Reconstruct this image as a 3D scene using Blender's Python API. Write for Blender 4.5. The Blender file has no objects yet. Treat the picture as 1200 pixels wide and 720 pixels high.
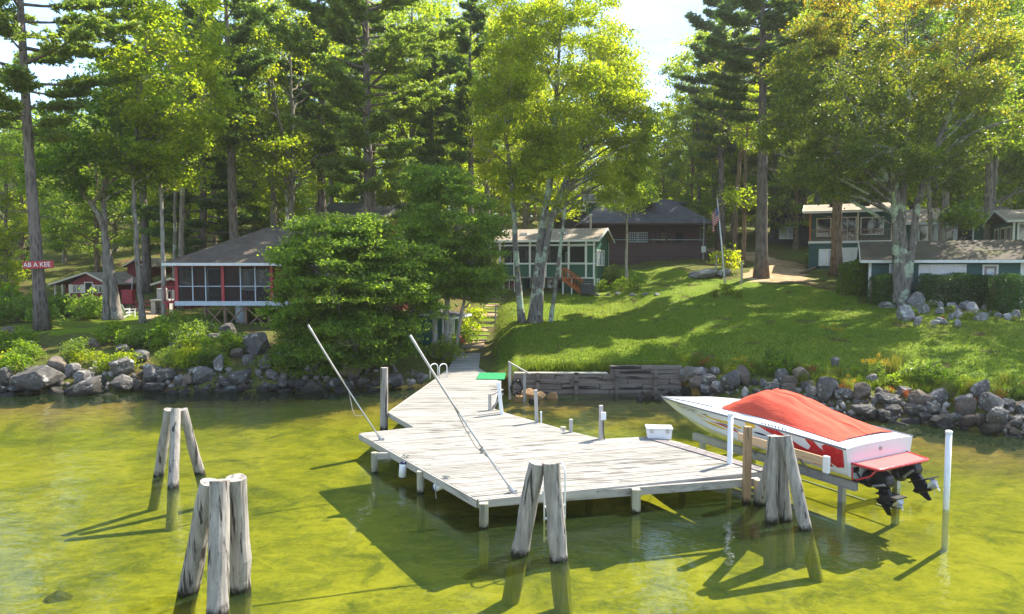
SKY_STRENGTH = 0.15
SUN_STRENGTH = 2.9
EXPOSURE = 2.15
HAZE = 0.00035
import bpy, bmesh, math, random
import numpy as np
from mathutils import Vector, Matrix, noise as mnoise
R = math.radians
PI = math.pi
scene = bpy.context.scene
COL = scene.collection
rng = np.random.default_rng(7)
rnd = random.Random(11)

# ------------------------------------------------------------------ camera maths (pixels of the 1200x720 photograph)
CAM_H = 6.0
PITCH = R(3.5)
FOC = 800.0
CP, SP = math.cos(PITCH), math.sin(PITCH)
def ray(x, y):
    cx, cy = (x - 600) / FOC, (360 - y) / FOC
    return Vector((cx, cy * SP + CP, cy * CP - SP))
def at_z(x, y, Z):
    d = ray(x, y); t = (Z - CAM_H) / d.z
    return Vector((0, 0, CAM_H)) + d * t
def at_d(x, y, Y):
    d = ray(x, y); t = Y / d.y
    return Vector((0, 0, CAM_H)) + d * t

# ------------------------------------------------------------------ scene bookkeeping
def tag(o, label=None, cat=None, group=None, kind=None):
    if label: o['label'] = label
    if cat: o['category'] = cat
    if group: o['group'] = group
    if kind: o['kind'] = kind
    return o
def empty(name, loc=(0, 0, 0), rz=0.0, label=None, cat=None, group=None):
    o = bpy.data.objects.new(name, None); COL.objects.link(o)
    o.location = loc; o.rotation_euler = (0, 0, rz); o.empty_display_size = 0.2
    return tag(o, label, cat, group)
def link_mesh(name, me, mats, parent=None, smooth=False):
    if not isinstance(mats, (list, tuple)): mats = [mats]
    if not me.materials:
        for m in mats: me.materials.append(m)
    if smooth and len(me.polygons):
        me.polygons.foreach_set('use_smooth', np.ones(len(me.polygons), dtype=bool))
    o = bpy.data.objects.new(name, me); COL.objects.link(o)
    if parent is not None: o.parent = parent
    return o
KIDS = {}
def copy_tree(o, parent=None):
    c = o.copy(); COL.objects.link(c)
    if parent is not None: c.parent = parent
    for ch in list(o.children): copy_tree(ch, c)
    return c

# ------------------------------------------------------------------ mesh building
class MB:
    def __init__(s): s.v = []; s.f = []; s.m = []; s.mat = 0
    def add(s, vs, fs, mat=None):
        b = len(s.v); s.v += [tuple(v) for v in vs]
        for f in fs: s.f.append(tuple(b + i for i in f)); s.m.append(s.mat if mat is None else mat)
    def box(s, x0, x1, y0, y1, z0, z1, mat=None):
        vs = [(x, y, z) for z in (z0, z1) for y in (y0, y1) for x in (x0, x1)]
        s.add(vs, [(0, 2, 3, 1), (4, 5, 7, 6), (0, 1, 5, 4), (2, 6, 7, 3), (0, 4, 6, 2), (1, 3, 7, 5)], mat); return s
    def bar(s, a, b, w, h=None, up=(0, 0, 1), mat=None):
        a, b = Vector(a), Vector(b); h = w if h is None else h
        d = (b - a).normalized(); up = Vector(up)
        if abs(d.dot(up)) > .98: up = Vector((0, 1, 0))
        x = d.cross(up).normalized() * (w / 2); z = x.cross(d).normalized() * (h / 2)
        vs = [p + sx * x + sz * z for p in (a, b) for sx, sz in ((-1, -1), (1, -1), (1, 1), (-1, 1))]
        s.add(vs, [(3, 2, 1, 0), (4, 5, 6, 7), (0, 1, 5, 4), (1, 2, 6, 5), (2, 3, 7, 6), (3, 0, 4, 7)], mat); return s
    def tube(s, pts, rad, n=8, cap=True, mat=None):
        pts = [Vector(p) for p in pts]
        if not isinstance(rad, (list, tuple)): rad = [rad] * len(pts)
        rings = []; up = Vector((0.31, 0.17, 0.93))
        for i, p in enumerate(pts):
            d = (pts[min(i + 1, len(pts) - 1)] - pts[max(i - 1, 0)]).normalized()
            if abs(d.dot(up)) > .97: up = Vector((0.9, .3, .1)).normalized()
            x = d.cross(up).normalized(); y = d.cross(x).normalized(); up = -x.cross(d) if False else up
            rings.append([p + (x * math.cos(2 * PI * k / n) + y * math.sin(2 * PI * k / n)) * rad[i] for k in range(n)])
        vs = [v for r in rings for v in r]; fs = []
        for i in range(len(pts) - 1):
            for k in range(n):
                a, b = i * n + k, i * n + (k + 1) % n
                fs.append((a, b, b + n, a + n))
        if cap: fs.append(tuple(range(n - 1, -1, -1))); fs.append(tuple((len(pts) - 1) * n + k for k in range(n)))
        s.add(vs, fs, mat); return s
    def prism(s, poly, lo, hi, axis='y', mat=None):
        n = len(poly)
        def P(a, b, t): return {'y': (a, t, b), 'x': (t, a, b), 'z': (a, b, t)}[axis]
        vs = [P(a, b, lo) for a, b in poly] + [P(a, b, hi) for a, b in poly]
        fs = [tuple(range(n - 1, -1, -1)), tuple(range(n, 2 * n))] + [(i, (i + 1) % n, n + (i + 1) % n, n + i) for i in range(n)]
        s.add(vs, fs, mat); return s
    def poly(s, pts, mat=None):
        s.add(pts, [tuple(range(len(pts)))], mat); return s
    def slab(s, pts, t, mat=None):
        """a flat polygon given thickness t straight down"""
        n = len(pts); vs = [tuple(p) for p in pts] + [(p[0], p[1], p[2] - t) for p in pts]
        s.add(vs, [tuple(range(n)), tuple(range(2 * n - 1, n - 1, -1))] + [(i, n + i, n + (i + 1) % n, (i + 1) % n) for i in range(n)], mat); return s
    def lathe(s, prof, c=(0, 0, 0), n=16, mat=None):
        vs = []; fs = []
        for r, z in prof:
            for k in range(n): vs.append((c[0] + r * math.cos(2 * PI * k / n), c[1] + r * math.sin(2 * PI * k / n), c[2] + z))
        for i in range(len(prof) - 1):
            for k in range(n):
                a, b = i * n + k, i * n + (k + 1) % n; fs.append((a, b, b + n, a + n))
        fs.append(tuple(range(n - 1, -1, -1))); fs.append(tuple((len(prof) - 1) * n + k for k in range(n)))
        s.add(vs, fs, mat); return s
    def build(s, name, mats, parent=None, smooth=False, bevel=0.0, fix=True):
        me = bpy.data.meshes.new(name); me.from_pydata(s.v, [], s.f)
        if not isinstance(mats, (list, tuple)): mats = [mats]
        for m in mats: me.materials.append(m)
        if len(mats) > 1: me.polygons.foreach_set('material_index', s.m)
        if fix:
            bm = bmesh.new(); bm.from_mesh(me)
            bmesh.ops.recalc_face_normals(bm, faces=bm.faces)
            if bevel > 0:
                bmesh.ops.bevel(bm, geom=bm.edges[:], offset=bevel, segments=1, affect='EDGES', clamp_overlap=True)
            bm.to_mesh(me); bm.free()
        me.update()
        return link_mesh(name, me, mats, parent, smooth)

def np_mesh(name, V, F):
    """V (n,3) float, F (m,k) int -> mesh, fast"""
    me = bpy.data.meshes.new(name)
    V = np.ascontiguousarray(V, dtype=np.float32); F = np.ascontiguousarray(F, dtype=np.int32)
    m, k = F.shape
    me.vertices.add(len(V)); me.vertices.foreach_set('co', V.ravel())
    me.loops.add(m * k); me.loops.foreach_set('vertex_index', F.ravel())
    me.polygons.add(m); me.polygons.foreach_set('loop_start', np.arange(0, m * k, k, dtype=np.int32))
    me.polygons.foreach_set('loop_total', np.full(m, k, dtype=np.int32))
    me.update(calc_edges=True); me.validate()
    return me
def grid_mesh(name, P):
    """P (a,b,3) grid -> mesh"""
    a, b = P.shape[:2]
    idx = np.arange(a * b).reshape(a, b)
    F = np.stack([idx[:-1, :-1], idx[:-1, 1:], idx[1:, 1:], idx[1:, :-1]], -1).reshape(-1, 4)
    return np_mesh(name, P.reshape(-1, 3), F)
def text_mesh(name, body, size, mat, parent=None, depth=0.004, align='CENTER', spacing=1.0, shear=0.0):
    cu = bpy.data.curves.new(name, 'FONT'); cu.body = body; cu.size = size; cu.extrude = depth
    cu.align_x = align; cu.align_y = 'CENTER'; cu.space_character = spacing; cu.shear = shear
    t = bpy.data.objects.new(name + '_tmp', cu); COL.objects.link(t)
    dg = bpy.context.evaluated_depsgraph_get()
    me = bpy.data.meshes.new_from_object(t.evaluated_get(dg))
    bpy.data.objects.remove(t); me.materials.clear()
    return link_mesh(name, me, mat, parent)

# ------------------------------------------------------------------ materials
class NT:
    def __init__(s, name):
        s.m = bpy.data.materials.new(name); s.m.use_nodes = True
        s.t = s.m.node_tree; s.t.nodes.clear(); s.out = s.t.nodes.new('ShaderNodeOutputMaterial')
    def n(s, typ, ins=None, **kw):
        x = s.t.nodes.new(typ)
        for k, v in kw.items(): setattr(x, k, v)
        for k, v in (ins or {}).items():
            if hasattr(v, 'node'): s.t.links.new(v, x.inputs[k])
            else: x.inputs[k].default_value = v
        return x
    def coord(s, kind='Object', scale=(1, 1, 1), rand=0.0, loc=(0, 0, 0), rot=(0, 0, 0)):
        o = s.n('ShaderNodeTexCoord').outputs[kind]
        if rand:
            r = s.n('ShaderNodeObjectInfo').outputs['Random']
            m = s.n('ShaderNodeMath', {0: r, 1: rand}, operation='MULTIPLY').outputs[0]
            o = s.n('ShaderNodeVectorMath', {0: o, 1: m}, operation='ADD').outputs[0]
        return s.n('ShaderNodeMapping', {'Vector': o, 'Location': loc, 'Rotation': rot, 'Scale': scale}).outputs[0]
    def pos(s, scale=(1, 1, 1), rot=(0, 0, 0)):
        g = s.n('ShaderNodeNewGeometry').outputs['Position']
        return s.n('ShaderNodeMapping', {'Vector': g, 'Scale': scale, 'Rotation': rot}).outputs[0]
    def noise(s, vec, scale, detail=4, rough=.55, dist=0.0):
        return s.n('ShaderNodeTexNoise', {'Vector': vec, 'Scale': scale, 'Detail': detail, 'Roughness': rough, 'Distortion': dist}).outputs['Fac']
    def voro(s, vec, scale, out='Distance', feature='F1', rnd_=1.0):
        return s.n('ShaderNodeTexVoronoi', {'Vector': vec, 'Scale': scale, 'Randomness': rnd_}, feature=feature).outputs[out]
    def ramp(s, fac, stops, interp='LINEAR'):
        r = s.n('ShaderNodeValToRGB', {'Fac': fac}); e = r.color_ramp.elements; r.color_ramp.interpolation = interp
        while len(e) < len(stops): e.new(0.5)
        for el, (p, c) in zip(e, stops):
            el.position = p; el.color = (c, c, c, 1) if isinstance(c, (int, float)) else (*c, 1)
        return r.outputs['Color']
    def mix(s, fac, a, b, mode='MIX'):
        x = s.n('ShaderNodeMix', data_type='RGBA', blend_type=mode)
        for i, v in ((0, fac), (6, a), (7, b)):
            if hasattr(v, 'node'): s.t.links.new(v, x.inputs[i])
            else: x.inputs[i].default_value = v if i == 0 else ((v, v, v, 1) if isinstance(v, (int, float)) else (*v[:3], 1))
        return x.outputs[2]
    def math(s, op, a, b=0.0, clamp=False):
        return s.n('ShaderNodeMath', {0: a, 1: b}, operation=op, use_clamp=clamp).outputs[0]
    def z(s):
        return s.n('ShaderNodeSeparateXYZ', {0: s.n('ShaderNodeNewGeometry').outputs['Position']}).outputs[2]
    def island(s): return s.n('ShaderNodeNewGeometry').outputs['Random Per Island']
    def orand(s): return s.n('ShaderNodeObjectInfo').outputs['Random']
    def bump(s, h, strength=.5, dist=.05, normal=None):
        d = {'Height': h, 'Strength': strength, 'Distance': dist}
        if normal is not None: d['Normal'] = normal
        return s.n('ShaderNodeBump', d).outputs[0]
    def bsdf(s, col, rough=.7, normal=None, spec=.4, metal=0.0, **kw):
        d = {'Base Color': col if hasattr(col, 'node') else (*col, 1), 'Roughness': rough, 'Specular IOR Level': spec, 'Metallic': metal}
        if normal is not None: d['Normal'] = normal
        d.update(kw)
        return s.n('ShaderNodeBsdfPrincipled', d).outputs[0]
    def done(s, sh):
        s.t.links.new(sh, s.out.inputs['Surface']); return s.m

MATS = {}
def simple(name, col, rough=.6, var=.12, scale=6.0, metal=0.0, spec=.4, bump=.0, dirt=None):
    """painted / plain surface with some mottling and wear"""
    if name in MATS: return MATS[name]
    t = NT(name); c = t.coord('Object', rand=37.0)
    n1 = t.noise(c, scale, 5); n2 = t.noise(c, scale * .23, 3)
    lo = tuple(x * (1 - var) for x in col); hi = tuple(min(1, x * (1 + var)) for x in col)
    cc = t.ramp(t.math('ADD', t.math('MULTIPLY', n1, .6), t.math('MULTIPLY', n2, .4)), [(.3, lo), (.7, hi)])
    if dirt: cc = t.mix(t.ramp(t.noise(c, scale * .8, 6, .7), [(.52, 0.0), (.72, .7)]), cc, dirt)
    rr = t.ramp(n1, [(.3, max(0, rough - .08)), (.7, min(1, rough + .08))])
    MATS[name] = t.done(t.bsdf(cc, rr, t.bump(n1, bump, .01) if bump else None, spec, metal)); return MATS[name]

def m_clap(name, col, pitch=.15, var=.15, vertical=False, worn=None):
    """clapboard / plank siding"""
    if name in MATS: return MATS[name]
    t = NT(name); c = t.coord('Object')
    sep = t.n('ShaderNodeSeparateXYZ', {0: c}).outputs
    ax = sep[0] if vertical else sep[2]
    if vertical: ax = t.math('ADD', sep[0], sep[1])
    saw = t.math('FRACT', t.math('MULTIPLY', ax, 1 / pitch))
    row = t.math('FLOOR', t.math('MULTIPLY', ax, 1 / pitch))
    rv = t.n('ShaderNodeTexWhiteNoise', {'W': row}, noise_dimensions='1D').outputs[0]
    n = t.noise(c, 3.0, 6, .6); n2 = t.noise(t.coord('Object', (1, 1, 8)), 2.5, 4)
    f = t.math('ADD', t.math('MULTIPLY', n, .5), t.math('ADD', t.math('MULTIPLY', n2, .25), t.math('MULTIPLY', rv, .25)))
    cc = t.ramp(f, [(.25, tuple(x * (1 - var) for x in col)), (.75, tuple(min(1, x * (1 + var)) for x in col))])
    if worn: cc = t.mix(t.ramp(t.noise(c, 1.7, 6, .7), [(.55, 0.0), (.75, .6)]), cc, worn)
    groove = t.ramp(saw, [(0.0, 0.0), (.1, 1.0), (1.0, .6)])
    MATS[name] = t.done(t.bsdf(cc, .62, t.bump(groove, .6, .02), .35)); return MATS[name]

def m_shingle(name, col, var=.25, moss=None):
    if name in MATS: return MATS[name]
    t = NT(name); c = t.coord('Object')
    br = t.n('ShaderNodeTexBrick', {'Vector': c, 'Scale': 1.0, 'Mortar Size': .012, 'Brick Width': .32, 'Row Height': .14,
             'Color1': (*[x * (1 - var) for x in col], 1), 'Color2': (*[min(1, x * (1 + var)) for x in col], 1), 'Mortar': (*[x * .45 for x in col], 1)})
    n = t.noise(c, 1.1, 5, .6); n2 = t.noise(c, 14, 4)
    cc = t.mix(t.ramp(n, [(.35, 0.0), (.7, .55)]), br.outputs[0], tuple(min(1, x * 1.35) for x in col))
    cc = t.mix(t.ramp(n2, [(.4, 0.0), (.8, .35)]), cc, tuple(x * .5 for x in col))
    if moss: cc = t.mix(t.ramp(t.noise(c, .7, 6, .7), [(.5, 0.0), (.7, .75)]), cc, moss)
    MATS[name] = t.done(t.bsdf(cc, .85, t.bump(br.outputs['Fac'], .3, .02), .2)); return MATS[name]

def m_bark(name, dark, light, lichen=None, lamt=.55, band=None, patch=.9):
    if name in MATS: return MATS[name]
    t = NT(name); c = t.coord('Object', (1, 1, .22), rand=19.0); c2 = t.coord('Object', rand=19.0)
    n = t.noise(c, 9, 6, .65, .6); v = t.voro(c, 7.0)
    f = t.math('ADD', t.math('MULTIPLY', n, .65), t.math('MULTIPLY', v, .45))
    cc = t.ramp(f, [(.3, dark), (.62, light)])
    if lichen:
        l = t.ramp(t.noise(c2, patch, 5, .6), [(lamt, 0.0), (lamt + .05, 1.0)])
        l = t.math('MULTIPLY', l, t.ramp(t.noise(c2, 9, 4), [(.35, .2), (.55, 1.0)]))
        cc = t.mix(l, cc, lichen)
    if band:
        b = t.ramp(t.noise(t.coord('Object', (1, 1, 6), rand=19.0), 1.6, 4), [(.58, 0.0), (.64, 1.0)])
        cc = t.mix(b, cc, band)
    MATS[name] = t.done(t.bsdf(cc, .9, t.bump(f, .9, .05), .15)); return MATS[name]

def m_leaf(name, cols, trans=.5, tcol=None, scale=.35, gloss=.45, zturn=None):
    """two-sided leaf: cols = ramp colours mixed per leaf and per region; trans = share of light let through"""
    if name in MATS: return MATS[name]
    t = NT(name); c = t.coord('Object', rand=53.0)
    f = t.math('ADD', t.math('MULTIPLY', t.noise(c, scale, 3), .62), t.math('MULTIPLY', t.island(), .38))
    f = t.math('ADD', f, t.math('MULTIPLY', t.math('SUBTRACT', t.orand(), .5), .16))
    if zturn:                                                # leaves turn first in the upper crown
        oz = t.n('ShaderNodeSeparateXYZ', {0: t.n('ShaderNodeTexCoord').outputs['Object']}).outputs[2]
        f = t.math('ADD', f, t.math('MULTIPLY', t.math('SUBTRACT', oz, zturn), .022))
    k = len(cols); cc = t.ramp(f, [(.26 + .5 * i / (k - 1), x) for i, x in enumerate(cols)])
    tc = t.mix(1.0, cc, tcol or (1.9, 1.75, .7), 'MULTIPLY')
    d = t.bsdf(cc, gloss, None, .35)
    tr = t.n('ShaderNodeBsdfTranslucent', {'Color': tc}).outputs[0]
    MATS[name] = t.done(t.n('ShaderNodeMixShader', {0: trans, 1: d, 2: tr}).outputs[0]); return MATS[name]

def m_wood(name, dark, light, axis=0, wet_or_shade=None, knots=True, rough=.8, gapdark=.5, fine=18):
    """weathered wood: grain runs along the local axis"""
    if name in MATS: return MATS[name]
    sc = [1, 1, 1]; sc[axis] = .07
    t = NT(name); c = t.coord('Object', tuple(sc), rand=23.0); c2 = t.coord('Object', rand=23.0)
    isl = t.island()
    cofs = t.n('ShaderNodeVectorMath', {0: c, 1: t.math('MULTIPLY', isl, 40.0)}, operation='ADD').outputs[0]
    n = t.noise(cofs, fine, 6, .65, .4); n2 = t.noise(c2, 1.3, 5)
    f = t.math('ADD', t.math('MULTIPLY', n, .55), t.math('ADD', t.math('MULTIPLY', n2, .25), t.math('MULTIPLY', isl, .2)))
    cc = t.ramp(f, [(.32, dark), (.6, light)])
    crack = t.ramp(t.noise(cofs, fine * .8, 4, .55), [(.36, 1.0), (.43, 0.0)])
    cc = t.mix(t.math('MULTIPLY', crack, gapdark), cc, tuple(x * .25 for x in dark))
    if wet_or_shade:
        w = t.math('ADD', t.z(), t.math('MULTIPLY', t.math('SUBTRACT', t.noise(c2, 9, 4), .5), .3))
        cc = t.mix(t.ramp(w, [(0.03, 1.0), (wet_or_shade, 0.0)]), cc, (.016, .014, .010))
        cc = t.mix(t.ramp(t.math('ADD', w, .5), [(.20, 1.0), (.46, 0.0)]), cc, t.ramp(n, [(.3, (.20, .20, .014)), (.7, (.36, .34, .02))]))   # algae below the waterline
    MATS[name] = t.done(t.bsdf(cc, rough, t.bump(f, .7, .02), .25)); return MATS[name]

def m_glass(name='window_glass', tint=(.02, .025, .03), rough=.06):
    if name in MATS: return MATS[name]
    t = NT(name); c = t.coord('Object')
    n = t.noise(c, 1.2, 2)
    MATS[name] = t.done(t.bsdf(t.ramp(n, [(.3, tuple(x * .6 for x in tint)), (.7, tint)]), rough, t.bump(n, .06, .05), .8)); return MATS[name]
def m_screen(name='insect_screen', dens=.36):
    if name in MATS: return MATS[name]
    t = NT(name)
    d = t.bsdf((.02, .022, .024), .5, None, .3); tr = t.n('ShaderNodeBsdfTransparent').outputs[0]
    MATS[name] = t.done(t.n('ShaderNodeMixShader', {0: dens, 1: tr, 2: d}).outputs[0]); return MATS[name]
# ------------------------------------------------------------------ camera, sky, sun
cam = bpy.data.cameras.new('camera'); co = bpy.data.objects.new('camera', cam); COL.objects.link(co)
co.location = (0, 0, CAM_H); co.rotation_euler = (PI / 2 - PITCH, 0, 0)
cam.sensor_width = 36; cam.lens = FOC / 1200 * 36; cam.clip_end = 3000; cam.clip_start = .1
scene.camera = co
SUN_DIR = Vector((.67, .50, 1.0)).normalized()      # towards the sun
elev = math.asin(SUN_DIR.z); azim = math.atan2(SUN_DIR.x, SUN_DIR.y)
w = bpy.data.worlds.new('World'); scene.world = w; w.use_nodes = True
nt = w.node_tree; nt.nodes.clear()
sky = nt.nodes.new('ShaderNodeTexSky'); sky.sky_type = 'NISHITA'; sky.sun_disc = False
sky.sun_elevation = elev; sky.sun_rotation = azim; sky.air_density = 1.0; sky.dust_density = .4; sky.ozone_density = 2.5
bg = nt.nodes.new('ShaderNodeBackground'); bg.inputs['Strength'].default_value = SKY_STRENGTH
wo = nt.nodes.new('ShaderNodeOutputWorld')
# thin high cloud
tc = nt.nodes.new('ShaderNodeTexCoord'); mp = nt.nodes.new('ShaderNodeMapping'); mp.inputs['Scale'].default_value = (1, 1, 2.5)
nz = nt.nodes.new('ShaderNodeTexNoise'); nz.inputs['Scale'].default_value = 2.2; nz.inputs['Detail'].default_value = 7; nz.inputs['Distortion'].default_value = .6
cr = nt.nodes.new('ShaderNodeValToRGB'); cr.color_ramp.elements[0].position = .22; cr.color_ramp.elements[1].position = .62
cr.color_ramp.elements[1].color = (.9, .9, .9, 1)
mx = nt.nodes.new('ShaderNodeMix'); mx.data_type = 'RGBA'; mx.inputs[7].default_value = (.92, 1.14, 1.45, 1)
L = nt.links.new
L(tc.outputs['Generated'], mp.inputs[0]); L(mp.outputs[0], nz.inputs['Vector']); L(nz.outputs['Fac'], cr.inputs[0])
L(cr.outputs[0], mx.inputs[0]); L(sky.outputs[0], mx.inputs[6]); L(mx.outputs[2], bg.inputs[0]); L(bg.outputs[0], wo.inputs[0])
sl = bpy.data.lights.new('sun', 'SUN'); sl.energy = SUN_STRENGTH; sl.angle = R(.5); sl.color = (1.0, .92, .78)
so = bpy.data.objects.new('sun', sl); COL.objects.link(so); so.location = (40, 30, 60)
so.rotation_euler = SUN_DIR.to_track_quat('Z', 'Y').to_euler()
vs = scene.view_settings; vs.view_transform = 'Standard'; vs.look = 'None'; vs.exposure = EXPOSURE; vs.gamma = 1; vs.use_curve_mapping = False
scene.cycles.use_denoising = True
scene.cycles.max_bounces = 12; scene.cycles.transparent_max_bounces = 24; scene.cycles.diffuse_bounces = 8
scene.cycles.caustics_reflective = False; scene.cycles.caustics_refractive = False

# ------------------------------------------------------------------ terrain
SX = [-150, -60, -25, -12, -7.5, -4, -.5, 0, 8, 8.6, 9.5, 13.4, 17.9, 24, 32, 45, 150]
SY = [31, 31, 31.6, 32.6, 33.0, 33.4, 33.2, 32.1, 32.0, 31.3, 29.8, 26.8, 23.9, 20.5, 17.5, 14, 10]
def shore(x):
    x = np.asarray(x, float)
    return np.interp(x, SX, SY) + .22 * np.sin(x * 1.7) * ((x < -4) | (x > 9)) + .12 * np.sin(x * 4.1 + 1) * ((x < -4) | (x > 9))
COLS = {
 -150: [(0, 0), (1, .8), (4, 1.6), (7, 2.3), (30, 2.6), (60, 6), (120, 16), (600, 34)],
 -25: [(0, 0), (1, .75), (2.5, 1.3), (4, 1.7), (7, 2.3), (12, 2.35), (30, 2.7), (45, 5), (90, 14), (600, 34)],
 -18: [(0, 0), (1, .75), (2.5, 1.3), (4, 1.6), (7, 2.0), (12, 2.3), (30, 3.4), (45, 7), (90, 14), (600, 34)],
 -8: [(0, 0), (1.2, .7), (4, 1.3), (10, 2.1), (20, 3.0), (28, 4.2), (40, 7), (80, 14), (600, 34)],
 -3: [(0, .25), (1, .42), (8.6, .52), (10, .85), (17, 2.2), (24, 3.2), (34, 5.8), (80, 14), (600, 34)],
 -1.4: [(0, .5), (.4, .5), (8.6, .54), (10, .9), (17, 2.25), (24, 3.25), (34, 5.8), (80, 14), (600, 34)],
 -.45: [(0, .45), (.4, .5), (2.2, .58), (6, 1.15), (10, 1.7), (17, 2.65), (24, 3.3), (34, 5.8), (80, 14), (600, 34)],
 .2: [(0, .9), (.3, .98), (13, 2.3), (24, 3.38), (26, 3.45), (36, 6.0), (50, 7.5), (80, 14), (600, 34)],
 8: [(0, .9), (.3, 1.05), (13, 2.35), (24, 3.6), (28, 4.0), (35, 6.0), (37, 6.25), (50, 7.2), (80, 13), (600, 34)],
 9: [(0, 0), (1.5, .9), (2.5, 1.1), (13, 2.35), (22, 3.6), (28, 4.2), (36, 6.0), (39, 6.25), (50, 7), (80, 13), (600, 34)],
 12: [(0, 0), (1.2, .7), (2.6, 1.05), (10, 2.2), (22, 3.9), (30, 4.6), (36, 5.6), (40, 6.25), (80, 12), (600, 34)],
 17: [(0, 0), (1.2, .7), (3, 1.05), (12, 2.4), (20, 3.5), (26, 4.5), (33, 5.7), (43, 6.4), (80, 12), (600, 34)],
 24: [(0, 0), (1.2, .75), (3, 1.05), (12, 2.5), (18, 3.3), (22, 4.0), (30, 4.8), (36, 5.7), (46, 6.4), (80, 12), (600, 34)],
 40: [(0, 0), (1.2, .75), (4, 1.1), (18, 2.7), (28, 4.0), (36, 5.2), (44, 6), (90, 12), (600, 34)],
 150: [(0, 0), (1.2, .75), (4, 1.1), (18, 2.7), (28, 4.0), (36, 5.2), (44, 6), (90, 12), (600, 34)],
}
CK = sorted(COLS)
def ground(x, y):
    """terrain height, vectorised"""
    x = np.atleast_1d(np.asarray(x, float)); y = np.atleast_1d(np.asarray(y, float))
    x, y = np.broadcast_arrays(x, y)
    s = y - shore(x)
    H = np.stack([np.interp(s, [p[0] for p in COLS[k]], [p[1] for p in COLS[k]]) for k in CK])
    i = np.clip(np.searchsorted(CK, x) - 1, 0, len(CK) - 2)
    ck = np.array(CK, float); f = np.clip((x - ck[i]) / (ck[i + 1] - ck[i]), 0, 1); f = f * f * (3 - 2 * f)
    h = np.take_along_axis(H, i[None], 0)[0] * (1 - f) + np.take_along_axis(H, (i + 1)[None], 0)[0] * f
    wob = .10 * np.sin(x * .55 + y * .21) * np.sin(y * .47 - x * .13) + .05 * np.sin(x * 1.3 - y * .9)
    h = h + wob * np.clip(s / 6, 0, 1)
    bed = np.interp(s, [-60, -14, -5, -1.2, -.1, 0], [-1.35, -1.05, -.9, -.5, -.25, 0])
    return np.where(s < 0, bed, h)
def gz(x, y): return float(ground(x, y)[0])
def on_ground(px, py, lo=20, hi=140):
    """where the sight line through a pixel meets the ground"""
    d = ray(px, py); prev = None
    Y = np.arange(lo, hi, .1); T = Y / d.y
    Z = CAM_H + d.z * T; G = ground(d.x * T, Y); k = np.argmax(Z <= G) if np.any(Z <= G) else len(Y) - 1
    return Vector((d.x * T[k], Y[k], G[k]))
def s_nodes(vals): return np.array(sorted(set(vals)))
xs = s_nodes(list(np.arange(-150, -50, 5.0)) + list(np.arange(-50, -8, .6)) + list(np.arange(-8, 10, .25)) + list(np.arange(10, 45, .6)) + list(np.arange(45, 151, 5.0)))
ss = s_nodes([0, .15, .3, .5, .8, 1.1, 1.5, 2, 2.5, 3] + list(np.arange(3.5, 50, .7)) + list(np.arange(50, 130, 3.0)) + [140, 160, 200, 260, 340, 460, 600])
Xg, Sg = np.meshgrid(xs, ss); Yg = shore(Xg) + Sg
P = np.stack([Xg, Yg, ground(Xg, Yg + 1e-6)], -1)
rngw = np.random.default_rng(3)
P[..., 2] += rngw.normal(0, .03, P.shape[:2]) * (Sg > 1)
t = NT('forest_floor'); p = t.pos()
n = t.noise(p, .35, 6, .6); n2 = t.noise(p, 3.5, 6, .65); n3 = t.noise(p, 22, 3)
cc = t.ramp(n2, [(.3, (.035, .022, .012)), (.5, (.10, .065, .032)), (.7, (.19, .13, .065))])
cc = t.mix(t.ramp(n, [(.36, 0.0), (.50, .9)]), cc, t.ramp(n2, [(.35, (.04, .07, .012)), (.65, (.12, .16, .02))]))
cc = t.mix(t.ramp(n3, [(.4, 0.0), (.75, .5)]), cc, (.22, .15, .07))
m_floor = t.done(t.bsdf(cc, .95, t.bump(t.math('ADD', n2, t.math('MULTIPLY', n3, .6)), .9, .08), .1))
terrain = link_mesh('terrain', grid_mesh('terrain', P), m_floor, smooth=True); tag(terrain, kind='structure')
# lake bed
ssb = s_nodes(list(-np.array([0, .1, .3, .6, 1, 1.5, 2, 3, 4, 5, 6.5, 8, 10, 12, 14, 17, 20, 25, 30, 40, 60, 100, 200])))
Xg, Sg = np.meshgrid(xs, ssb); Yg = shore(Xg) + Sg
Zb = ground(Xg, Yg - 1e-6)
Zb[-1, :] = P[0, :, 2]                                  # meets the land
Pb = np.stack([Xg, Yg, Zb], -1)
t = NT('lake_bed'); p = t.pos()
n = t.noise(p, .28, 5, .6, .8); n2 = t.noise(t.pos((1, 1.6, 1)), 1.5, 8, .72, .9); n3 = t.noise(p, 9, 6, .7)
f = t.math('ADD', t.math('MULTIPLY', n, .42), t.math('ADD', t.math('MULTIPLY', n2, .38), t.math('MULTIPLY', n3, .20)))
cc = t.ramp(f, [(.36, (.075, .085, .012)), (.46, (.20, .20, .014)), (.55, (.34, .315, .02)), (.66, (.45, .39, .05))])
weed = t.ramp(t.noise(p, .55, 6, .7, 1.2), [(.54, 0.0), (.70, .85)])
cc = t.mix(weed, cc, (.05, .07, .014))
sep = t.n('ShaderNodeSeparateXYZ', {0: t.n('ShaderNodeNewGeometry').outputs['Position']}).outputs
shal = t.ramp(t.math('MULTIPLY', t.math('ADD', sep[2], 1.0), 1.0), [(.12, 0.0), (.5, .85)])
cc = t.mix(shal, cc, t.ramp(n2, [(.35, (.16, .09, .03)), (.65, (.40, .25, .08))]))
m_bed = t.done(t.bsdf(cc, .95, t.bump(n2, .3, .1), .05))
bed = link_mesh('lake_bed', grid_mesh('lake_bed', Pb), m_bed, smooth=True); tag(bed, kind='structure')
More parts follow.
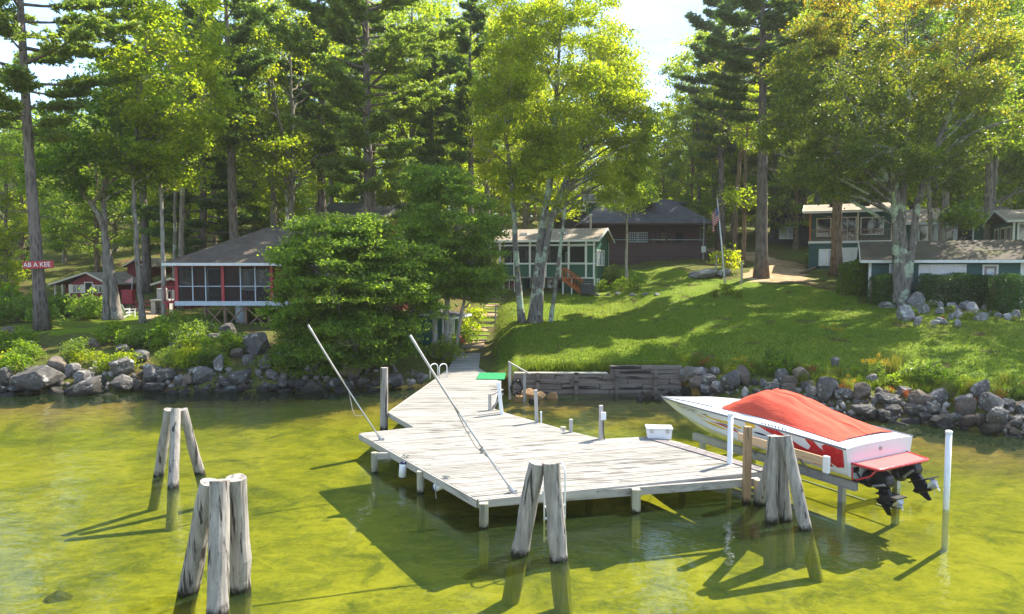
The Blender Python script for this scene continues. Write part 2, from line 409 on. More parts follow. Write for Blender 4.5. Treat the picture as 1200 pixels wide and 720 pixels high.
# water surface: clear shallow water
t = NT('lake_water'); p = t.pos((1, 1.5, 1), (0, 0, .25))
h = t.math('ADD', t.math('MULTIPLY', t.noise(p, 1.1, 4, .55, .5), 1.0), t.math('MULTIPLY', t.noise(p, 4.2, 3, .5, .3), .30))
h = t.math('MULTIPLY', h, t.ramp(t.noise(t.pos(), .12, 3), [(.35, .35), (.65, 1.0)]))
nb = t.bump(h, .42, .10)
fr = t.n('ShaderNodeFresnel', {'IOR': 1.33, 'Normal': nb}).outputs[0]
gl = t.n('ShaderNodeBsdfGlossy', {'Color': (.9, .95, 1, 1), 'Roughness': .03, 'Normal': nb}).outputs[0]
tr = t.n('ShaderNodeBsdfTransparent', {'Color': (.86, .90, .72, 1)}).outputs[0]
td = t.n('ShaderNodeBsdfDiffuse', {'Color': (.06, .11, .04, 1)}).outputs[0]
tr = t.n('ShaderNodeMixShader', {0: .15, 1: tr, 2: td}).outputs[0]   # slight murk in the water
m_water = t.done(t.n('ShaderNodeMixShader', {0: fr, 1: tr, 2: gl}).outputs[0])
wx = np.linspace(-150, 150, 61); wy = np.linspace(-150, 36, 60); A, B = np.meshgrid(wx, wy)
water = link_mesh('lake_water', grid_mesh('lake_water', np.stack([A, B, A * 0], -1)), m_water); tag(water, kind='structure')

# ------------------------------------------------------------------ lawns, path (sheets laid just above the terrain)
def sheet(name, mat, x0, x1, lo, hi, dx=.25, ny=90, lift=.035, seed=1):
    """lo(x), hi(x): near and far edge"""
    X = np.arange(x0, x1 + 1e-6, dx); P = np.zeros((ny, len(X), 3))
    for j, x in enumerate(X):
        a, b = lo(x), hi(x); ys = a + (b - a) * np.linspace(0, 1, ny)
        P[:, j, 0] = x; P[:, j, 1] = ys
    e = np.linspace(0, 1, ny)[:, None]; edge = np.minimum(np.minimum(e, 1 - e) * 20, 1)
    P[..., 2] = ground(P[..., 0], P[..., 1]) + lift
    ex = np.minimum(np.minimum(P[..., 0] - x0, x1 - P[..., 0]) / 1.0, 1)
    P[..., 2] -= (lift + .03) * (1 - np.minimum(edge, ex)) ** 2
    return tag(link_mesh(name, grid_mesh(name, P), mat, smooth=True), kind='structure')
t = NT('lawn_grass'); p = t.pos()
n = t.noise(p, .22, 5, .6, .4); n2 = t.noise(p, 2.2, 6, .65); n3 = t.noise(t.pos((1, .6, 1)), 28, 4, .7)
f = t.math('ADD', t.math('MULTIPLY', n2, .45), t.math('MULTIPLY', n3, .55))
cc = t.ramp(f, [(.3, (.065, .115, .008)), (.5, (.125, .19, .011)), (.7, (.205, .26, .018))])
cc = t.mix(t.ramp(n, [(.45, 0.0), (.68, .55)]), cc, t.ramp(f, [(.3, (.13, .15, .012)), (.7, (.28, .28, .03))]))
m_lawn = t.done(t.bsdf(cc, .9, t.bump(f, 1.0, .06), .12))
def lerp(xk, yk): return lambda x: float(np.interp(x, xk, yk)) + .25 * math.sin(x * 1.9) + .15 * math.sin(x * 4.7)
lawn = sheet('lawn', m_lawn, -1.2, 46, lambda x: float(shore(x)) + float(np.interp(x, [-1.2, 0, .3, 7.8, 8.6, 9.5, 12, 46], [2.4, .5, .22, .22, 1.0, 2.3, 2.9, 3.2])),
             lerp([-1.2, 0, 5, 6.5, 14, 15.5, 18, 20, 22, 23, 46], [51, 56.5, 58, 64.5, 64.5, 56, 52.5, 50, 47, 40, 30]), seed=2)
lawn_2 = sheet('clearing_grass', m_lawn, -30, -17.5, lambda x: 37.6 + .4 * math.sin(x), lerp([-30, -27, -17.5], [45, 50, 52]), dx=.3, ny=50)
t = NT('packed_dirt'); p = t.pos(); n = t.noise(p, .8, 6, .6); n2 = t.noise(p, 9, 5, .7)
cc = t.ramp(t.math('ADD', t.math('MULTIPLY', n, .55), t.math('MULTIPLY', n2, .45)), [(.3, (.20, .12, .06)), (.5, (.42, .29, .17)), (.7, (.58, .44, .29))])
cc = t.mix(t.ramp(t.noise(p, 1.6, 5, .7), [(.56, 0.0), (.68, .6)]), cc, (.10, .10, .03))
m_dirt = t.done(t.bsdf(cc, .95, t.bump(n2, .7, .05), .1))
def ribbon(name, mat, pts, widths, lift=.06, n=60, across=9):
    pts = [Vector(p) for p in pts]; P = np.zeros((n, across, 3)); k = len(pts) - 1
    for i in range(n):
        u = i / (n - 1) * k; a = min(int(u), k - 1); f = u - a
        c = pts[a].lerp(pts[a + 1], f); w_ = widths[a] * (1 - f) + widths[a + 1] * f
        d = (pts[min(a + 1, k)] - pts[max(a, 0)]); d.z = 0; d.normalize(); sd = Vector((d.y, -d.x, 0))
        for j in range(across):
            q = c + sd * w_ * (j / (across - 1) - .5) * (1 + .12 * math.sin(i * 1.3 + (0 if j < across / 2 else 2)))
            e = min(j, across - 1 - j)
            P[i, j] = (q.x, q.y, gz(q.x, q.y) + lift * min(1, e / 1.5) - (.02 if e == 0 else 0))
    return tag(link_mesh(name, grid_mesh(name, P), mat, smooth=True), kind='structure')
gp = lambda x, y: on_ground(x, y)
dirt_path = ribbon('dirt_path', m_dirt, [(19.5, 50.2, 0), (19.9, 52, 0), (21.3, 55, 0), (23.3, 58.5, 0), (24.6, 62, 0), (24.5, 68, 0), (22, 76, 0)], [6.6, 5.8, 4.4, 3.8, 3.6, 3.4, 3.5])
side_path = ribbon('footpath', m_dirt, [(-31.5, 56, 0), (-27.5, 51, 0), (-25.2, 47.5, 0), (-24, 45, 0)], [1.6, 1.8, 1.4, .8])

# ------------------------------------------------------------------ thin summer air
hz = MB().box(-152, 152, -152, 190, -2.6, 46).build('haze', [bpy.data.materials.new('thin_haze')]); tag(hz, kind='stuff')
hm = hz.data.materials[0]; hm.use_nodes = True; hm.node_tree.nodes.clear()
ho = hm.node_tree.nodes.new('ShaderNodeOutputMaterial'); hv = hm.node_tree.nodes.new('ShaderNodeVolumePrincipled')
hv.inputs['Color'].default_value = (.95, .95, .90, 1); hv.inputs['Density'].default_value = HAZE; hv.inputs['Anisotropy'].default_value = .35
hm.node_tree.links.new(hv.outputs[0], ho.inputs['Volume'])
# ------------------------------------------------------------------ trees
B_PINE = m_bark('pine_bark', (.05, .04, .035), (.20, .165, .145), (.30, .32, .28), .66)
B_GREY = m_bark('maple_bark', (.085, .07, .06), (.27, .235, .20), (.40, .43, .34), .60)
B_LICH = m_bark('lichen_bark', (.055, .05, .045), (.20, .18, .16), (.42, .50, .36), .50)
B_PALE = m_bark('pale_bark', (.16, .14, .12), (.42, .38, .33), (.34, .38, .30), .6, patch=.7)
B_BIRCH = m_bark('birch_bark', (.40, .38, .35), (.72, .70, .66), band=(.05, .045, .04))
B_BROWN = m_bark('brown_bark', (.06, .04, .028), (.24, .17, .115))
L_YG = m_leaf('yellow_green_leaf', [(.10, .16, .014), (.17, .23, .016), (.25, .29, .02), (.35, .35, .026)], .64, (2.4, 2.4, .9))
L_MG = m_leaf('mid_green_leaf', [(.07, .125, .018), (.11, .18, .02), (.16, .235, .022), (.24, .275, .026)], .62, (2.4, 2.4, 1.0))
L_LG = m_leaf('light_green_leaf', [(.10, .175, .03), (.15, .235, .034), (.205, .285, .038), (.28, .32, .042)], .6, (2.1, 2.0, 1.1))
L_DG = m_leaf('dark_green_leaf', [(.03, .065, .012), (.05, .10, .014), (.08, .14, .016)], .5, (2.2, 2.2, .8))
L_FALL = m_leaf('turning_leaf', [(.07, .115, .018), (.105, .155, .02), (.15, .195, .022), (.20, .225, .024), (.28, .24, .024), (.40, .24, .03)], .6, (2.2, 2.1, .8), .13, zturn=19.0)
L_RED = m_leaf('red_leaf', [(.14, .11, .02), (.30, .12, .03), (.42, .09, .03), (.40, .16, .03)], .5, (1.6, 1.3, .7))
L_PINE = m_leaf('pine_needle', [(.08, .14, .04), (.125, .195, .045), (.18, .24, .05), (.24, .28, .054)], .52, (2.2, 2.2, .9), .5, .4)
L_PINE_D = m_leaf('dark_pine_needle', [(.065, .12, .042), (.10, .165, .048), (.15, .21, .052)], .5, (2.1, 2.2, .9), .5, .4)

def leaf_quads(C, Nrm, size, aspect, rg, T=None):
    n = len(C)
    Nrm = Nrm / (np.linalg.norm(Nrm, axis=1, keepdims=True) + 1e-9)
    if T is None: T = rg.normal(size=(n, 3))
    T = T - Nrm * np.sum(T * Nrm, 1, keepdims=True); T /= (np.linalg.norm(T, axis=1, keepdims=True) + 1e-9)
    Bn = np.cross(Nrm, T); s = size[:, None]
    fold = Nrm * s * .10
    V = np.stack([C - T * s * .5, C - Bn * s * aspect * .5 + T * s * .06 + fold, C + T * s * .5, C + Bn * s * aspect * .5 + T * s * .06 + fold], 1).reshape(-1, 3)
    return V, np.arange(n * 4).reshape(n, 4)

def ell_points(n, c, r, rg, shell=.5):
    d = rg.normal(size=(n, 3)); d /= np.linalg.norm(d, axis=1, keepdims=True)
    rad = (shell + (1 - shell) * rg.random(n)) ** .6
    return np.array(c) + d * rad[:, None] * np.array(r)

def curve(a, b, sag, k=5, rg=None, wob=.0):
    a, b = np.array(a, float), np.array(b, float); out = []
    L_ = np.linalg.norm(b - a)
    for i in range(k):
        u = i / (k - 1); p = a + (b - a) * u; p[2] += sag * L_ * 4 * u * (1 - u)
        if rg is not None and 0 < i < k - 1: p = p + rg.normal(0, wob * L_, 3)
        out.append(p)
    return out

def resample(pts, step=.5):
    pts = np.array(pts, float); seg = np.linalg.norm(np.diff(pts, axis=0), axis=1); cum = np.r_[0, np.cumsum(seg)]
    u = np.linspace(0, cum[-1], max(3, int(cum[-1] / step) + 1))
    return np.stack([np.interp(u, cum, pts[:, i]) for i in range(3)], 1), u / cum[-1]

def broadleaf(seed, stems, lobes, leaf=.26, per=90, clump=.75, flat=.55, up=.9, limbs=22, twig=.012, aspect=.62, shell=.45, limb_r=.09, sides=8, lowlimb=.15, gap=-.06, gs=.42):
    """stems: [(pts, radii)], lobes: [(centre, radii, clumps)] in local metres -> (wood MB, V, F)"""
    rg = np.random.default_rng(seed); wd = MB()
    nodes = []; nrad = []
    stem_pts = []
    for pts, rads in stems:
        rp, u = resample(pts, .6); rr = np.interp(u, np.linspace(0, 1, len(rads)), rads)
        rp[1:-1] += rg.normal(0, .02, rp[1:-1].shape)
        flare = 1 + .45 * np.exp(-np.maximum(rp[:, 2], 0) / .35) * (rp[:, 2] < 2)
        wd.tube(rp, list(rr * flare), sides, True)
        for q, r_, uu in zip(rp, rr, u):
            if uu > lowlimb: stem_pts.append((q, r_))
    SPt = np.array([q for q, _ in stem_pts]); SR = np.array([r for _, r in stem_pts])
    tot = sum(l[2] for l in lobes)
    limb_nodes = []; 
    for c, r, n in lobes:
        k = max(3, int(round(limbs * n / tot)))
        for tip in ell_points(k, c, np.array(r) * .86, rg, .6):
            dh = np.linalg.norm((SPt - tip)[:, :2], axis=1)
            want = tip[2] - .55 * dh
            cost = np.abs(SPt[:, 2] - want) + .35 * dh
            j = int(np.argmin(cost)); a = SPt[j]; r0 = min(SR[j] * .6, limb_r * (0.6 + .12 * np.linalg.norm(tip - a)))
            cv = curve(a, tip, .07 * rg.random() + .02, 7, rg, .025)
            rs = list(np.linspace(max(r0, .02), .014, len(cv))); wd.tube(cv, rs, 5, False)
            rp, u = resample(cv, .5)
            for q, uu in zip(rp, u):
                if uu > .25: limb_nodes.append((q, r0 * (1 - uu) + .01))
    LN = np.array([q for q, _ in limb_nodes])
    allN = np.concatenate([LN, SPt[SR < .12]]) if np.any(SR < .12) else LN
    C = []; 
    for c, r, n in lobes:
        pts = ell_points(int(n * 1.25), c, r, rg, shell)
        for q in pts:
            if mnoise.noise(Vector((q[0] * gs + seed * 3.7, q[1] * gs, q[2] * gs * 1.5))) < gap: continue
            d = np.linalg.norm(allN - q, axis=1) + np.maximum(0, allN[:, 2] - q[2]) * .6
            a = allN[int(np.argmin(d))]
            q = a + (q - a) * min(1.0, 2.8 / (np.linalg.norm(q - a) + 1e-6))
            wd.tube(curve(a, q, .08, 3), [twig * 1.3, twig, twig * .5], 3, False)
            m = max(8, int(per * rg.uniform(.45, 1.5))); cr = clump * rg.uniform(.6, 1.35)
            g = rg.normal(0, .5, (m, 3)) * np.array([cr, cr, cr * flat]) + q
            C.append(g)
            # leaves along the twig
            k = m // 5; uu = rg.random((k, 1)); C.append(a + (q - a) * uu + rg.normal(0, .16, (k, 3)))
    C = np.concatenate(C); n = len(C)
    Nn = rg.normal(size=(n, 3)) * .75 + np.array([0, 0, up])
    V, F = leaf_quads(C, Nn, leaf * rg.uniform(.6, 1.3, n), aspect, rg)
    return wd, V, F

def pine(seed, H, cb, Rmax, tr, nbr=60, tufts=9, blades=14, need=.42, lean=(0, 0), profile=None, dead=10, droop=.0, width=.055, path=None):
    rg = np.random.default_rng(seed); wd = MB()
    hs = np.linspace(0, H, 14)
    if path is None: tp = np.stack([lean[0] * (hs / H) ** 1.2 + .05 * np.sin(hs * .6), lean[1] * (hs / H) + .05 * np.cos(hs * .5), hs], 1)
    else:
        pp = np.array(path, float); hs = np.linspace(0, H, 14); tp = np.stack([np.interp(hs, pp[:, 2], pp[:, 0]), np.interp(hs, pp[:, 2], pp[:, 1]), hs], 1)
    rr = tr * (1 - .86 * (hs / H) ** 1.15); rr = rr * (1 + .4 * np.exp(-hs / .5))
    wd.tube(tp, list(rr), 10, True)
    at = lambda h: np.array([np.interp(h, hs, tp[:, i]) for i in range(3)])
    prof = profile or (lambda u: (.35 + .65 * min(1, u * 2.6)) * (1 - u) ** .62)
    C = []; T = []
    az = rg.random() * 6.28
    for i in range(nbr):
        u = (i + rg.random() * .8) / nbr; h = cb + (H - cb) * u * .985
        az += 2.4 + rg.normal(0, .5); Lb = Rmax * prof(u) * rg.uniform(.55, 1.12)
        rise = (.05 + .35 * u) - droop + rg.normal(0, .06)
        a = at(h); dirv = np.array([math.cos(az), math.sin(az), 0.0])
        k = 6; pts = []
        for j in range(k):
            v = j / (k - 1); pts.append(a + dirv * Lb * v + np.array([0, 0, Lb * (rise * v - .10 * v + .18 * v * v)]))
        wd.tube(pts, list(np.linspace(max(.025, .016 * Lb + .02), .012, k)), 5, False)
        pts = np.array(pts); side = np.array([-dirv[1], dirv[0], 0])
        for j in range(tufts):
            v = .30 + .72 * (j + rg.random()) / tufts; v = min(v, 1.0)
            b = np.array([np.interp(v, np.linspace(0, 1, k), pts[:, q]) for q in range(3)])
            spread = Lb * .34 * (1.15 - v) + .25
            for s_ in (-1, 1):
                e = b + side * s_ * spread * rg.uniform(.25, 1.0) + dirv * spread * rg.uniform(.2, .8) + np.array([0, 0, rg.uniform(-.02, .22) * spread + .05])
                if rg.random() < .6: wd.tube([b, (b + e) / 2 + [0, 0, .03], e], [.012, .009, .005], 3, False)
                m = 2 + int(np.linalg.norm(e - b) / .3)
                for q in range(m):
                    cpt = b + (e - b) * ((q + .6) / m)
                    d = rg.normal(size=(blades, 3)) * np.array([.95, .95, .4]) + np.array([0, 0, .3]) + dirv * .5
                    d /= np.linalg.norm(d, axis=1, keepdims=True)
                    C.append(cpt + d * need * .42 + rg.normal(0, .05, (blades, 3))); T.append(d)
    for i in range(dead):
        h = cb * rg.uniform(.45, 1.0); a = at(h); z_ = rg.random() * 6.28; Lb = rg.uniform(.6, 2.6)
        dirv = np.array([math.cos(z_), math.sin(z_), rg.uniform(-.1, .25)])
        wd.tube([a, a + dirv * Lb * .5 + [0, 0, .05], a + dirv * Lb], [.03, .02, .008], 4, False)
    C = np.concatenate(C); T = np.concatenate(T); n = len(C)
    Nn = rg.normal(size=(n, 3)) + np.array([0, 0, .6])
    V, F = leaf_quads(C, Nn, need * rg.uniform(.7, 1.25, n), width / need * 2.0, rg, T)
    return wd, V, F

def make_tree(name, label, base, parts, bark, leafm, group=None, rz=0, cat='tree'):
    wd, V, F = parts
    r = empty(name, base, rz, label, cat, group)
    wd.build('trunk', bark, r, smooth=True, fix=False)
    link_mesh('crown', np_mesh('crown', V, F), leafm, r)
    return r
def place(proto, loc, rz=0, sc=1.0, label=None, group=None):
    c = copy_tree(proto); c.location = loc; c.rotation_euler = (0, 0, rz); c.scale = (sc, sc, sc)
    if label: c['label'] = label
    if group: c['group'] = group
    return c

def loc_of(px, py, D=None):
    """base of a thing: a ground pixel, or a pixel column at distance D"""
    if D is None: return on_ground(px, py)
    x = (px - 600) / FOC * D * CP; x = at_d(px, py, D).x; return Vector((x, D, gz(x, D)))
def stem_px(base, D, pts, rads, dy=0.0):
    """stem through pixels, leaning dy metres back per metre of height"""
    out = []
    for i, (px, py) in enumerate(pts):
        p = at_d(px, py, D); q = p - base
        if i == 0: q.z = -.25
        q.y = dy * max(q.z, 0); q.x *= 1 + q.y / D
        out.append(tuple(q))
    return (out, rads)
def lobe_px(base, D, cx, cy, rx, ry, n, dd=0.0, rd=None):
    c = at_d(cx, cy, D + dd) - base; k = (D + dd) / FOC
    return (tuple(c), (rx * k, (rd if rd else rx * k), ry * k), n)

# --- hero trees -------------------------------------------------------------------------------------------------
b = loc_of(50, 388, 38.5)
make_tree('white_pine', 'tall white pine on the rocky bank carrying the red name board', b,
          pine(21, 30, 10.5, 9.0, .33, 64, 11, 11, .38, path=[(0, 0, -.3), (-.35, 0, 10), (-.5, 0, 20), (-.5, 0, 30)], dead=8), B_PINE, L_PINE)
b = loc_of(138, 372, 45)
make_tree('maple_tree', 'dark leaning tree forking into two limbs beside the red cabin', b, broadleaf(31,
          [stem_px(b, 45, [(138, 374), (130, 315), (121, 262), (108, 240), (88, 215), (66, 185)], [.33, .25, .22, .17, .13, .06]),
           stem_px(b, 45, [(121, 262), (119, 225), (128, 180), (138, 120)], [.24, .2, .14, .05], .03)],
          [lobe_px(b, 45, 125, 165, 70, 75, 150), lobe_px(b, 45, 75, 190, 50, 50, 60, -1), lobe_px(b, 45, 150, 110, 45, 50, 60, 1)], per=70), B_GREY, L_MG)
b = loc_of(166, 373, 44)
make_tree('maple_tree', 'slim tree with bright yellow green crown beside the red cabinet', b, broadleaf(32,
          [stem_px(b, 44, [(167, 376), (161, 300), (157, 240), (156, 195), (163, 120), (172, 40)], [.20, .16, .14, .12, .09, .04])],
          [lobe_px(b, 44, 200, 95, 75, 80, 150, 0), lobe_px(b, 44, 165, 180, 50, 40, 60, -1), lobe_px(b, 44, 205, 20, 55, 60, 80, 1)], per=75), B_GREY, L_YG)
b = loc_of(192, 372, 46)
make_tree('maple_tree', 'thin pale trunk with small crown next to the porch corner', b, broadleaf(33,
          [stem_px(b, 46, [(193, 376), (191, 300), (189, 240), (187, 190), (190, 120)], [.17, .14, .12, .1, .04])],
          [lobe_px(b, 46, 195, 190, 48, 40, 70), lobe_px(b, 46, 210, 130, 50, 50, 70, 1)], per=70), B_PALE, L_YG)
for k, (px, D, tw, top, lab) in enumerate([(205, 55, .17, 120, 'thin straight tree just behind the porch cabin corner'), (213, 54, .24, 60, 'grey straight trunk rising behind the porch cabin roof end')]):
    b = loc_of(px, 330, D)
    make_tree('woodland_tree', lab, b, broadleaf(34 + k,
          [stem_px(b, D, [(px - 1, 360), (px, 280), (px + 1, 200), (px + 3, top)], [tw, tw * .85, tw * .6, .05])],
          [lobe_px(b, D, px + 20, 140 - 40 * k, 55, 60, 110), lobe_px(b, D, px - 10, 60, 45, 50, 60, 2)], per=65), B_GREY, [L_YG, L_MG][k])
b = loc_of(277, 300, 56)
make_tree('white_pine', 'tall straight pine rising behind the porch cabin roof', b,
          pine(22, 31, 12.5, 6.4, .42, 66, 9, 11, .40, path=[(0, 0, -.3), (-.2, 0, 8), (-.4, 0, 31)], dead=14), B_PINE, L_PINE_D)
b = loc_of(433, 310, 50)
make_tree('white_pine', 'big pine with wide layered boughs in front of the tan cabin', b,
          pine(23, 32, 7.6, 9.6, .43, 92, 12, 11, .38, path=[(0, 0, -.3), (0, 0, 10), (-.1, 0, 32)], dead=14), B_PINE, L_PINE)
b = loc_of(552, 300, 60)
make_tree('white_pine', 'slender pine standing behind the green cottage corner', b,
          pine(24, 25, 11, 5.4, .35, 55, 8, 12, .42, dead=14), B_PINE, L_PINE_D)
# spreading tree over the water
b = loc_of(425, 435, 35)
make_tree('maple_tree', 'low spreading bright green tree hanging over the water by the dock', b, broadleaf(41,
          [stem_px(b, 35, [(425, 442), (415, 400), (395, 350), (370, 310)], [.2, .16, .11, .04], -.1), stem_px(b, 35, [(428, 442), (440, 400), (452, 350), (462, 310)], [.17, .14, .1, .04], .05),
           stem_px(b, 35, [(422, 442), (385, 405), (350, 370), (322, 345)], [.15, .12, .08, .03], -.15), stem_px(b, 35, [(430, 440), (455, 415), (475, 400)], [.1, .08, .03], -.2)],
          [lobe_px(b, 35, 405, 338, 78, 62, 230, -.4, 3.0), lobe_px(b, 35, 425, 290, 48, 34, 90, 0, 2.2), lobe_px(b, 35, 480, 330, 32, 40, 50, 0, 1.6), lobe_px(b, 35, 374, 318, 42, 34, 80, -.6, 2.4), lobe_px(b, 35, 452, 345, 46, 54, 110, -.2, 2.4), lobe_px(b, 35, 408, 398, 70, 36, 150, -.9, 2.6),
           lobe_px(b, 35, 342, 297, 28, 10, 24, -.4, 1.2), lobe_px(b, 35, 380, 282, 44, 28, 80, 0, 2.0), lobe_px(b, 35, 352, 385, 34, 36, 50, -.8, 1.6), lobe_px(b, 35, 470, 392, 34, 30, 46, -.5, 1.4), lobe_px(b, 35, 358, 350, 26, 22, 30, -.8, 1.4), lobe_px(b, 35, 326, 366, 16, 7, 10, -.5, .8), lobe_px(b, 35, 335, 418, 20, 12, 16, -.8, .9), lobe_px(b, 35, 494, 298, 20, 12, 14, 0, .9), lobe_px(b, 35, 502, 362, 18, 12, 14, -.3, .9), lobe_px(b, 35, 372, 258, 26, 9, 16, .2, 1.0), lobe_px(b, 35, 440, 262, 22, 12, 14, .2, 1.0), lobe_px(b, 35, 365, 428, 26, 12, 18, -1.0, 1.0)],
          leaf=.18, per=120, clump=.66, flat=.26, limbs=80, up=.9, gs=1.0, gap=-.06, shell=.4), B_GREY, L_LG)
b = loc_of(520, 410, 39)
make_tree('maple_tree', 'full green tree with pale stems between the dock shed and the cottage', b, broadleaf(42,
          [stem_px(b, 39, [(508, 412), (511, 350), (512, 300), (505, 240)], [.18, .15, .12, .04]), stem_px(b, 39, [(522, 410), (524, 340), (531, 280), (542, 220)], [.19, .16, .12, .04], .03),
           stem_px(b, 39, [(530, 408), (545, 350), (560, 300)], [.11, .09, .04], -.05)],
          [lobe_px(b, 39, 528, 262, 62, 62, 190, 0, 2.9), lobe_px(b, 39, 500, 300, 42, 45, 80, -.6, 2.2), lobe_px(b, 39, 560, 310, 32, 45, 80, -.4, 1.8), lobe_px(b, 39, 525, 326, 52, 26, 80, -.8, 2.0), lobe_px(b, 39, 510, 215, 40, 26, 50, .3, 1.8)],
          leaf=.17, per=110, clump=.66, flat=.28, limbs=60, up=1.0, gs=.65, shell=.4, gap=-.2), B_PALE, L_LG)
# maple clump on the lawn
b = loc_of(622, 376, 45)
make_tree('maple_tree', 'triple stemmed maple with wide yellow green crown on the lawn edge', b, broadleaf(43,
          [stem_px(b, 45, [(612, 380), (607, 330), (604, 280), (600, 220), (592, 150), (585, 70)], [.27, .2, .18, .15, .1, .04], .02),
           stem_px(b, 45, [(624, 380), (629, 320), (635, 270), (643, 225), (650, 150), (655, 60), (660, -20)], [.34, .27, .25, .2, .15, .09, .03], .0),
           stem_px(b, 45, [(630, 380), (634, 320), (645, 262), (662, 215), (690, 150), (715, 90)], [.30, .24, .22, .17, .11, .04], -.03),
           stem_px(b, 45, [(645, 255), (668, 200), (700, 165), (728, 140)], [.15, .12, .08, .03], -.15)],
          [lobe_px(b, 45, 655, 90, 92, 100, 420, 0, 5.0), lobe_px(b, 45, 705, 160, 64, 75, 250, -.6, 3.8), lobe_px(b, 45, 600, 140, 50, 95, 210, .5, 3.5), lobe_px(b, 45, 660, -10, 95, 60, 150, 0, 5.0),
           lobe_px(b, 45, 640, 215, 70, 34, 100, -.8, 3.4), lobe_px(b, 45, 722, 215, 36, 26, 50, -.5, 2.0), lobe_px(b, 45, 738, 150, 30, 44, 60, 0, 2.4), lobe_px(b, 45, 712, 90, 40, 55, 70, 0, 2.6)],
          leaf=.17, per=125, clump=.7, flat=.5, limbs=90, up=.6, limb_r=.12, twig=.016, gap=-.12), B_LICH, L_YG)
b = loc_of(733, 333)
D = b.y
make_tree('small_tree', 'small thin tree in front of the dark brown porch', b, broadleaf(44,
          [stem_px(b, D, [(734, 336), (734, 300), (735, 262), (738, 235)], [.15, .11, .09, .03])],
          [lobe_px(b, D, 735, 230, 36, 24, 90, 0, 2.2), lobe_px(b, D, 705, 215, 26, 18, 34, 0, 1.6)], leaf=.2, per=70, clump=.6), B_PALE, L_MG)
b = loc_of(892, 326)
D = b.y
make_tree('white_pine', 'large grey pine beside the dirt path behind the flagpole', b,
          pine(25, 27, 12.0, 6.4, .46, 66, 9, 13, .42, path=[(0, 0, -.3), (-.1, 0, 10), (-.5, 0, 27)], dead=12, profile=lambda u: (.55 + .45 * min(1, u * 2)) * (1 - u) ** .5), B_PINE, L_PINE_D)
b = loc_of(980, 323)
D = b.y
make_tree('white_pine', 'brown pine standing before the balcony house with low feathery boughs', b,
          pine(26, 24, 6.4, 4.6, .40, 58, 8, 14, .42, path=[(0, 0, -.3), (-.15, 0, 10), (-.6, 0, 24)], dead=6), B_BROWN, L_PINE)
b = loc_of(1058, 352, 41)
make_tree('maple_tree', 'massive lichen covered maple splitting into stems above the hedge', b, broadleaf(45,
          [stem_px(b, 41, [(1057, 356), (1057, 320), (1057, 285), (1050, 235), (1040, 170), (1025, 90)], [.42, .37, .31, .24, .16, .05], .0),
           stem_px(b, 41, [(1058, 300), (1060, 240), (1066, 180), (1072, 100), (1070, 20)], [.32, .26, .2, .12, .04], .05),
           stem_px(b, 41, [(1062, 310), (1072, 240), (1090, 180), (1118, 110), (1140, 50)], [.26, .22, .17, .11, .04], -.04),
           stem_px(b, 41, [(1054, 290), (1042, 230), (1010, 165), (975, 110)], [.22, .18, .13, .04], -.08)],
          [lobe_px(b, 41, 1040, 75, 110, 95, 360, 0, 6.0), lobe_px(b, 41, 975, 130, 65, 80, 170, -.5, 4.0), lobe_px(b, 41, 1100, 130, 70, 80, 170, -.5, 4.0), lobe_px(b, 41, 1010, 195, 80, 45, 150, -1.0, 4.2),
           lobe_px(b, 41, 1050, -30, 130, 70, 170, 0, 6.0), lobe_px(b, 41, 930, 150, 45, 60, 70, -.3, 3), lobe_px(b, 41, 1165, 130, 40, 60, 60, 0, 3), lobe_px(b, 41, 1075, 205, 60, 36, 80, -1.2, 3.0), lobe_px(b, 41, 945, 60, 40, 55, 70, 0, 2.6), lobe_px(b, 41, 1140, 60, 50, 60, 80, 0, 3)],
          leaf=.17, per=120, clump=.66, flat=.5, limbs=90, up=.6, limb_r=.13, twig=.016, gap=.09), B_LICH, L_FALL)
b = loc_of(1105, 300, 50)
make_tree('maple_tree', 'leaning double trunk rising behind the low house roof', b, broadleaf(46,
          [stem_px(b, 50, [(1102, 345), (1104, 270), (1110, 215), (1128, 180), (1140, 100), (1135, 20)], [.30, .26, .22, .18, .12, .04]), stem_px(b, 50, [(1093, 345), (1092, 270), (1090, 220), (1080, 150)], [.2, .17, .14, .05], .03)],
          [lobe_px(b, 50, 1125, 30, 85, 80, 150, 0), lobe_px(b, 50, 1125, 140, 60, 60, 120, 1), lobe_px(b, 50, 1080, 130, 50, 60, 80, 2), lobe_px(b, 50, 1128, 252, 20, 16, 22, -1)], per=75), B_GREY, L_MG)
b = loc_of(1157, 290, 57)
make_tree('maple_tree', 'thick forked tree in front of the rear green house', b, broadleaf(47,
          [stem_px(b, 57, [(1157, 330), (1158, 250), (1160, 195), (1152, 140), (1145, 40), (1150, -80)], [.36, .31, .27, .21, .13, .05]), stem_px(b, 57, [(1160, 205), (1172, 150), (1185, 90), (1190, 20)], [.25, .2, .13, .04])],
          [lobe_px(b, 57, 1165, 90, 70, 80, 170, 0), lobe_px(b, 57, 1195, 150, 50, 60, 80, 1), lobe_px(b, 57, 1170, 0, 80, 80, 130, 1), lobe_px(b, 57, 1160, -100, 80, 70, 100, 1), lobe_px(b, 57, 1195, 220, 40, 40, 50, 1)], per=80), B_GREY, L_MG)
b = loc_of(1195, 300, 66)
make_tree('white_pine', 'dark pine at the far right behind the rear house', b, pine(27, 26, 9, 6, .38, 60, 8, 12, .42), B_PINE, L_PINE_D)
b = loc_of(858, 300, 66)
make_tree('maple_tree', 'tree with orange red leaves behind the flagpole', b, broadleaf(48,
          [stem_px(b, 66, [(860, 330), (862, 240), (868, 170), (872, 100)], [.25, .2, .14, .04])],
          [lobe_px(b, 66, 868, 110, 46, 60, 110), lobe_px(b, 66, 900, 150, 28, 34, 40, -4)], per=70), B_BROWN, L_FALL)
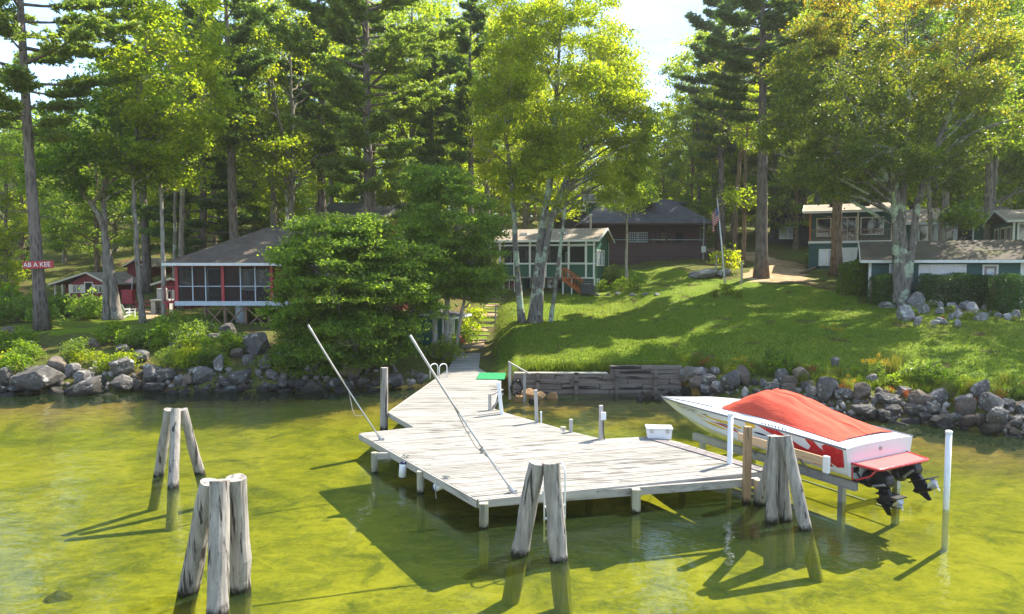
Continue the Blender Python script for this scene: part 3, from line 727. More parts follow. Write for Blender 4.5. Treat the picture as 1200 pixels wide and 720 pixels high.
b = loc_of(872, 318, 60)
make_tree('woodland_tree', 'thin tan trunk close beside the large grey pine', b, broadleaf(49,
          [stem_px(b, 60, [(871, 330), (872, 250), (874, 180), (878, 120)], [.19, .16, .12, .04])], [lobe_px(b, 60, 880, 140, 30, 50, 60, 1), lobe_px(b, 60, 872, 235, 22, 16, 20, -1)], per=60), B_BROWN, L_YG)
# --- woodland behind ------------------------------------------------------------------------------------------
protos = []
def wood_proto(kind, seed):
    if kind == 'pine': return pine(seed, 25, 8, 5.2, .34, 58, 8, 11, .46, dead=10)
    if kind == 'spruce': return pine(seed, 22, 2.5, 4.4, .28, 80, 7, 12, .40, dead=2, droop=.15, profile=lambda u: (1 - u) ** .85)
    rg = np.random.default_rng(seed); H = 21
    lx = rg.normal(0, .5)
    st = [([(0, 0, -.3), (lx * .3, 0, 6), (lx, .2, 12), (lx * 1.4, 0, 19)], [.26, .21, .15, .04]), ([(lx * .7, .1, 9), (lx + 1.8, -.5, 13), (lx + 2.6, -.8, 16.5)], [.13, .09, .03])]
    lo = [((0, 0, 15.5), (4.4, 4.4, 5.4), 190), ((1.8, -1, 10.5), (3.2, 3.2, 2.6), 70), ((-2, .5, 11.5), (3, 3, 3), 70), ((.5, .4, 7.0), (3.0, 3.0, 1.8), 40)]
    if kind == 'low': lo = [((0, 0, 11), (4.2, 4.2, 5.4), 170), ((1.5, -1, 6), (3.6, 3.4, 2.8), 90), ((-1.8, .3, 5), (3.4, 3.2, 2.6), 80), ((.3, -.6, 2.8), (2.6, 2.6, 1.6), 50)]
    return broadleaf(seed, st, lo, leaf=.24, per=80, clump=.85, flat=.42, limbs=40, up=.6, sides=7, gap=.07, gs=.36, twig=.016)
KIND = [('broad', 61, B_GREY, L_YG, 'tall yellow green broadleaf tree in the wood behind the cottages'), ('broad', 62, B_GREY, L_MG, 'tall mid green broadleaf tree in the wood behind the cottages'),
        ('low', 63, B_GREY, L_YG, 'bushy sunlit yellow green tree in the wood with leaves near the ground'), ('low', 64, B_BROWN, L_LG, 'bushy light green tree in the wood with leaves near the ground'),
        ('pine', 65, B_PINE, L_PINE_D, 'dark pine with bare lower trunk in the wood'), ('spruce', 66, B_PINE, L_PINE_D, 'dense dark conical evergreen in the wood'), ('broad', 67, B_PALE, L_MG, 'dark green shaded broadleaf tree deep in the wood')]
NAMES = {'broad': 'woodland_tree', 'low': 'understorey_tree', 'pine': 'pine_tree', 'spruce': 'spruce_tree'}
protos = [None] * len(KIND)
def wood(k, x, y, sc=1.0, rz=None):
    kind, seed, bk, lf, lab = KIND[k]
    loc = (x, y, gz(x, y) - .1); rz = rnd.uniform(0, 6.28) if rz is None else rz
    if protos[k] is None:
        protos[k] = make_tree(NAMES[kind], lab, loc, wood_proto(kind, seed), bk, lf, 'trees of the wood behind the cottages', rz); protos[k].scale = (sc, sc, sc); return protos[k]
    return place(protos[k], loc, rz, sc)
# (pixel column, distance, kind, scale): placed by hand so that the sky gap and the houses stay open
WOOD = [(8, 62, 2, .7), (-30, 58, 0, .9), (30, 76, 3, .9), (75, 84, 2, .9), (118, 78, 3, 1.0), (150, 72, 0, 1.0), (20, 92, 2, .8), (90, 98, 0, .75), (140, 92, 2, .95), (182, 82, 2, 1.0), (175, 66, 4, .95),
        (222, 74, 2, 1.0), (240, 66, 5, 1.05), (262, 84, 0, 1.05), (300, 74, 2, .95), (318, 66, 0, 1.0), (338, 80, 0, 1.1), (365, 88, 1, 1.15), (345, 60, 0, .95), (390, 92, 0, 1.1), (375, 66, 4, 1.0), (405, 96, 2, 1.1), (440, 90, 0, 1.15), (468, 80, 0, 1.05),
        (485, 68, 0, 1.0), (478, 96, 2, 1.2), (515, 84, 0, 1.1), (505, 62, 5, .8), (540, 92, 2, 1.1), (560, 80, 1, 1.1), (590, 90, 0, 1.1), (575, 70, 0, .9), (615, 82, 2, 1.05), (640, 96, 0, 1.0), (668, 92, 0, .9), (655, 108, 4, .9),
        (700, 100, 2, .95), (725, 96, 3, .85), (752, 90, 2, .78), (745, 104, 2, .9), (780, 88, 0, .78), (768, 100, 5, .75), (800, 94, 0, .78), (815, 82, 0, .92), (806, 76, 3, .7), (838, 88, 0, .95), (846, 74, 4, .9), (835, 104, 2, 1.0), (862, 84, 2, 1.0),
        (885, 92, 2, 1.1), (905, 78, 5, 1.05), (918, 88, 0, 1.1), (930, 74, 3, .8), (942, 96, 0, 1.15), (958, 82, 0, 1.1), (985, 90, 2, 1.1), (1000, 80, 2, 1.1), (1025, 92, 0, 1.15), (1045, 78, 4, 1.0), (1068, 86, 2, 1.1), (1090, 80, 0, 1.1),
        (1112, 92, 3, 1.1), (1135, 80, 2, 1.0), (1150, 94, 0, 1.15), (1175, 84, 2, 1.1), (1200, 90, 2, 1.1), (1215, 76, 0, 1.1), (1240, 66, 0, 1.1), (1265, 58, 2, 1.0),
        (60, 110, 0, .8), (200, 108, 0, 1.15), (300, 112, 3, 1.2), (440, 118, 0, 1.3), (530, 116, 3, 1.3), (620, 118, 0, 1.1), (800, 116, 3, .9), (890, 112, 3, 1.2), (1000, 114, 2, 1.3), (1110, 116, 3, 1.3), (250, 96, 3, 1.1), (160, 112, 3, 1.1), (100, 120, 3, 1.0)]
for n_w, (px, D, k, s_) in enumerate(WOOD):
    if n_w % 4 == 1 and 66 < D < 100 and px < 690: continue
    up = 1.0 if 690 < px < 812 or D > 105 else 1.12 if px < 120 else 1.34
    wood(k, (px - 600) / FOC * D + rnd.uniform(-.4, .4), D, s_ * up * rnd.uniform(.95, 1.05))
for i in range(26):
    px = -40 + i * 51 + rnd.uniform(-12, 12); D = rnd.uniform(98, 122)
    wood(2 + i % 2, (px - 600) / FOC * D, D, .72 if 690 < px < 840 else 1.15)
# shade trees just beyond the right edge of the lawn (their tops reach into the picture)
wood(1, 33, 36.5, .95); wood(1, 38, 45, 1.0)
# one white birch
b = loc_of(336, 290, 66)
make_tree('birch_tree', 'white birch stem standing behind the porch cabin roof', b, broadleaf(50, [stem_px(b, 66, [(337, 310), (336, 240), (334, 200), (330, 150)], [.17, .14, .11, .04])], [lobe_px(b, 66, 335, 165, 34, 34, 60)], per=60), B_BIRCH, L_YG)
# far wood reading as one mass on the hill
rgw = np.random.default_rng(77)
C = []; 
for i in range(210):
    x = rgw.uniform(-130, 150); y = rgw.uniform(128, 175); h = rgw.uniform(14, 22); 
    if 5 < x < 45: h *= .62
    m = 620
    C.append(np.array([x, y, gz(x, y) + h * .55]) + ell_points(m, (0, 0, 0), (4.5, 4.5, h * .58), rgw, .5))
C = np.concatenate(C); n_ = len(C)
V, F = leaf_quads(C, rgw.normal(size=(n_, 3)) + [0, 0, .5], rgw.uniform(.7, 1.3, n_), .8, rgw)
tag(link_mesh('far_woods', np_mesh('far_woods', V, F), L_MG), 'far woodland rising behind the cottages', 'woods', kind='stuff')
# ------------------------------------------------------------------ buildings
M_RED = m_clap('red_siding', (.20, .022, .022), .16, .18, worn=(.26, .10, .085))
M_REDP = simple('red_paint', (.42, .035, .045), .5, .15, dirt=(.25, .08, .07))
M_GREEN = m_clap('green_siding', (.028, .105, .066), .14, .18, worn=(.06, .12, .09))
M_TEAL = m_clap('teal_siding', (.030, .092, .088), .14, .18, worn=(.06, .12, .115))
M_BROWN = m_clap('brown_siding', (.085, .050, .050), .18, .22, worn=(.13, .09, .08))
M_TAN = m_clap('tan_siding', (.46, .20, .085), .16, .15, worn=(.5, .30, .18))
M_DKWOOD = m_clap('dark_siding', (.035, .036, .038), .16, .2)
M_WHITE = simple('white_trim', (.74, .74, .72), .5, .06, dirt=(.45, .43, .38))
M_CREAM = simple('cream_trim', (.66, .58, .42), .55, .08, dirt=(.4, .34, .25))
M_SILL = simple('pale_blue_board', (.52, .58, .64), .55, .08, dirt=(.35, .36, .36))
M_ORANGE = simple('orange_stain', (.44, .13, .035), .6, .2, dirt=(.25, .09, .04))
M_SH_BR = m_shingle('brown_shingle', (.135, .105, .085), moss=(.21, .17, .13))
M_SH_TAN = m_shingle('tan_shingle', (.34, .28, .22), moss=(.24, .19, .13))
M_SH_DK = m_shingle('slate_shingle', (.085, .083, .090), moss=(.14, .135, .12))
M_SH_MOSS = m_shingle('mossy_shingle', (.12, .10, .08), moss=(.15, .15, .05))
M_GLASS = m_glass(); M_SCREEN = m_screen()
M_CURT_SKY = simple('curtain_and_sky_glass', (.36, .42, .50), .12, .15, spec=.7)  # curtain colour; on the low house it paints reflected sky into the panes
M_DARK = simple('dark_interior', (.035, .03, .03), .9, .2)
M_FLOORW = simple('porch_floor', (.20, .17, .15), .7, .2)
M_DECKB = m_wood('brown_deck_wood', (.13, .075, .05), (.30, .19, .13), 2)
M_METAL = simple('galvanised_metal', (.42, .43, .44), .4, .15, metal=.8)
M_GREYWOOD = m_wood('grey_post_wood', (.20, .18, .165), (.46, .43, .40), 2, fine=14)
M_CONC = simple('pale_concrete', (.42, .41, .38), .85, .18, bump=.3)

def wmap(face, L, d):
    """wall coordinates (u along, o outward, v up) -> local"""
    return {'front': lambda u, o, v: (u, -o + d, v), 'right': lambda u, o, v: (L + o + d, u, v), 'left': lambda u, o, v: (-o + d, u, v)}[face]
def wbox(mb, f, u0, u1, o0, o1, v0, v1, mat=None):
    a = f(u0, o0, v0); b = f(u1, o1, v1)
    mb.box(min(a[0], b[0]), max(a[0], b[0]), min(a[1], b[1]), max(a[1], b[1]), min(a[2], b[2]), max(a[2], b[2]), mat)
def window(par, f, u0, u1, v0, v1, mat=None, pane=None, nx=1, nz=1, t=.09, name='window'):
    mat = mat or M_WHITE; m = MB()
    wbox(m, f, u0 - t, u0, 0, .06, v0 - t, v1 + t); wbox(m, f, u1, u1 + t, 0, .06, v0 - t, v1 + t)
    wbox(m, f, u0, u1, 0, .06, v1, v1 + t); wbox(m, f, u0, u1, 0, .085, v0 - t, v0)
    for i in range(1, nx): c = u0 + (u1 - u0) * i / nx; wbox(m, f, c - .025, c + .025, .012, .05, v0, v1)
    for i in range(1, nz): c = v0 + (v1 - v0) * i / nz; wbox(m, f, u0, u1, .014, .046, c - .02, c + .02)
    o = m.build(name, mat, par)
    p = MB(); wbox(p, f, u0, u1, .002, .02, v0, v1); p.build('pane', pane or M_GLASS, o); return o
def door(par, f, u0, u1, v0, v1, mat, trim=None, glass=False):
    m = MB(); t = .09; trim = trim or M_WHITE
    m.mat = 1
    wbox(m, f, u0 - t, u0, 0, .06, v0, v1 + t); wbox(m, f, u1, u1 + t, 0, .06, v0, v1 + t); wbox(m, f, u0, u1, 0, .06, v1, v1 + t)
    m.mat = 0; wbox(m, f, u0, u1, .003, .04, v0, v1)
    o = m.build('door', [mat, trim], par)
    if glass: p = MB(); wbox(p, f, u0 + .12, u1 - .12, .042, .05, v0 + .9, v1 - .15); p.build('pane', M_CURT_SKY, o)
    h = MB(); h.lathe([(.0, 0), (.035, .0), (.035, .05), (0, .06)], f(u1 - .1, .06, v0 + 1.0), 8); h.build('handle', M_METAL, o)
    return o
def roof_slabs(par, planes, th, mat, name='roof', fascia=None, fw=.16):
    m = MB()
    for pl in planes: m.slab(pl, th)
    o = m.build(name, mat, par)
    return o
def fascia(par, segs, mat, w_=.05, h=.17, name='fascia'):
    m = MB()
    for a, b in segs: m.bar(a, b, w_, h)
    return m.build(name, mat, par)
def gable_roof(par, x0, x1, y0, y1, ze, rise, mat, trim, along='x', th=.10, peak=.5):
    """ridge along x (front plane faces the viewer) or along y (gable faces the viewer)"""
    if along == 'x':
        yr = y0 + (y1 - y0) * peak; zr = ze + rise
        pl = [[(x0, y0, ze), (x1, y0, ze), (x1, yr, zr), (x0, yr, zr)], [(x0, yr, zr), (x1, yr, zr), (x1, y1, ze), (x0, y1, ze)]]
        ro = roof_slabs(par, pl, th, mat)
        e = .03
        fascia(par, [((x0, y0 - e, ze - .1), (x1, y0 - e, ze - .1))] + [(((x), y0, ze - .07), (x, yr, zr - .07)) for x in (x0 - e, x1 + e)] + [((x, yr, zr - .07), (x, y1, ze - .07)) for x in (x0 - e, x1 + e)], trim)
    else:
        xr = x0 + (x1 - x0) * peak; zr = ze + rise
        pl = [[(x0, y0, ze), (xr, y0, zr), (xr, y1, zr), (x0, y1, ze)], [(xr, y0, zr), (x1, y0, ze), (x1, y1, ze), (xr, y1, zr)]]
        ro = roof_slabs(par, pl, th, mat)
        e = .03
        fascia(par, [((x0, y0 - e, ze - .06), (xr, y0 - e, zr - .06)), ((xr, y0 - e, zr - .06), (x1, y0 - e, ze - .06)), ((x0 - e, y0, ze - .06), (x0 - e, y1, ze - .06)), ((x1 + e, y0, ze - .06), (x1 + e, y1, ze - .06))], trim)
    return ro

# --- red screened cabin on stilts ---
cx0 = at_d(206, 353, 43).x; base = 2.0; zf = 3.72 - base
h = empty('porch_cabin', (cx0, 43, base), 0, 'red cabin with screened porch raised on stilts over the rocky shore', 'cabin')
Wd, Dp, PW = 12.6, 8.2, 6.05; ze = zf + 2.42
m = MB(); m.box(0, Wd, 2.5, Dp, zf, ze); m.box(PW + .1, Wd, .3, 2.499, zf, ze); m.build('wall', M_RED, h)
m = MB(); m.box(-.02, Wd, .02, Dp - .02, zf - .2, zf - .002); m.build('floor', M_FLOORW, h)
m = MB(); m.box(-.05, PW + 1.0, -.06, .015, zf - .26, zf + .02); m.build('sill_board', M_SILL, h)
for x in (.07, 2.98, PW): MB().box(x - .09, x + .09, 0, .18, zf + .021, ze - .22).build('porch_post', M_REDP, h)
MB().box(-.02, PW + .09, -.02, .2, ze - .219, ze - .001).build('porch_beam', M_REDP, h)
MB().box(-.02, .16, .21, 2.49, ze - .219, ze - .001).build('porch_beam', M_REDP, h)
MB().box(-.02, .16, 2.3, 2.49, zf, ze - .22).build('porch_post', M_REDP, h)
for x0, x1, mids in ((.16, 2.89, (.33, .63)), (3.07, 5.96, (.35, .67))):
    m = MB()
    for u in mids: x = x0 + (x1 - x0) * u; m.box(x - .03, x + .03, .05, .11, zf + .021, ze - .22)
    m.box(x0, x1, .06, .10, zf + .93, zf + .98)
    fr = m.build('screen_frame', M_SILL, h)
    MB().box(x0, x1, .115, .118, zf + .021, ze - .221).build('screen', M_SCREEN, fr)
m = MB(); m.box(.06, .11, .2, 2.3, zf + .93, zf + .98); fr = m.build('screen_frame', M_SILL, h); MB().box(.112, .115, .19, 2.3, zf + .021, ze - .221).build('screen', M_SCREEN, fr)
f = wmap('front', Wd, 2.5)
window(h, f, 3.3, 5.2, zf + .7, zf + 1.95, M_WHITE, M_CURT_SKY, 4, 1); door(h, f, 1.0, 1.85, zf + .01, zf + 2.0, M_DARK)
f = wmap('front', Wd, .3); window(h, f, 7.0, 7.7, zf + 1.05, zf + 1.95, M_WHITE, M_CURT_SKY, 2, 1); window(h, f, 9.0, 10, zf + 1.05, zf + 1.95, M_WHITE, M_GLASS, 2, 1)
e0, e1, f0, f1, rz_ = -.5, Wd + .5, -.55, Dp + .5, ze + 2.45; ra, rb, yr = 4.4, 8.4, Dp / 2
roof_slabs(h, [[(e0, f0, ze), (e1, f0, ze), (rb, yr, rz_), (ra, yr, rz_)], [(e0, f1, ze), (e0, f0, ze), (ra, yr, rz_)], [(e1, f0, ze), (e1, f1, ze), (rb, yr, rz_)], [(e1, f1, ze), (e0, f1, ze), (ra, yr, rz_), (rb, yr, rz_)]], .1, M_SH_BR)
fascia(h, [((e0, f0 - .03, ze - .08), (e1, f0 - .03, ze - .08)), ((e0 - .03, f0, ze - .08), (e0 - .03, f1, ze - .08))], M_WHITE)
MB().box(-1.1, -.06, .6, 5, zf - .16, zf - .03).build('side_deck', M_REDP, h)
MB().box(-1.0, -.84, .7, .86, -.4, zf - .161).build('stilt', M_REDP, h)
m = MB(); m.bar((-1.05, .65, zf + .9), (-1.05, 5, zf + .9), .06); m.bar((-1.05, .65, zf + .9), (-.06, .65, zf + .9), .06)
for i in range(10): m.bar((-1.05, .65 + i * .46, zf - .03), (-1.05, .65 + i * .46, zf + .9), .04)
m.build('side_railing', M_REDP, h)
st = [1.75, 3.0, 4.3, 5.8, 8.2, 10.6]
for x in st:
    for y in (.25, 3.2): MB().box(x - .08, x + .08, y - .08, y + .08, -.9 if y < 1 else -.4, zf - .21).build('stilt', M_DECKB, h)
for a, b_ in zip(st[:-1], st[1:]):
    for (p, q) in ((.1, 1.3), (1.3, .1)): MB().bar((a + .1, .14, p), (b_ - .1, .12 if p < q else .17, q), .05, .09).build('brace', M_DECKB, h)
t_ = empty('water_tank', (cx0 + 3.75, 43.9, gz(cx0 + 3.75, 43.9) - .05), 0, 'white tank standing under the porch between the stilts', 'tank')
MB().lathe([(.30, 0), (.36, .05), (.36, 1.05), (.30, 1.2), (.12, 1.3), (.12, 1.38)], n=18).build('tank_body', M_SILL, t_, True); MB().lathe([(.06, 1.38), (.09, 1.40), (.09, 1.46), (.02, 1.5)], n=10).build('valve', M_METAL, t_)
def patio_chair(loc, rz, mat, label, group=None, name='lawn_chair'):
    r = empty(name, loc, rz, label, 'chair', group)
    m = MB()
    for i in range(5): m.bar((-.28, -.28 + i * .13, .36 - i * .018), (.28, -.28 + i * .13, .36 - i * .018), .11, .022)
    m.build('seat', mat, r)
    m = MB()
    for i in range(5): x = -.24 + i * .12; m.bar((x, .28, .3), (x * 1.15, .55, 1.0 - abs(i - 2) * .05), .1, .022)
    m.build('backrest', mat, r)
    for s_ in (-1, 1):
        MB().bar((s_ * .33, -.3, 0), (s_ * .33, -.3, .56), .03, .09).build('leg', mat, r); MB().bar((s_ * .30, .55, 0), (s_ * .30, -.2, .34), .03, .1).build('leg', mat, r)
        MB().bar((s_ * .36, -.38, .575), (s_ * .36, .4, .555), .11, .025).build('arm', mat, r)
    return r
M_CHDK = simple('dark_chair', (.06, .055, .055), .6, .2)
patio_chair((cx0 + 1.9, 44.2, base + zf + .001), .4, M_CHDK, 'dark chair inside the screened porch near its left end', name='porch_chair')
patio_chair((cx0 + 4.6, 44.0, base + zf + .001), -.5, M_CHDK, 'dark chair inside the screened porch before the white curtained window', name='porch_chair')

# --- green cottage with screened upper porch ---
th = R(-18); L_ = 8.5
bx, by = 6.9 - L_ * math.cos(th), 57 - L_ * math.sin(th)
base = 3.28; Dp = 6.6
h = empty('green_cottage', (bx, by, base), th, 'two storey dark green cottage with white trimmed screened porch and orange stairs', 'cottage')
m = MB(); m.box(0, L_, 1.6, Dp, .0, 4.85); m.box(6.9, L_, .06, 1.6, 0, 4.85); m.prism([(.06, 4.85), (Dp, 4.85), (Dp * .5, 5.82)], L_ - .12, L_, 'x'); m.prism([(.06, 4.85), (Dp, 4.85), (Dp * .5, 5.82)], 0, .12, 'x')
m.box(0, 6.899, .1, .25, 1.72, 2.78); m.box(0, 2.2, .12, 1.599, .16, 1.599); m.box(5.6, 6.899, .12, 1.599, .16, 1.599)
m.build('wall', M_GREEN, h)
MB().box(0, 6.89, .0, 1.6, 1.602, 1.70).build('porch_floor', M_FLOORW, h)
m = MB(); m.box(-.03, L_ + .02, .02, .10, 0, .155); m.box(-.03, L_ + .02, .03, .10, 1.6, 1.72); m.box(-.03, L_ + .02, .03, .10, 2.79, 2.93); m.box(-.03, L_ + .02, .03, .10, 4.36, 4.5); m.build('trim_band', M_WHITE, h)
for x in (.12, 1.45, 2.85, 4.25, 5.55, 6.25, 7.75, 8.42): MB().box(x - .075, x + .075, .0, .15, 1.721, 4.84).build('corner_board', M_WHITE, h)
MB().box(L_ - .08, L_ + .03, -.02, .1, .156, 1.60).build('corner_board', M_WHITE, h)
for x0, x1 in ((.2, 1.37), (1.53, 2.77), (2.93, 4.17), (4.33, 5.47)): MB().box(x0, x1, .105, .108, 2.93, 4.36).build('screen', M_SCREEN, h)
f = wmap('front', L_, 1.6); window(h, f, .7, 1.3, 2.6, 3.9, M_WHITE, M_GLASS, 1, 2); window(h, f, 2.1, 2.7, 2.6, 3.9, M_WHITE, M_GLASS, 1, 2); window(h, f, 3.5, 4.2, 2.5, 4.0, M_CREAM, M_GLASS, 1, 2); door(h, f, 5.7, 6.5, 1.72, 3.75, M_DARK)
f = wmap('front', L_, .06); window(h, f, 6.36, 7.64, 2.95, 4.3, M_WHITE, M_GLASS, 1, 1, .03)
f2 = wmap('front', L_, .12); window(h, f2, .5, 1.9, .45, 1.4, M_WHITE, M_GLASS, 3, 1)
f3 = wmap('front', L_, 1.6); window(h, f3, 2.5, 3.7, .2, 1.45, M_WHITE, M_GLASS, 2, 1); window(h, f3, 4.1, 5.4, .2, 1.45, M_WHITE, M_GLASS, 2, 1)
f = wmap('right', L_, 0)
for u in (.75, 2.0, 3.3): window(h, f, u, u + .75, 2.75, 3.95, M_WHITE, M_CURT_SKY, 1, 2)
window(h, f, 1.0, 1.9, .5, 1.5, M_WHITE, M_CURT_SKY, 1, 2); window(h, f, 3.6, 4.6, .4, 1.4, M_WHITE, M_CURT_SKY, 1, 2)
MB().box(L_ + .0, L_ + .02, Dp - .12, Dp + .02, .156, 4.85).build('corner_board', M_WHITE, h)
ro = gable_roof(h, -.45, L_ + .45, -.5, Dp + .5, 4.86, 1.12, M_SH_TAN, M_WHITE)
for x, y in ((1.6, 1.1), (5.0, 1.3)):
    z_ = 4.86 + 1.12 * (y + .5) / 3.8; MB().box(x, x + .7, y, y + .6, z_ + .02, z_ + .22).build('roof_vent', M_WHITE, ro)
MB().lathe([(.09, 5.5), (.09, 7.0), (.12, 7.0), (.12, 7.15)], (7.6, 2.6, 0), 10).build('chimney_pipe', M_WHITE, h, True)
n_ = 8
sb = MB()
for y in (-1.27, -.13): sb.bar((6.05, y, 1.58), (8.5, y, -.15), .06, .24)
so_ = sb.build('porch_stair', M_ORANGE, h)
for i in range(n_): x = 6.15 + i * .28; z_ = 1.62 - i * .205; MB().box(x, x + .31, -1.24, -.16, z_ - .05, z_).build('tread', M_ORANGE, so_)
for y in (-1.27, -.13):
    m = MB(); m.bar((6.05, y, 2.5), (8.45, y, .82), .09, .09); m.bar((6.05, y, 1.6), (6.05, y, 2.5), .09); m.bar((8.42, y, -.1), (8.42, y, .86), .1)
    for i in range(1, 9): x = 6.05 + i * .265; m.bar((x, y, 1.58 - i * .187), (x, y, 2.5 - i * .185), .035)
    m.build('stair_railing', M_ORANGE, so_)
MB().box(6.0, 6.9, -1.3, .0, 1.58, 1.7).build('landing', M_ORANGE, h)
for x in (6.08, 6.82): MB().box(x - .05, x + .05, -1.25, -1.15, -.2, 1.579).build('landing_post', M_WHITE, h)
gr = empty('barbecue_grill', (6.15, 55.3, gz(6.15, 55.3) - .02), th, 'dark barbecue grill parked at the foot of the orange stairs', 'grill')
M_GRILL = simple('grill_enamel', (.05, .052, .058), .4, .2)
MB().box(-.55, .55, -.28, .28, .12, .85).build('cabinet', M_GRILL, gr, bevel=.02); MB().prism([(-.26, .86), (.28, .86), (.24, 1.1), (.05, 1.22), (-.16, 1.14)], -.42, .42, 'x').build('hood', M_GRILL, gr)
MB().box(-.3, .3, -.31, -.285, .98, 1.01).build('handle', M_METAL, gr)
for x in (-.5, .5): MB().tube([(x - .03, 0, .1), (x + .03, 0, .1)], .1, 12).build('wheel', M_GRILL, gr)

# --- dark brown cottage with open porch ---
base = 6.05; L_, Dp = 12.0, 8.5
h = empty('brown_cottage', (7.3, 68, base), 0, 'dark brown cottage with deep open porch and big grey roof', 'cottage')
m = MB(); m.box(0, L_, 2.6, Dp, 0, 4.1); m.box(0, L_, .0, .14, -.8, 2.12); m.box(0, .14, .14, 2.6, -.8, 2.12); m.box(L_ - .14, L_, .14, 2.6, -.8, 2.12); m.build('wall', M_BROWN, h)
MB().box(.14, L_ - .14, .14, 2.6, 1.15, 1.25).build('porch_floor', M_FLOORW, h)
MB().box(-.05, L_ + .05, -.05, .19, 2.121, 2.18).build('rail_cap', M_BROWN, h)
m = MB(); m.bar((0, .07, 2.48), (L_, .07, 2.48), .05); m.build('rail', M_SILL, h)
for x in (.1, 4.1, 8.0, L_ - .1): MB().box(x - .08, x + .08, .0, .16, 2.181, 4.05).build('porch_post', M_BROWN, h)
MB().box(-.05, L_ + .05, -.04, .2, 3.9, 4.095).build('porch_beam', M_BROWN, h)
t = NT('lattice_panel'); c = t.coord('Object', (1, 1, 1), rot=(0, R(45), 0))
ck = t.n('ShaderNodeTexChecker', {'Vector': c, 'Scale': 6.5, 'Color1': (.55, .62, .70, 1), 'Color2': (.05, .05, .06, 1)}).outputs[0]
M_LATT = t.done(t.bsdf(ck, .6))
f = wmap('front', L_, 2.6)
for u in (4.75, 5.75): window(h, f, u, u + .85, 2.35, 3.3, M_SILL, M_LATT, 1, 1, .05, 'lattice_panel')
window(h, f, 7.3, 8.5, 2.3, 3.3, M_BROWN, M_GLASS, 2, 1); window(h, f, 1.2, 2.6, 2.3, 3.3, M_BROWN, M_GLASS, 2, 1); door(h, f, 9.5, 10.3, 1.25, 3.3, M_DARK, M_BROWN)
e0, e1, f0, f1, zz, zt = -.6, L_ + .6, -.7, Dp + .4, 4.1, 6.9; ra, rb, yr = 2.6, L_ - 2.6, 4.6
roof_slabs(h, [[(e0, f0, zz), (e1, f0, zz), (rb, yr, zt), (ra, yr, zt)], [(e0, f1, zz), (e0, f0, zz), (ra, yr, zt)], [(e1, f0, zz), (e1, f1, zz), (rb, yr, zt)], [(e1, f1, zz), (e0, f1, zz), (ra, yr, zt), (rb, yr, zt)]], .1, M_SH_DK)
fascia(h, [((e0, f0 - .03, zz - .08), (e1, f0 - .03, zz - .08))], M_BROWN)
m = MB(); m.box(4.2, 7.2, 1.5, 4.5, 5.1, 6.35); dm = m.build('dormer', M_SH_DK, h)
MB().slab([(3.9, 1.2, 6.36), (7.5, 1.2, 6.36), (7.5, 4.9, 7.15), (3.9, 4.9, 7.15)], .1).build('dormer_roof', M_SH_TAN, dm); window(dm, wmap('front', L_, 1.5), 4.5, 6.9, 5.5, 6.15, M_BROWN, M_GLASS, 3, 1)
m = MB(); m.box(.9, L_ - .9, 5.2, 8.2, 4.2, 6.5); up_ = m.build('upper_storey', M_GREEN, h); MB().slab([(.5, 4.9, 6.55), (L_ - .5, 4.9, 6.55), (L_ - .5, 8.6, 7.1), (.5, 8.6, 7.1)], .1).build('upper_roof', M_SH_DK, up_)
patio_chair((15.6, 69.2, base + 1.251), .2, simple('pale_blue_paint', (.45, .62, .72), .5), 'pale blue chair on the dark brown porch', name='porch_chair')
tb = empty('porch_table', (13.6, 69.3, base + 1.251), 0, 'teal topped table on the dark brown porch', 'table')
M_TEALP = simple('teal_paint', (.04, .20, .20), .5)
MB().box(-.8, .8, -.4, .4, .7, .74).build('table_top', M_TEALP, tb)
for x in (-.7, .7):
    for y in (-.32, .32): MB().box(x - .03, x + .03, y - .03, y + .03, 0, .699).build('leg', M_CHDK, tb)
ub = empty('utility_box', (18.8, 67.3, gz(18.8, 67.3)), 0, 'white meter box on a post at the corner of the brown porch', 'meter box')
MB().box(-.05, .05, -.05, .05, -.2, 2.6).build('post', M_GREYWOOD, ub); MB().box(-.22, .22, -.16, -.051, .7, 1.3).build('box_housing', M_WHITE, ub, bevel=.02)
MB().tube([(0, -.07, 1.3), (0, -.07, 4.4)], .025, 6).build('conduit', M_METAL, ub)

# --- balcony house ---
th = R(-24); base = 5.3; L_, Dp = 6.1, 8
h = empty('balcony_house', (24.7, 57, base), th, 'teal house with a brown railed balcony above white garage doors', 'house')
m = MB(); m.box(0, L_, 0, Dp, -.6, 2.5); m.box(0, L_, 1.8, Dp, 2.7, 5.1); m.build('wall', M_TEAL, h)
MB().box(-.06, L_ + .06, -.1, Dp, 2.505, 2.69).build('deck_band', M_WHITE, h)
f = wmap('front', L_, 0); window(h, f, .85, 2.0, .75, 1.95, M_WHITE, M_CURT_SKY, 2, 1); window(h, f, 4.25, 4.9, .75, 1.95, M_WHITE, M_CURT_SKY, 1, 1)
for u in (2.55, 3.32): door(h, f, u, u + .72, 0, 2.05, M_WHITE)
f = wmap('front', L_, 1.8); window(h, f, .6, 1.6, 3.2, 4.6, M_CREAM, M_GLASS, 1, 1); window(h, f, 2.3, 3.5, 2.75, 4.65, M_WHITE, M_GLASS, 2, 1); window(h, f, 3.95, 5.5, 3.3, 4.6, M_WHITE, M_GLASS, 2, 1)
rl = MB(); rl.bar((0, .02, 3.6), (L_, .02, 3.6), .07, .09); rl.bar((0, .02, 2.82), (L_, .02, 2.82), .05); rl.bar((.02, .02, 3.6), (.02, 1.8, 3.6), .07)
for i in range(38): x = .05 + i * (L_ - .1) / 37; rl.bar((x, .02, 2.69), (x, .02, 3.58), .035)
rl.build('balcony_railing', M_DECKB, h)
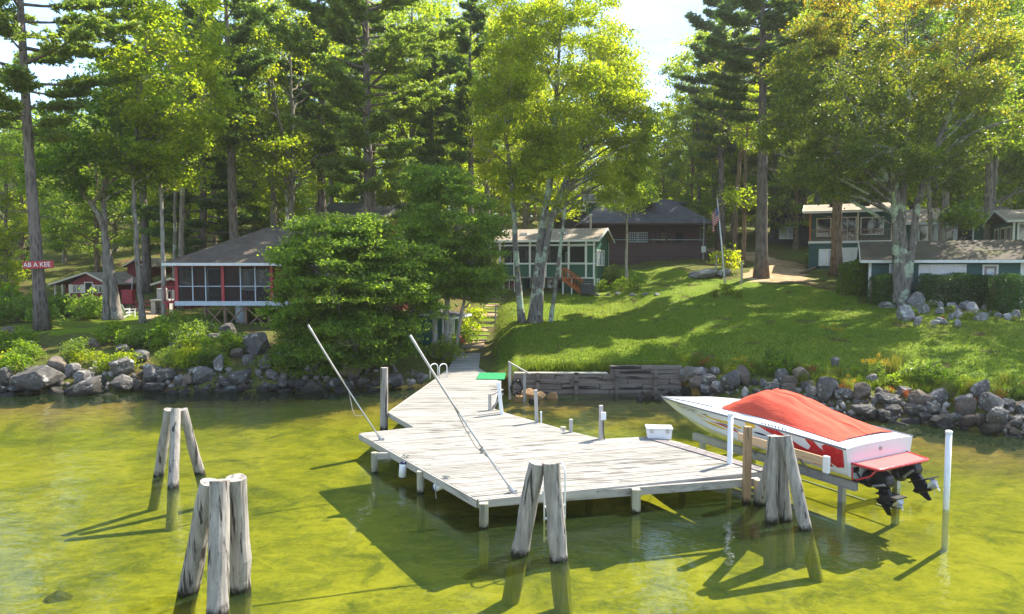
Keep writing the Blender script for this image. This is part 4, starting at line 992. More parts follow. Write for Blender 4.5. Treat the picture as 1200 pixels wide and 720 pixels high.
for x in (.06, 3.6, L_ - .06): MB().box(x - .06, x + .06, -.02, .1, 2.691, 5.02).build('balcony_post', M_CREAM if x > .1 else M_ORANGE, h)
MB().box(L_ - .02, L_ + .04, -.03, .12, -.6, 2.5).build('corner_board', M_WHITE, h)
ro = gable_roof(h, -.5, L_ + .5, -.7, Dp + .4, 5.12, .95, M_SH_TAN, M_WHITE, peak=.6)
for x in (1.5, 3.6): MB().box(x, x + 1.0, 2.2, 3.0, 5.75, 5.92).build('skylight', M_GLASS, ro)

# --- low teal house in front ---
th = R(-25); base = 3.75; L_, Dp = 7.95, 6
h = empty('low_house', (22.45, 43, base), th, 'long low teal house with a brown roof behind the clipped hedge', 'house')
m = MB(); m.box(0, L_, 0, Dp, -.6, 2.6); m.prism([(0, 2.6), (Dp, 2.6), (Dp / 2, 3.72)], 0, .12, 'x'); m.prism([(0, 2.6), (Dp, 2.6), (Dp / 2, 3.72)], L_ - .12, L_, 'x'); m.build('wall', M_TEAL, h)
f = wmap('front', L_, 0); window(h, f, 1.2, 1.7, 1.0, 2.25, M_WHITE, M_CURT_SKY, 1, 1); window(h, f, 2.75, 3.25, .95, 2.25, M_WHITE, M_CURT_SKY, 1, 1, .06); window(h, f, 3.35, 4.55, .95, 2.25, M_WHITE, M_CURT_SKY, 1, 1, .06); window(h, f, 4.65, 5.1, .95, 2.25, M_WHITE, M_CURT_SKY, 1, 1, .06)
door(h, f, 6.05, 6.65, .1, 2.2, simple('grey_door', (.28, .22, .21), .6), None, True)
for x in (.06, L_ - .06): MB().box(x - .08, x + .08, -.03, .1, -.6, 2.58).build('corner_board', M_WHITE, h)
t = NT('flag_plaque'); c = t.coord('Object'); sp = t.n('ShaderNodeSeparateXYZ', {0: c}).outputs
st = t.math('GREATER_THAN', t.math('FRACT', t.math('MULTIPLY', sp[2], 14.0)), .5)
cc = t.mix(st, (.62, .60, .60), (.40, .05, .06)); blue = t.math('MULTIPLY', t.math('LESS_THAN', sp[0], -.05), t.math('GREATER_THAN', sp[2], -.01))
M_PLQ = t.done(t.bsdf(t.mix(blue, cc, (.04, .06, .25)), .6))
pl = MB().box(-.24, .24, 0, .03, -.15, .15).build('flag_plaque', M_PLQ, None); v = Vector((7.15, -.035, 1.6)); v.rotate(Matrix.Rotation(th, 3, 'Z')); pl.location = Vector((22.45, 43, base)) + v; pl.rotation_euler = (0, 0, th)
tag(pl, 'small striped flag plaque on the teal wall beside the door', 'plaque')
gable_roof(h, -.5, L_ + .5, -.6, Dp + .5, 2.58, 1.25, M_SH_MOSS, M_WHITE)

# --- rear green house and its wing ---
th = R(-24); base = 5.7; L_, Dp = 10.5, 6.5
h = empty('rear_house', (36.0, 62.5, base), th, 'green house with wide white picture windows behind the low house', 'house')
m = MB(); m.box(0, L_, 0, Dp, -.6, 4.1); m.build('wall', M_GREEN, h)
f = wmap('front', L_, 0); window(h, f, 1.0, 2.1, 2.5, 3.85, M_WHITE, M_GLASS, 1, 1, .14); window(h, f, 2.4, 3.6, 2.5, 3.85, M_WHITE, M_GLASS, 1, 1, .14); window(h, f, 3.9, 5.0, 2.5, 3.85, M_WHITE, M_GLASS, 1, 1, .14)
ro = gable_roof(h, -.5, L_ + .5, -.6, Dp + .5, 4.12, 1.5, M_SH_TAN, M_WHITE)
MB().box(4.0, 5.0, 1.2, 1.9, 4.95, 5.12).build('skylight', M_WHITE, ro); MB().box(7.2, 8.2, 1.2, 1.9, 4.95, 5.12).build('skylight', M_WHITE, ro)
h = empty('sunroom_wing', (36.9, 50.5, 5.3), th, 'green sunroom wing with white corner posts beyond the far end of the low teal house', 'house')
m = MB(); m.box(0, 7, 0, 7, -1, 4.0); m.build('wall', M_GREEN, h)
f = wmap('front', 7, 0); window(h, f, .35, 3.2, 2.0, 3.7, M_WHITE, M_GLASS, 2, 1, .12); window(h, f, 3.6, 6.5, 2.0, 3.7, M_WHITE, M_GLASS, 2, 1, .12)
f = wmap('left', 7, 0)
for u in (.6, 2.4, 4.4): window(h, f, u, u + 1.1, 2.2, 3.5, M_CREAM, M_GLASS, 1, 1, .14)
MB().box(-.04, .1, -.05, .1, -1, 3.98).build('corner_board', M_WHITE, h); MB().box(.1, 7, -.06, -.002, 1.0, 1.15).build('trim_band', M_WHITE, h)
gable_roof(h, -.5, 7.5, -.5, 7.5, 4.02, 1.0, M_SH_TAN, M_WHITE)

# --- house among the trees behind the path ---
h = empty('woodland_house', (29.0, 77, 6.4), R(-20), 'shaded dark green house among the trees at the end of the path', 'house')
m = MB(); m.box(0, 5.5, 0, 6, -1, 4); m.prism([(0, 4), (5.5, 4), (2.75, 6.2)], 0, 6, 'y'); m.build('wall', M_DKWOOD, h); window(h, wmap('front', 5, 0), 1.0, 2.6, 2.6, 3.8, M_WHITE, M_CURT_SKY, 2, 1)
gable_roof(h, -.4, 5.9, -.4, 6.4, 4.02, 2.25, M_SH_DK, M_DKWOOD, 'y')

# --- red cabins on the left ---
def red_cabin(name, x, y, label, W=3.9, porch=1.7, ze=2.15, rise=1.25, rz=0, win=(.45, 2.5), trim=None):
    b_ = gz(x + 2, y) - .05
    h = empty(name, (x, y, b_), rz, label, 'cabin', 'red cabins in the trees')
    P = porch; m = MB(); m.box(P, P + W, 0, 5.5, -.4, ze); m.prism([(P, ze), (P + W, ze), (P + W / 2, ze + rise)], 0, .12, 'y')
    if P: m.box(0.05, P, 1.5, 5.5, -.4, ze - .1)
    m.build('wall', M_RED, h)
    f = wmap('front', W, 0)
    for u in win:
        wn = window(h, f, P + u, P + u + .6, .9, 1.5, M_CREAM, M_GLASS, 2, 1, .06)
        for s_ in (-.42, .66): mm = MB(); wbox(mm, f, P + u + s_, P + u + s_ + .36, 0, .04, .82, 1.6); mm.build('shutter', M_CREAM, wn)
    if len(win) > 1: door(h, f, P + W / 2 - .3, P + W / 2 + .3, 0, 1.75, M_DARK, M_CREAM)
    for x_ in ([.08, P * .5, P - .1] if P else []): MB().box(x_ - .06, x_ + .06, .02, .14, -.3, ze - .08).build('porch_post', M_CREAM, h)
    xr = P + W / 2
    pl = [[(-.25 if P else P - .3, -.4, ze - .12 if P else ze - .1), (xr, -.4, ze + rise + .04), (xr, 5.9, ze + rise + .04), (-.25 if P else P - .3, 5.9, ze - .12 if P else ze - .1)], [(xr, -.4, ze + rise + .04), (P + W + .35, -.4, ze - .1), (P + W + .35, 5.9, ze - .1), (xr, 5.9, ze + rise + .04)]]
    roof_slabs(h, pl, .1, M_SH_TAN)
    fascia(h, [(pl[0][0], pl[0][1]), (pl[1][0], pl[1][1])], M_CREAM, .05, .14)
    return h
red_cabin('red_cabin', at_d(63, 340, 62).x, 62, 'red cabin with cream shutters and a side porch on the far left', 3.4, 1.5, 1.7, .95, win=(.3, 2.3))
red_cabin('red_cabin', at_d(150, 340, 74).x, 74, 'small red cabin half hidden behind the leaning tree', 2.7, 0, 1.4, .8, win=(1.5,))
h = red_cabin('red_cabin', at_d(184, 340, 54).x, 54, 'pink red hut with pale lean roof beside the porch cabin', 2.6, 0, 2.1, .35, win=(.5,))
# --- cabin glimpsed behind the big centre pine ---
x0 = at_d(384, 280, 73).x; b_ = gz(x0 + 4, 73) - .3
h = empty('tan_cabin', (x0, 73, b_), 0, 'orange tan cabin glimpsed behind the big centre pine', 'cabin')
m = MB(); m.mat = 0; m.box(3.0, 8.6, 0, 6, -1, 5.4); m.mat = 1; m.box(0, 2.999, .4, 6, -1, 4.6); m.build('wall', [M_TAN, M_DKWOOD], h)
f = wmap('front', 8, 0); window(h, f, 5.0, 5.8, 2.0, 3.2, M_WHITE, M_CURT_SKY, 1, 2); window(h, f, 7.0, 7.7, 2.0, 3.2, M_WHITE, M_CURT_SKY, 1, 2); window(h, f, 3.4, 4.0, 3.4, 4.6, M_WHITE, M_CURT_SKY); window(h, wmap('front', 8, .4), .5, 1.0, 2.9, 4.0, M_WHITE, M_CURT_SKY, 1, 2)
gable_roof(h, -.5, 9.1, -.6, 6.5, 5.42, 1.6, M_SH_DK, M_WHITE)
x0 = at_d(441, 295, 49).x; b_ = gz(x0 + 1, 49) - .3
h = empty('gabled_hut', (x0, 49, b_), R(-8), 'small dark red hut with a steep brown gable roof', 'hut')
zt = at_d(455, 290, 49).z - b_
m = MB(); m.box(0, 1.9, 0, 2.6, 0, zt - 1.0); m.prism([(0, zt - 1), (1.9, zt - 1), (.95, zt - .1)], 0, 2.6, 'y'); m.build('wall', simple('dark_red_board', (.10, .014, .014), .7), h); gable_roof(h, -.35, 2.25, -.3, 2.9, zt - 1.3, 1.3, M_SH_BR, M_DECKB, 'y')
window(h, wmap('front', 2, 0), .6, 1.3, zt - 2.1, zt - 1.3, M_DECKB, M_GLASS)
# --- house with a white railed deck above the green cottage ---
x0 = at_d(652, 240, 84).x; b_ = gz(x0 + 2, 84) - .2
zd = at_d(670, 246, 84).z - b_
h = empty('hillside_house', (x0, 84, b_), 0, 'hillside house with a white railed deck above the green cottage roof', 'house')
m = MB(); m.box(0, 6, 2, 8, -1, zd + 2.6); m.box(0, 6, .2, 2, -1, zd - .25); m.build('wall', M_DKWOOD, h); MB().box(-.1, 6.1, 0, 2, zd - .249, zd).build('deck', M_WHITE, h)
rl = MB(); rl.bar((0, .05, zd + 1), (6, .05, zd + 1), .1, .12); rl.bar((0, .05, zd + .55), (6, .05, zd + .55), .06, .1)
for i in range(6): rl.box(i * 1.18, i * 1.18 + .12, 0, .12, zd, zd + 1)
rl.build('deck_railing', M_WHITE, h); window(h, wmap('front', 6, 2), 1, 2.6, zd + .6, zd + 2, M_WHITE, M_GLASS, 2, 1); window(h, wmap('front', 6, 2), 3.6, 5, zd + .6, zd + 2, M_WHITE, M_GLASS, 2, 1)
gable_roof(h, -.5, 6.5, 1.2, 8.5, zd + 2.62, 1.3, M_SH_DK, M_WHITE)
# ------------------------------------------------------------------ waterfront
M_PILE = m_wood('weathered_pile', (.085, .072, .062), (.40, .365, .33), 2, wet_or_shade=.16, fine=13, gapdark=.9)
M_POSTW = m_wood('dock_post_wood', (.22, .20, .15), (.42, .40, .31), 2, wet_or_shade=.12, fine=12)
M_FASC = m_wood('dock_fascia_wood', (.22, .20, .18), (.44, .41, .37), 0, fine=10)
t = NT('dock_planks'); cA = t.coord('Object', (.09, 1.3, 1), rot=(0, 0, -R(17))); c2 = t.coord('Object'); isl = t.island()
cofs = t.n('ShaderNodeVectorMath', {0: cA, 1: t.math('MULTIPLY', isl, 31.0)}, operation='ADD').outputs[0]
n = t.noise(cofs, 9, 6, .65, .3); n2 = t.noise(c2, .55, 5, .6); n3 = t.noise(cofs, 3.2, 5, .6)
cc = t.ramp(t.math('ADD', t.math('MULTIPLY', n, .55), t.math('ADD', t.math('MULTIPLY', n2, .25), t.math('MULTIPLY', isl, .2))), [(.30, (.18, .165, .148)), (.5, (.315, .30, .272)), (.7, (.405, .39, .36))])
peel = t.ramp(t.math('ADD', t.math('MULTIPLY', n3, .7), t.math('MULTIPLY', n2, .3)), [(.535, 0.0), (.60, .8)])
cc = t.mix(peel, cc, t.ramp(n, [(.3, (.05, .044, .038)), (.7, (.15, .135, .115))]))
nail = t.ramp(t.voro(c2, 7.0), [(.035, .6), (.05, 0.0)])
cc = t.mix(nail, cc, (.06, .055, .05))
M_PLANK = t.done(t.bsdf(cc, .8, t.bump(n, .6, .012), .25))
M_PLANK_D = m_wood('dark_edge_plank', (.12, .10, .10), (.27, .24, .24), 0, fine=12)
M_PVC = simple('white_pvc', (.78, .79, .80), .35, .04, dirt=(.60, .61, .58))
M_ROPE = simple('rope', (.34, .31, .27), .9, .25, 30)
M_NAVY = simple('navy_vinyl', (.02, .025, .08), .4)
M_ALU = simple('aluminium', (.40, .41, .43), .38, .12, metal=.7)
M_BLACK = simple('black_rubber', (.012, .012, .014), .45, .3)
DZ = .62
PX = lambda x, y, z=DZ: at_z(x, y, z)
main_px = [(422, 508), (560, 585.5), (900, 551), (793, 518), (763, 512), (705, 515), (670, 506.5), (630, 495), (593, 484.5), (577, 479), (488, 501)]
walk_px = [(488, 501), (577, 479), (584, 446), (561, 431), (563, 414), (537, 412), (524, 434), (507, 447), (456, 483)]
def strips(poly, ang, w_, gap, seg, zt, th, mb, r_):
    """fill a polygon with boards"""
    c, s = math.cos(ang), math.sin(ang)
    q = [(p[0] * c + p[1] * s, -p[0] * s + p[1] * c) for p in poly]
    def clip(P, k, keep_ge, val):
        out = []
        for i in range(len(P)):
            a, b = P[i], P[(i + 1) % len(P)]; ia = (a[k] >= val) == keep_ge; ib = (b[k] >= val) == keep_ge
            if ia: out.append(a)
            if ia != ib:
                f = (val - a[k]) / (b[k] - a[k]); out.append((a[0] + (b[0] - a[0]) * f, a[1] + (b[1] - a[1]) * f))
        return out
    v = min(p[1] for p in q); vmax = max(p[1] for p in q)
    while v < vmax:
        st = clip(clip(q, 1, True, v + gap / 2), 1, False, v + w_ - gap / 2)
        if len(st) >= 3:
            u0, u1 = min(p[0] for p in st), max(p[0] for p in st); u = u0; first = True
            while u < u1 - .05:
                l = r_.uniform(.4, 1.0) * seg if first else seg; first = False
                pc = clip(clip(st, 0, True, u + .002), 0, False, min(u + l, u1) - .002)
                if len(pc) >= 3:
                    dz = r_.uniform(-.003, .003)
                    pts = [(a * c - b * s, a * s + b * c, zt + dz) for a, b in pc]
                    mb.slab(pts, th)
                u += l
        v += w_
dk = empty('dock', (0, 18, 0), 0, 'white weathered plank dock with walkway reaching from shore into the lake', 'dock')
org = Vector((0, 18, 0))
mp_ = [PX(*p) - org for p in main_px]; wp_ = [PX(*p) - org for p in walk_px]
m = MB(); strips(mp_, R(17.5), .15, .015, 4.2, DZ, .038, m, rnd); m.build('deck_planks', M_PLANK, dk)
m = MB(); strips(wp_, R(3), .15, .015, 3.6, DZ - .003, .038, m, rnd); m.build('walkway_planks', M_PLANK, dk)
def edge_board(a, b, name='fascia_board', mat=None, drop=.045, h=.19, t_=.045):
    a, b = Vector(a), Vector(b); d = (b - a).normalized(); out = Vector((d.y, -d.x, 0)) * (t_ / 2 + .004)
    l = (b - a).length
    m = MB(); m.box(0, l, -t_ / 2, t_ / 2, -h / 2, h / 2); o = m.build(name, mat or M_FASC, dk, bevel=.006)
    o.location = a + out + Vector((0, 0, -drop - h / 2 + .04)); o.rotation_euler = (0, 0, math.atan2(d.y, d.x)); return o
for i in (0, 1, 2, 3, 4, 5, 6, 7, 8, 10): edge_board(mp_[i], mp_[(i + 1) % len(mp_)])
for i in (1, 7, 8, 6): edge_board(wp_[i], wp_[(i + 1) % len(wp_)])
m = MB(); a, b = mp_[2], mp_[4]; d = (b - a).normalized(); sd = Vector((-d.y, d.x, 0)) * .16
for k in range(3): m.bar(a + sd * (k + .7) * .62 + Vector((0, 0, .018)), b + sd * (k + .7) * .62 + Vector((0, 0, .018)), .09, .03)
m.build('edge_plank', M_PLANK_D, dk)
def dpost(px, py0, rad=.095, ztop=DZ - .05, sq=False, lean=(0, 0)):
    p = at_z(px, py0, 0) - org
    m = MB()
    if sq: m.bar((p.x + lean[0], p.y + lean[1], -1.4), (p.x, p.y, ztop), rad * 2)
    else: m.tube([(p.x + lean[0], p.y + lean[1], -1.4), (p.x, p.y, ztop)], rad, 10)
    return m.build('support_post', M_POSTW, dk)
for px, py in ((439, 553), (493, 577), (567, 618), (745, 600), (888, 588), (690, 560), (610, 560), (540, 540), (800, 560), (660, 520), (560, 505), (500, 478)): dpost(px, py, .10, sq=(px in (745, 567)))
for a, b in (((439, 553), (745, 553)), ((493, 577), (800, 560)), ((567, 612), (888, 585))):
    p, q = at_z(*a, 0) - org, at_z(*b, 0) - org; p.z = q.z = DZ - .16; MB().bar(p, q, .08, .2).build('cross_beam', M_FASC, dk)
def deck_post(px, py, h_, w_=.10, mat=M_GREYWOOD, lean=(0, 0), name='mooring_post', board=False):
    p = PX(px, py) - org; m = MB(); m.bar((p.x, p.y, -.9), (p.x + lean[0], p.y + lean[1], DZ + h_), w_)
    o = m.build(name, mat, dk, bevel=.008)
    if board: MB().bar((p.x + .10, p.y + .02, DZ - .3), (p.x + .09, p.y + .02, DZ + .32 * h_), .05, .12).build('side_board', M_PVC, o)
    return o
deck_post(631, 495, 1.12, .12, lean=(-.1, 0), board=True); deck_post(669, 506.5, .42, .11); po = deck_post(704, 514.5, 1.05, .12)
p = PX(704, 514.5) - org
MB().box(p.x - .02, p.x + .14, p.y - .16, p.y - .07, DZ + .62, DZ + .86).build('outlet_box', M_PVC, po, bevel=.01); MB().tube([(p.x + .06, p.y - .10, DZ + .62), (p.x + .07, p.y - .11, DZ + .2), (p.x + .12, p.y - .08, DZ - .1)], .02, 6).build('conduit', M_CHDK, po)
deck_post(594, 486, 1.15, .13, lean=(-.32, .1), mat=M_PVC, board=False); deck_post(587, 483, 1.15, .06, mat=M_PVC, lean=(-.02, 0)); deck_post(574, 481, .62, .12)
p = PX(575, 481) - org; MB().bar((p.x, p.y, DZ + .58), (p.x + .45, p.y + .3, DZ + .72), .1, .04).build('brace_board', M_GREYWOOD, dk); MB().bar((p.x + .05, p.y, DZ + .03), (p.x + .45, p.y + .25, DZ + .6), .09, .04).build('brace_board', M_GREYWOOD, dk)
for px, py in ((476, 536), (523, 561), (660, 505.5), (601, 577), (447, 516), (549, 508)):
    p = PX(px, py) - org; m = MB(); m.bar((p.x - .1, p.y + .02, DZ + .05), (p.x + .1, p.y - .02, DZ + .05), .03); m.box(p.x - .03, p.x + .03, p.y - .02, p.y + .02, DZ, DZ + .05); m.build('cleat', M_METAL, dk)
# mooring whips
def whip(base_px, tip_px, D1, label, bow):
    b_ = PX(*base_px, DZ); tip = at_d(*tip_px, D1) - b_
    r = empty('mooring_whip', b_, 0, label, 'mooring whip', 'mooring whips on the dock')
    mid = tip * .55 + Vector((0, 0, bow)); pts = []
    for i in range(15): u = i / 14; pts.append(Vector((0, 0, 0)) * (1 - u) ** 2 + mid * 2 * u * (1 - u) + tip * u * u)
    MB().tube(pts[:9], [.022 - .0004 * i for i in range(9)], 8).build('lower_rod', M_ALU, r, True)
    MB().tube(pts[7:], [.026 + .001 * i for i in range(8)], 8).build('upper_rod', simple('whip_sleeve', (.42, .39, .37), .5, .1), r, True)
    m = MB(); m.box(-.09, .09, -.06, .06, -.0, .03); m.tube([(0, 0, .03), tuple(pts[1] * .6)], .05, 8); m.build('socket', M_METAL, r)
    return r, [b_ + q for q in pts]
_, wpts = whip((447, 516), (361, 381), 20.4, 'mooring whip on the dock corner leaning out over open water', -.12)
_, wpts2 = whip((602, 578), (480.5, 393), 16.3, 'mooring whip rising from the dock edge near the paired piles', -.16)
a, b = wpts[6], wpts[3]
tag(MB().tube([a, a.lerp(b, .3) + Vector((-.04, 0, -.35)), a.lerp(b, .55) + Vector((-.08, 0, -.36)), b], .014, 6).build('mooring_line', M_ROPE), 'loop of line hanging from the mooring whip at the dock corner', 'rope')
a, b = wpts2[8], wpts2[3]
tag(MB().tube([a, a.lerp(b, .4) + Vector((-.03, 0, -.12)), a.lerp(b, .7) + Vector((-.05, 0, -.14)), b], .014, 6).build('mooring_line', M_ROPE), 'line strung along the mooring whip by the paired piles', 'rope')
q = wpts2[4]; tag(MB().tube([q + Vector((-.05, 0, .06)), q + Vector((.03, -.03, 0)), q + Vector((-.04, -.02, -.05)), q + Vector((.02, 0, -.11)), q + Vector((-.03, 0, -.16))], .03, 7).build('rope_knot', M_ROPE), 'knotted rope bundle tied half way down the whip', 'rope')
# fenders
def fender(px, py0, py1, D, tilt, label, L2=.46, r_=.105):
    c_ = at_d(px, (py0 + py1) / 2, D); r = empty('fender', c_, 0, label, 'fender', 'fenders on the dock edge'); r.rotation_euler = (0, tilt, 0)
    h_ = L2 / 2; MB().lathe([(.04, -h_ * .94), (r_, -h_ * .8), (r_, h_ * .8), (.05, h_ * .94)], n=16).build('fender_body', M_PVC, r, True)
    for s_ in (-1, 1): MB().lathe([(.012, s_ * h_ * 1.1), (.06, s_ * h_ * 1.02), (r_ * 1.01, s_ * h_ * .79)], n=16).build('end_cap', M_NAVY, r, True)
    return c_
c_ = fender(472, 541, 561, 18.6, .08, 'white fender hanging upright from the dock edge')
tag(MB().tube([c_ + Vector((.02, 0, .24)), c_ + Vector((.06, .1, .36)), PX(477, 535.5) + Vector((0, 0, .05))], .014, 6).build('fender_line', M_ROPE), 'short line holding the upright fender', 'rope')
c_ = fender(516, 563, 576, 17.1, 1.15, 'white fender hanging sideways from the dock edge', .38, .10)
tag(MB().tube([c_ + Vector((.2, 0, -.06)), c_ + Vector((.12, .1, .12)), PX(523, 561) + Vector((0, 0, .05)), c_ + Vector((-.12, -.1, .04)), c_ + Vector((-.09, -.12, -.3))], .013, 6).build('fender_line', M_ROPE), 'looped line tied to the sideways fender', 'rope')
# pile clusters
def cluster(piles, rad, label, band=True):
    B = [at_z(*b_, 0) for b_, t_ in piles]; c_ = sum(B, Vector()) / len(B); c_.z = 0
    r = empty('pile_cluster', c_, 0, label, 'mooring piles', 'pile clusters standing in the lake')
    for (b_, t_), P0 in zip(piles, B):
        Dt = c_.y + (P0.y - c_.y) * .25; T0 = at_d(*t_, Dt); d = (T0 - P0) / max(T0.z, .1)
        low = P0 - d * 1.35; m = MB(); pts = [low.lerp(T0, i / 9) - c_ for i in range(10)]
        rr = [rad * (1.08 - .16 * i / 9) * rnd.uniform(.96, 1.05) for i in range(10)]
        # uneven log
        M_ = MB(); M_.tube(pts, rr, 18)
        for i, v in enumerate(M_.v):
            nn = mnoise.noise(Vector(v) * 2.3 + Vector((P0.x * 7, P0.y, 0))) * .12 + mnoise.noise(Vector((v[0] * 13, v[1] * 13, v[2] * 1.1))) * .10
            k = min(i // 18, 9); cpt = pts[k]; M_.v[i] = tuple(cpt + (Vector(v) - cpt) * (1 + nn) + Vector((0, 0, .03 * nn if k == 9 else 0)))
        M_.build('pile', M_PILE, r, False)
    return r
cluster([((186, 557), (198, 480)), ((203, 571), (206, 479)), ((234, 555), (214, 480))], .135, 'distant three pile cluster in open water left of the dock')
cluster([((221, 693), (246, 565)), ((255, 717), (258, 563)), ((282, 691), (277, 560))], .185, 'near three pile cluster standing in the lit green shallows')
cluster([((609, 648), (629, 542)), ((655, 655), (646, 542))], .185, 'paired piles leaning together in front of the dock ladder')
cluster([((904, 611), (906, 511)), ((921, 609), (914, 512)), ((944, 620), (920, 511)), ((891, 590), (909, 513))], .14, 'four pile cluster at the dock corner beside the speedboat')
P0 = at_z(450, 503, 0); m = MB(); m.tube([P0 + Vector((0, 0, -1.2)), P0 + Vector((.0, 0, 0)), P0 + Vector((.02, 0, 1.1)), P0 + Vector((.04, 0, at_d(451, 431, P0.y).z))], [.15, .145, .14, .13], 14); tag(m.build('mooring_pile', M_PILE), 'single upright pile standing where the walkway widens', 'pile')
# swim ladder
p0 = PX(648, 577.5); d = (mp_[2] - mp_[1]).normalized(); nrm = Vector((d.y, -d.x, 0))
r = empty('swim_ladder', p0, 0, 'silver swim ladder on the dock edge behind the paired piles', 'ladder')
for s_ in (-.26, .26):
    o_ = d * s_; pts = [o_ + nrm * .12 + Vector((0, 0, -1.1)), o_ + nrm * .12 + Vector((0, 0, .3))]
    pts += [o_ + nrm * (.12 - .22 * (1 - math.cos(a)) ) + Vector((0, 0, .45 + .22 * math.sin(a))) for a in np.linspace(0, PI, 8)] + [o_ - nrm * .32 + Vector((0, 0, .02))]
    MB().tube(pts, .022, 8).build('rail', M_PVC, r, True)
for z_ in (-.28, -.55, -.80, -1.03): MB().bar(d * -.25 + nrm * .12 + Vector((0, 0, z_)), d * .25 + nrm * .12 + Vector((0, 0, z_)), .09, .025).build('rung', M_PVC, r)
# hoop handles at the shore end
p0 = PX(514, 443); r = empty('hoop_handrail', p0, 0, 'white hoop handrails beside the walkway under the green tree', 'handrail')
for s_ in (-.22, .22):
    pts = [Vector((s_, -.18, 0)), Vector((s_, -.18, .5))] + [Vector((s_, -.18 * math.cos(a), .5 + .18 * math.sin(a))) for a in np.linspace(.3, PI, 7)] + [Vector((s_, .18, 0))]
    pts = [Vector((q.x + q.y * .9, q.y, q.z)) for q in pts]; MB().tube(pts, .024, 8).build('hoop', M_PVC, r, True)
# storage box
p0 = PX(774, 515.5); r = empty('dock_box', p0 + Vector((0, .25, 0)), R(-6), 'white plastic dock box with latched lid near the speedboat', 'box')
MB().prism([(-.36, .0), (.36, .0), (.39, .30), (-.39, .30)], -.22, .22, 'y').build('box_body', M_PVC, r, bevel=.015); MB().box(-.41, .41, -.25, .25, .305, .36).build('lid', M_PVC, r, bevel=.015)
MB().box(-.30, .30, -.17, .17, .361, .372).build('lid_panel', simple('grey_plastic', (.42, .42, .42), .5), r)
for x in (-.24, .24): MB().box(x - .04, x + .04, -.265, -.235, .2, .34).build('latch', M_METAL, r)
# green mat
q = [PX(*p, DZ) for p in ((558, 445), (591, 445.5), (593, 438), (562, 437.5))]; c_ = sum(q, Vector()) / 4
tag(MB().slab([p + Vector((0, 0, .035)) for p in q], .03).build('entry_mat', simple('green_turf', (.015, .24, .085), .9, .25, 40, bump=.5)), 'bright green mat where the walkway meets the wall', 'mat')
# stair handrail by the wall
p0 = PX(598, 452, .7); r = empty('wall_handrail', p0, 0, 'grey sloping handrail at the end of the timber wall', 'handrail')
hy = at_d(598, 425, p0.y).z - .7
MB().bar((-.02, 0, -.6), (-.02, 0, hy), .12).build('post', M_GREYWOOD, r); MB().bar((.62, -.05, -.9), (.62, -.05, hy - .48), .12).build('post', M_GREYWOOD, r); MB().bar((-.1, 0, hy + .04), (.86, -.07, hy - .5), .14, .05).build('rail', M_GREYWOOD, r)
pts = []
for i in range(60): a = i * .55; pts.append(p0 + Vector((.28 + .24 * math.cos(a) + rnd.uniform(-.04, .04), -.14 + rnd.uniform(-.05, .05), .02 + .30 * math.sin(a) + rnd.uniform(-.04, .04) - i * .003)))
tag(MB().tube(pts, .026, 6).build('cable_coil', M_BLACK), 'tangled black cable coil hanging below the grey handrail', 'cable')
# retaining wall of old timbers
wl = empty('timber_wall', (0, 31.7, 0), 0, 'old dark timber retaining wall holding the lawn above the cove', 'wall')
M_OLD = m_wood('old_timber', (.035, .028, .022), (.20, .165, .14), 0, fine=7, gapdark=.9)
M_OLDTOP = m_wood('old_timber_cap', (.30, .27, .20), (.50, .46, .36), 0, fine=9)
X0, XM, X1 = at_z(605, 462, 0).x, at_d(716, 440, 31.5).x, at_d(803, 440, 31.2).x
rows = [(-.5, .22), (-.27, .22), (-.04, .22), (.19, .23), (.43, .23), (.67, .23)]
for i, (z0, hh) in enumerate(rows):
    x = X0 - .15
    while x < X1 - .1:
        x2 = min(x + rnd.uniform(1.7, 2.9), X1 - .12 * max(0, (3 - i)) * .8)
        if x2 - x < .3: break
        o = MB().box(0, x2 - x - .02, 0, .25, 0, hh).build('timber', M_OLD, wl, bevel=.025)
        o.location = (x, -.05 + .022 * i + rnd.uniform(-.025, .025), z0 + rnd.uniform(-.012, .012)); o.rotation_euler = (0, rnd.uniform(-.008, .008), rnd.uniform(-.008, .008)); x = x2
for z0, hh in ((.91, .2), (1.12, .17)):
    x = XM
    while x < X1:
        x2 = min(x + rnd.uniform(1.4, 2.2), X1 + .05 - (z0 < 1) * .05)
        if x2 - x < .25: break
        o = MB().box(0, x2 - x - .02, 0, .25, 0, hh).build('timber', M_OLD, wl, bevel=.025); o.location = (x, .1 + rnd.uniform(-.02, .02), z0); x = x2
o = MB().box(0, XM - X0 - .02, -.02, .26, 0, .07).build('cap_board', M_OLDTOP, wl, bevel=.01); o.location = (X0 - .1, .05, .905)
for x in (1.2, 3.0, 4.9, 6.7): MB().box(x - .09, x + .09, -.16, -.055, -.7, 1.0 if x < XM else 1.15).build('wall_post', M_OLD, wl)
# garden steps up the slope
stp = empty('garden_steps', (0, 0, 0), 0, 'timber edged steps climbing the slope between shed and lawn', 'steps')
M_LOG = m_wood('step_timber', (.12, .09, .06), (.30, .24, .17), 0, fine=12)
pa, pb = on_ground(553, 408), on_ground(585, 352)
n_ = 13
for i in range(n_):
    u = i / (n_ - 1); p = pa.lerp(pb, u); p.z = gz(p.x, p.y); o = MB().box(-.75, .75, -.09, .09, -.1, .12).build('tread_log', M_LOG, stp, bevel=.02); o.location = p; o.rotation_euler = (0, 0, rnd.uniform(-.06, .06))
    if i < n_ - 1:
        q = pa.lerp(pb, (i + .5) / (n_ - 1)); q.z = gz(q.x, q.y); o = MB().box(-.7, .7, -.5, .5, -.1, .07).build('tread_soil', m_lawn if i % 3 else m_dirt, stp); o.location = q + Vector((0, 0, 0)); o.rotation_euler = (.10, 0, 0)
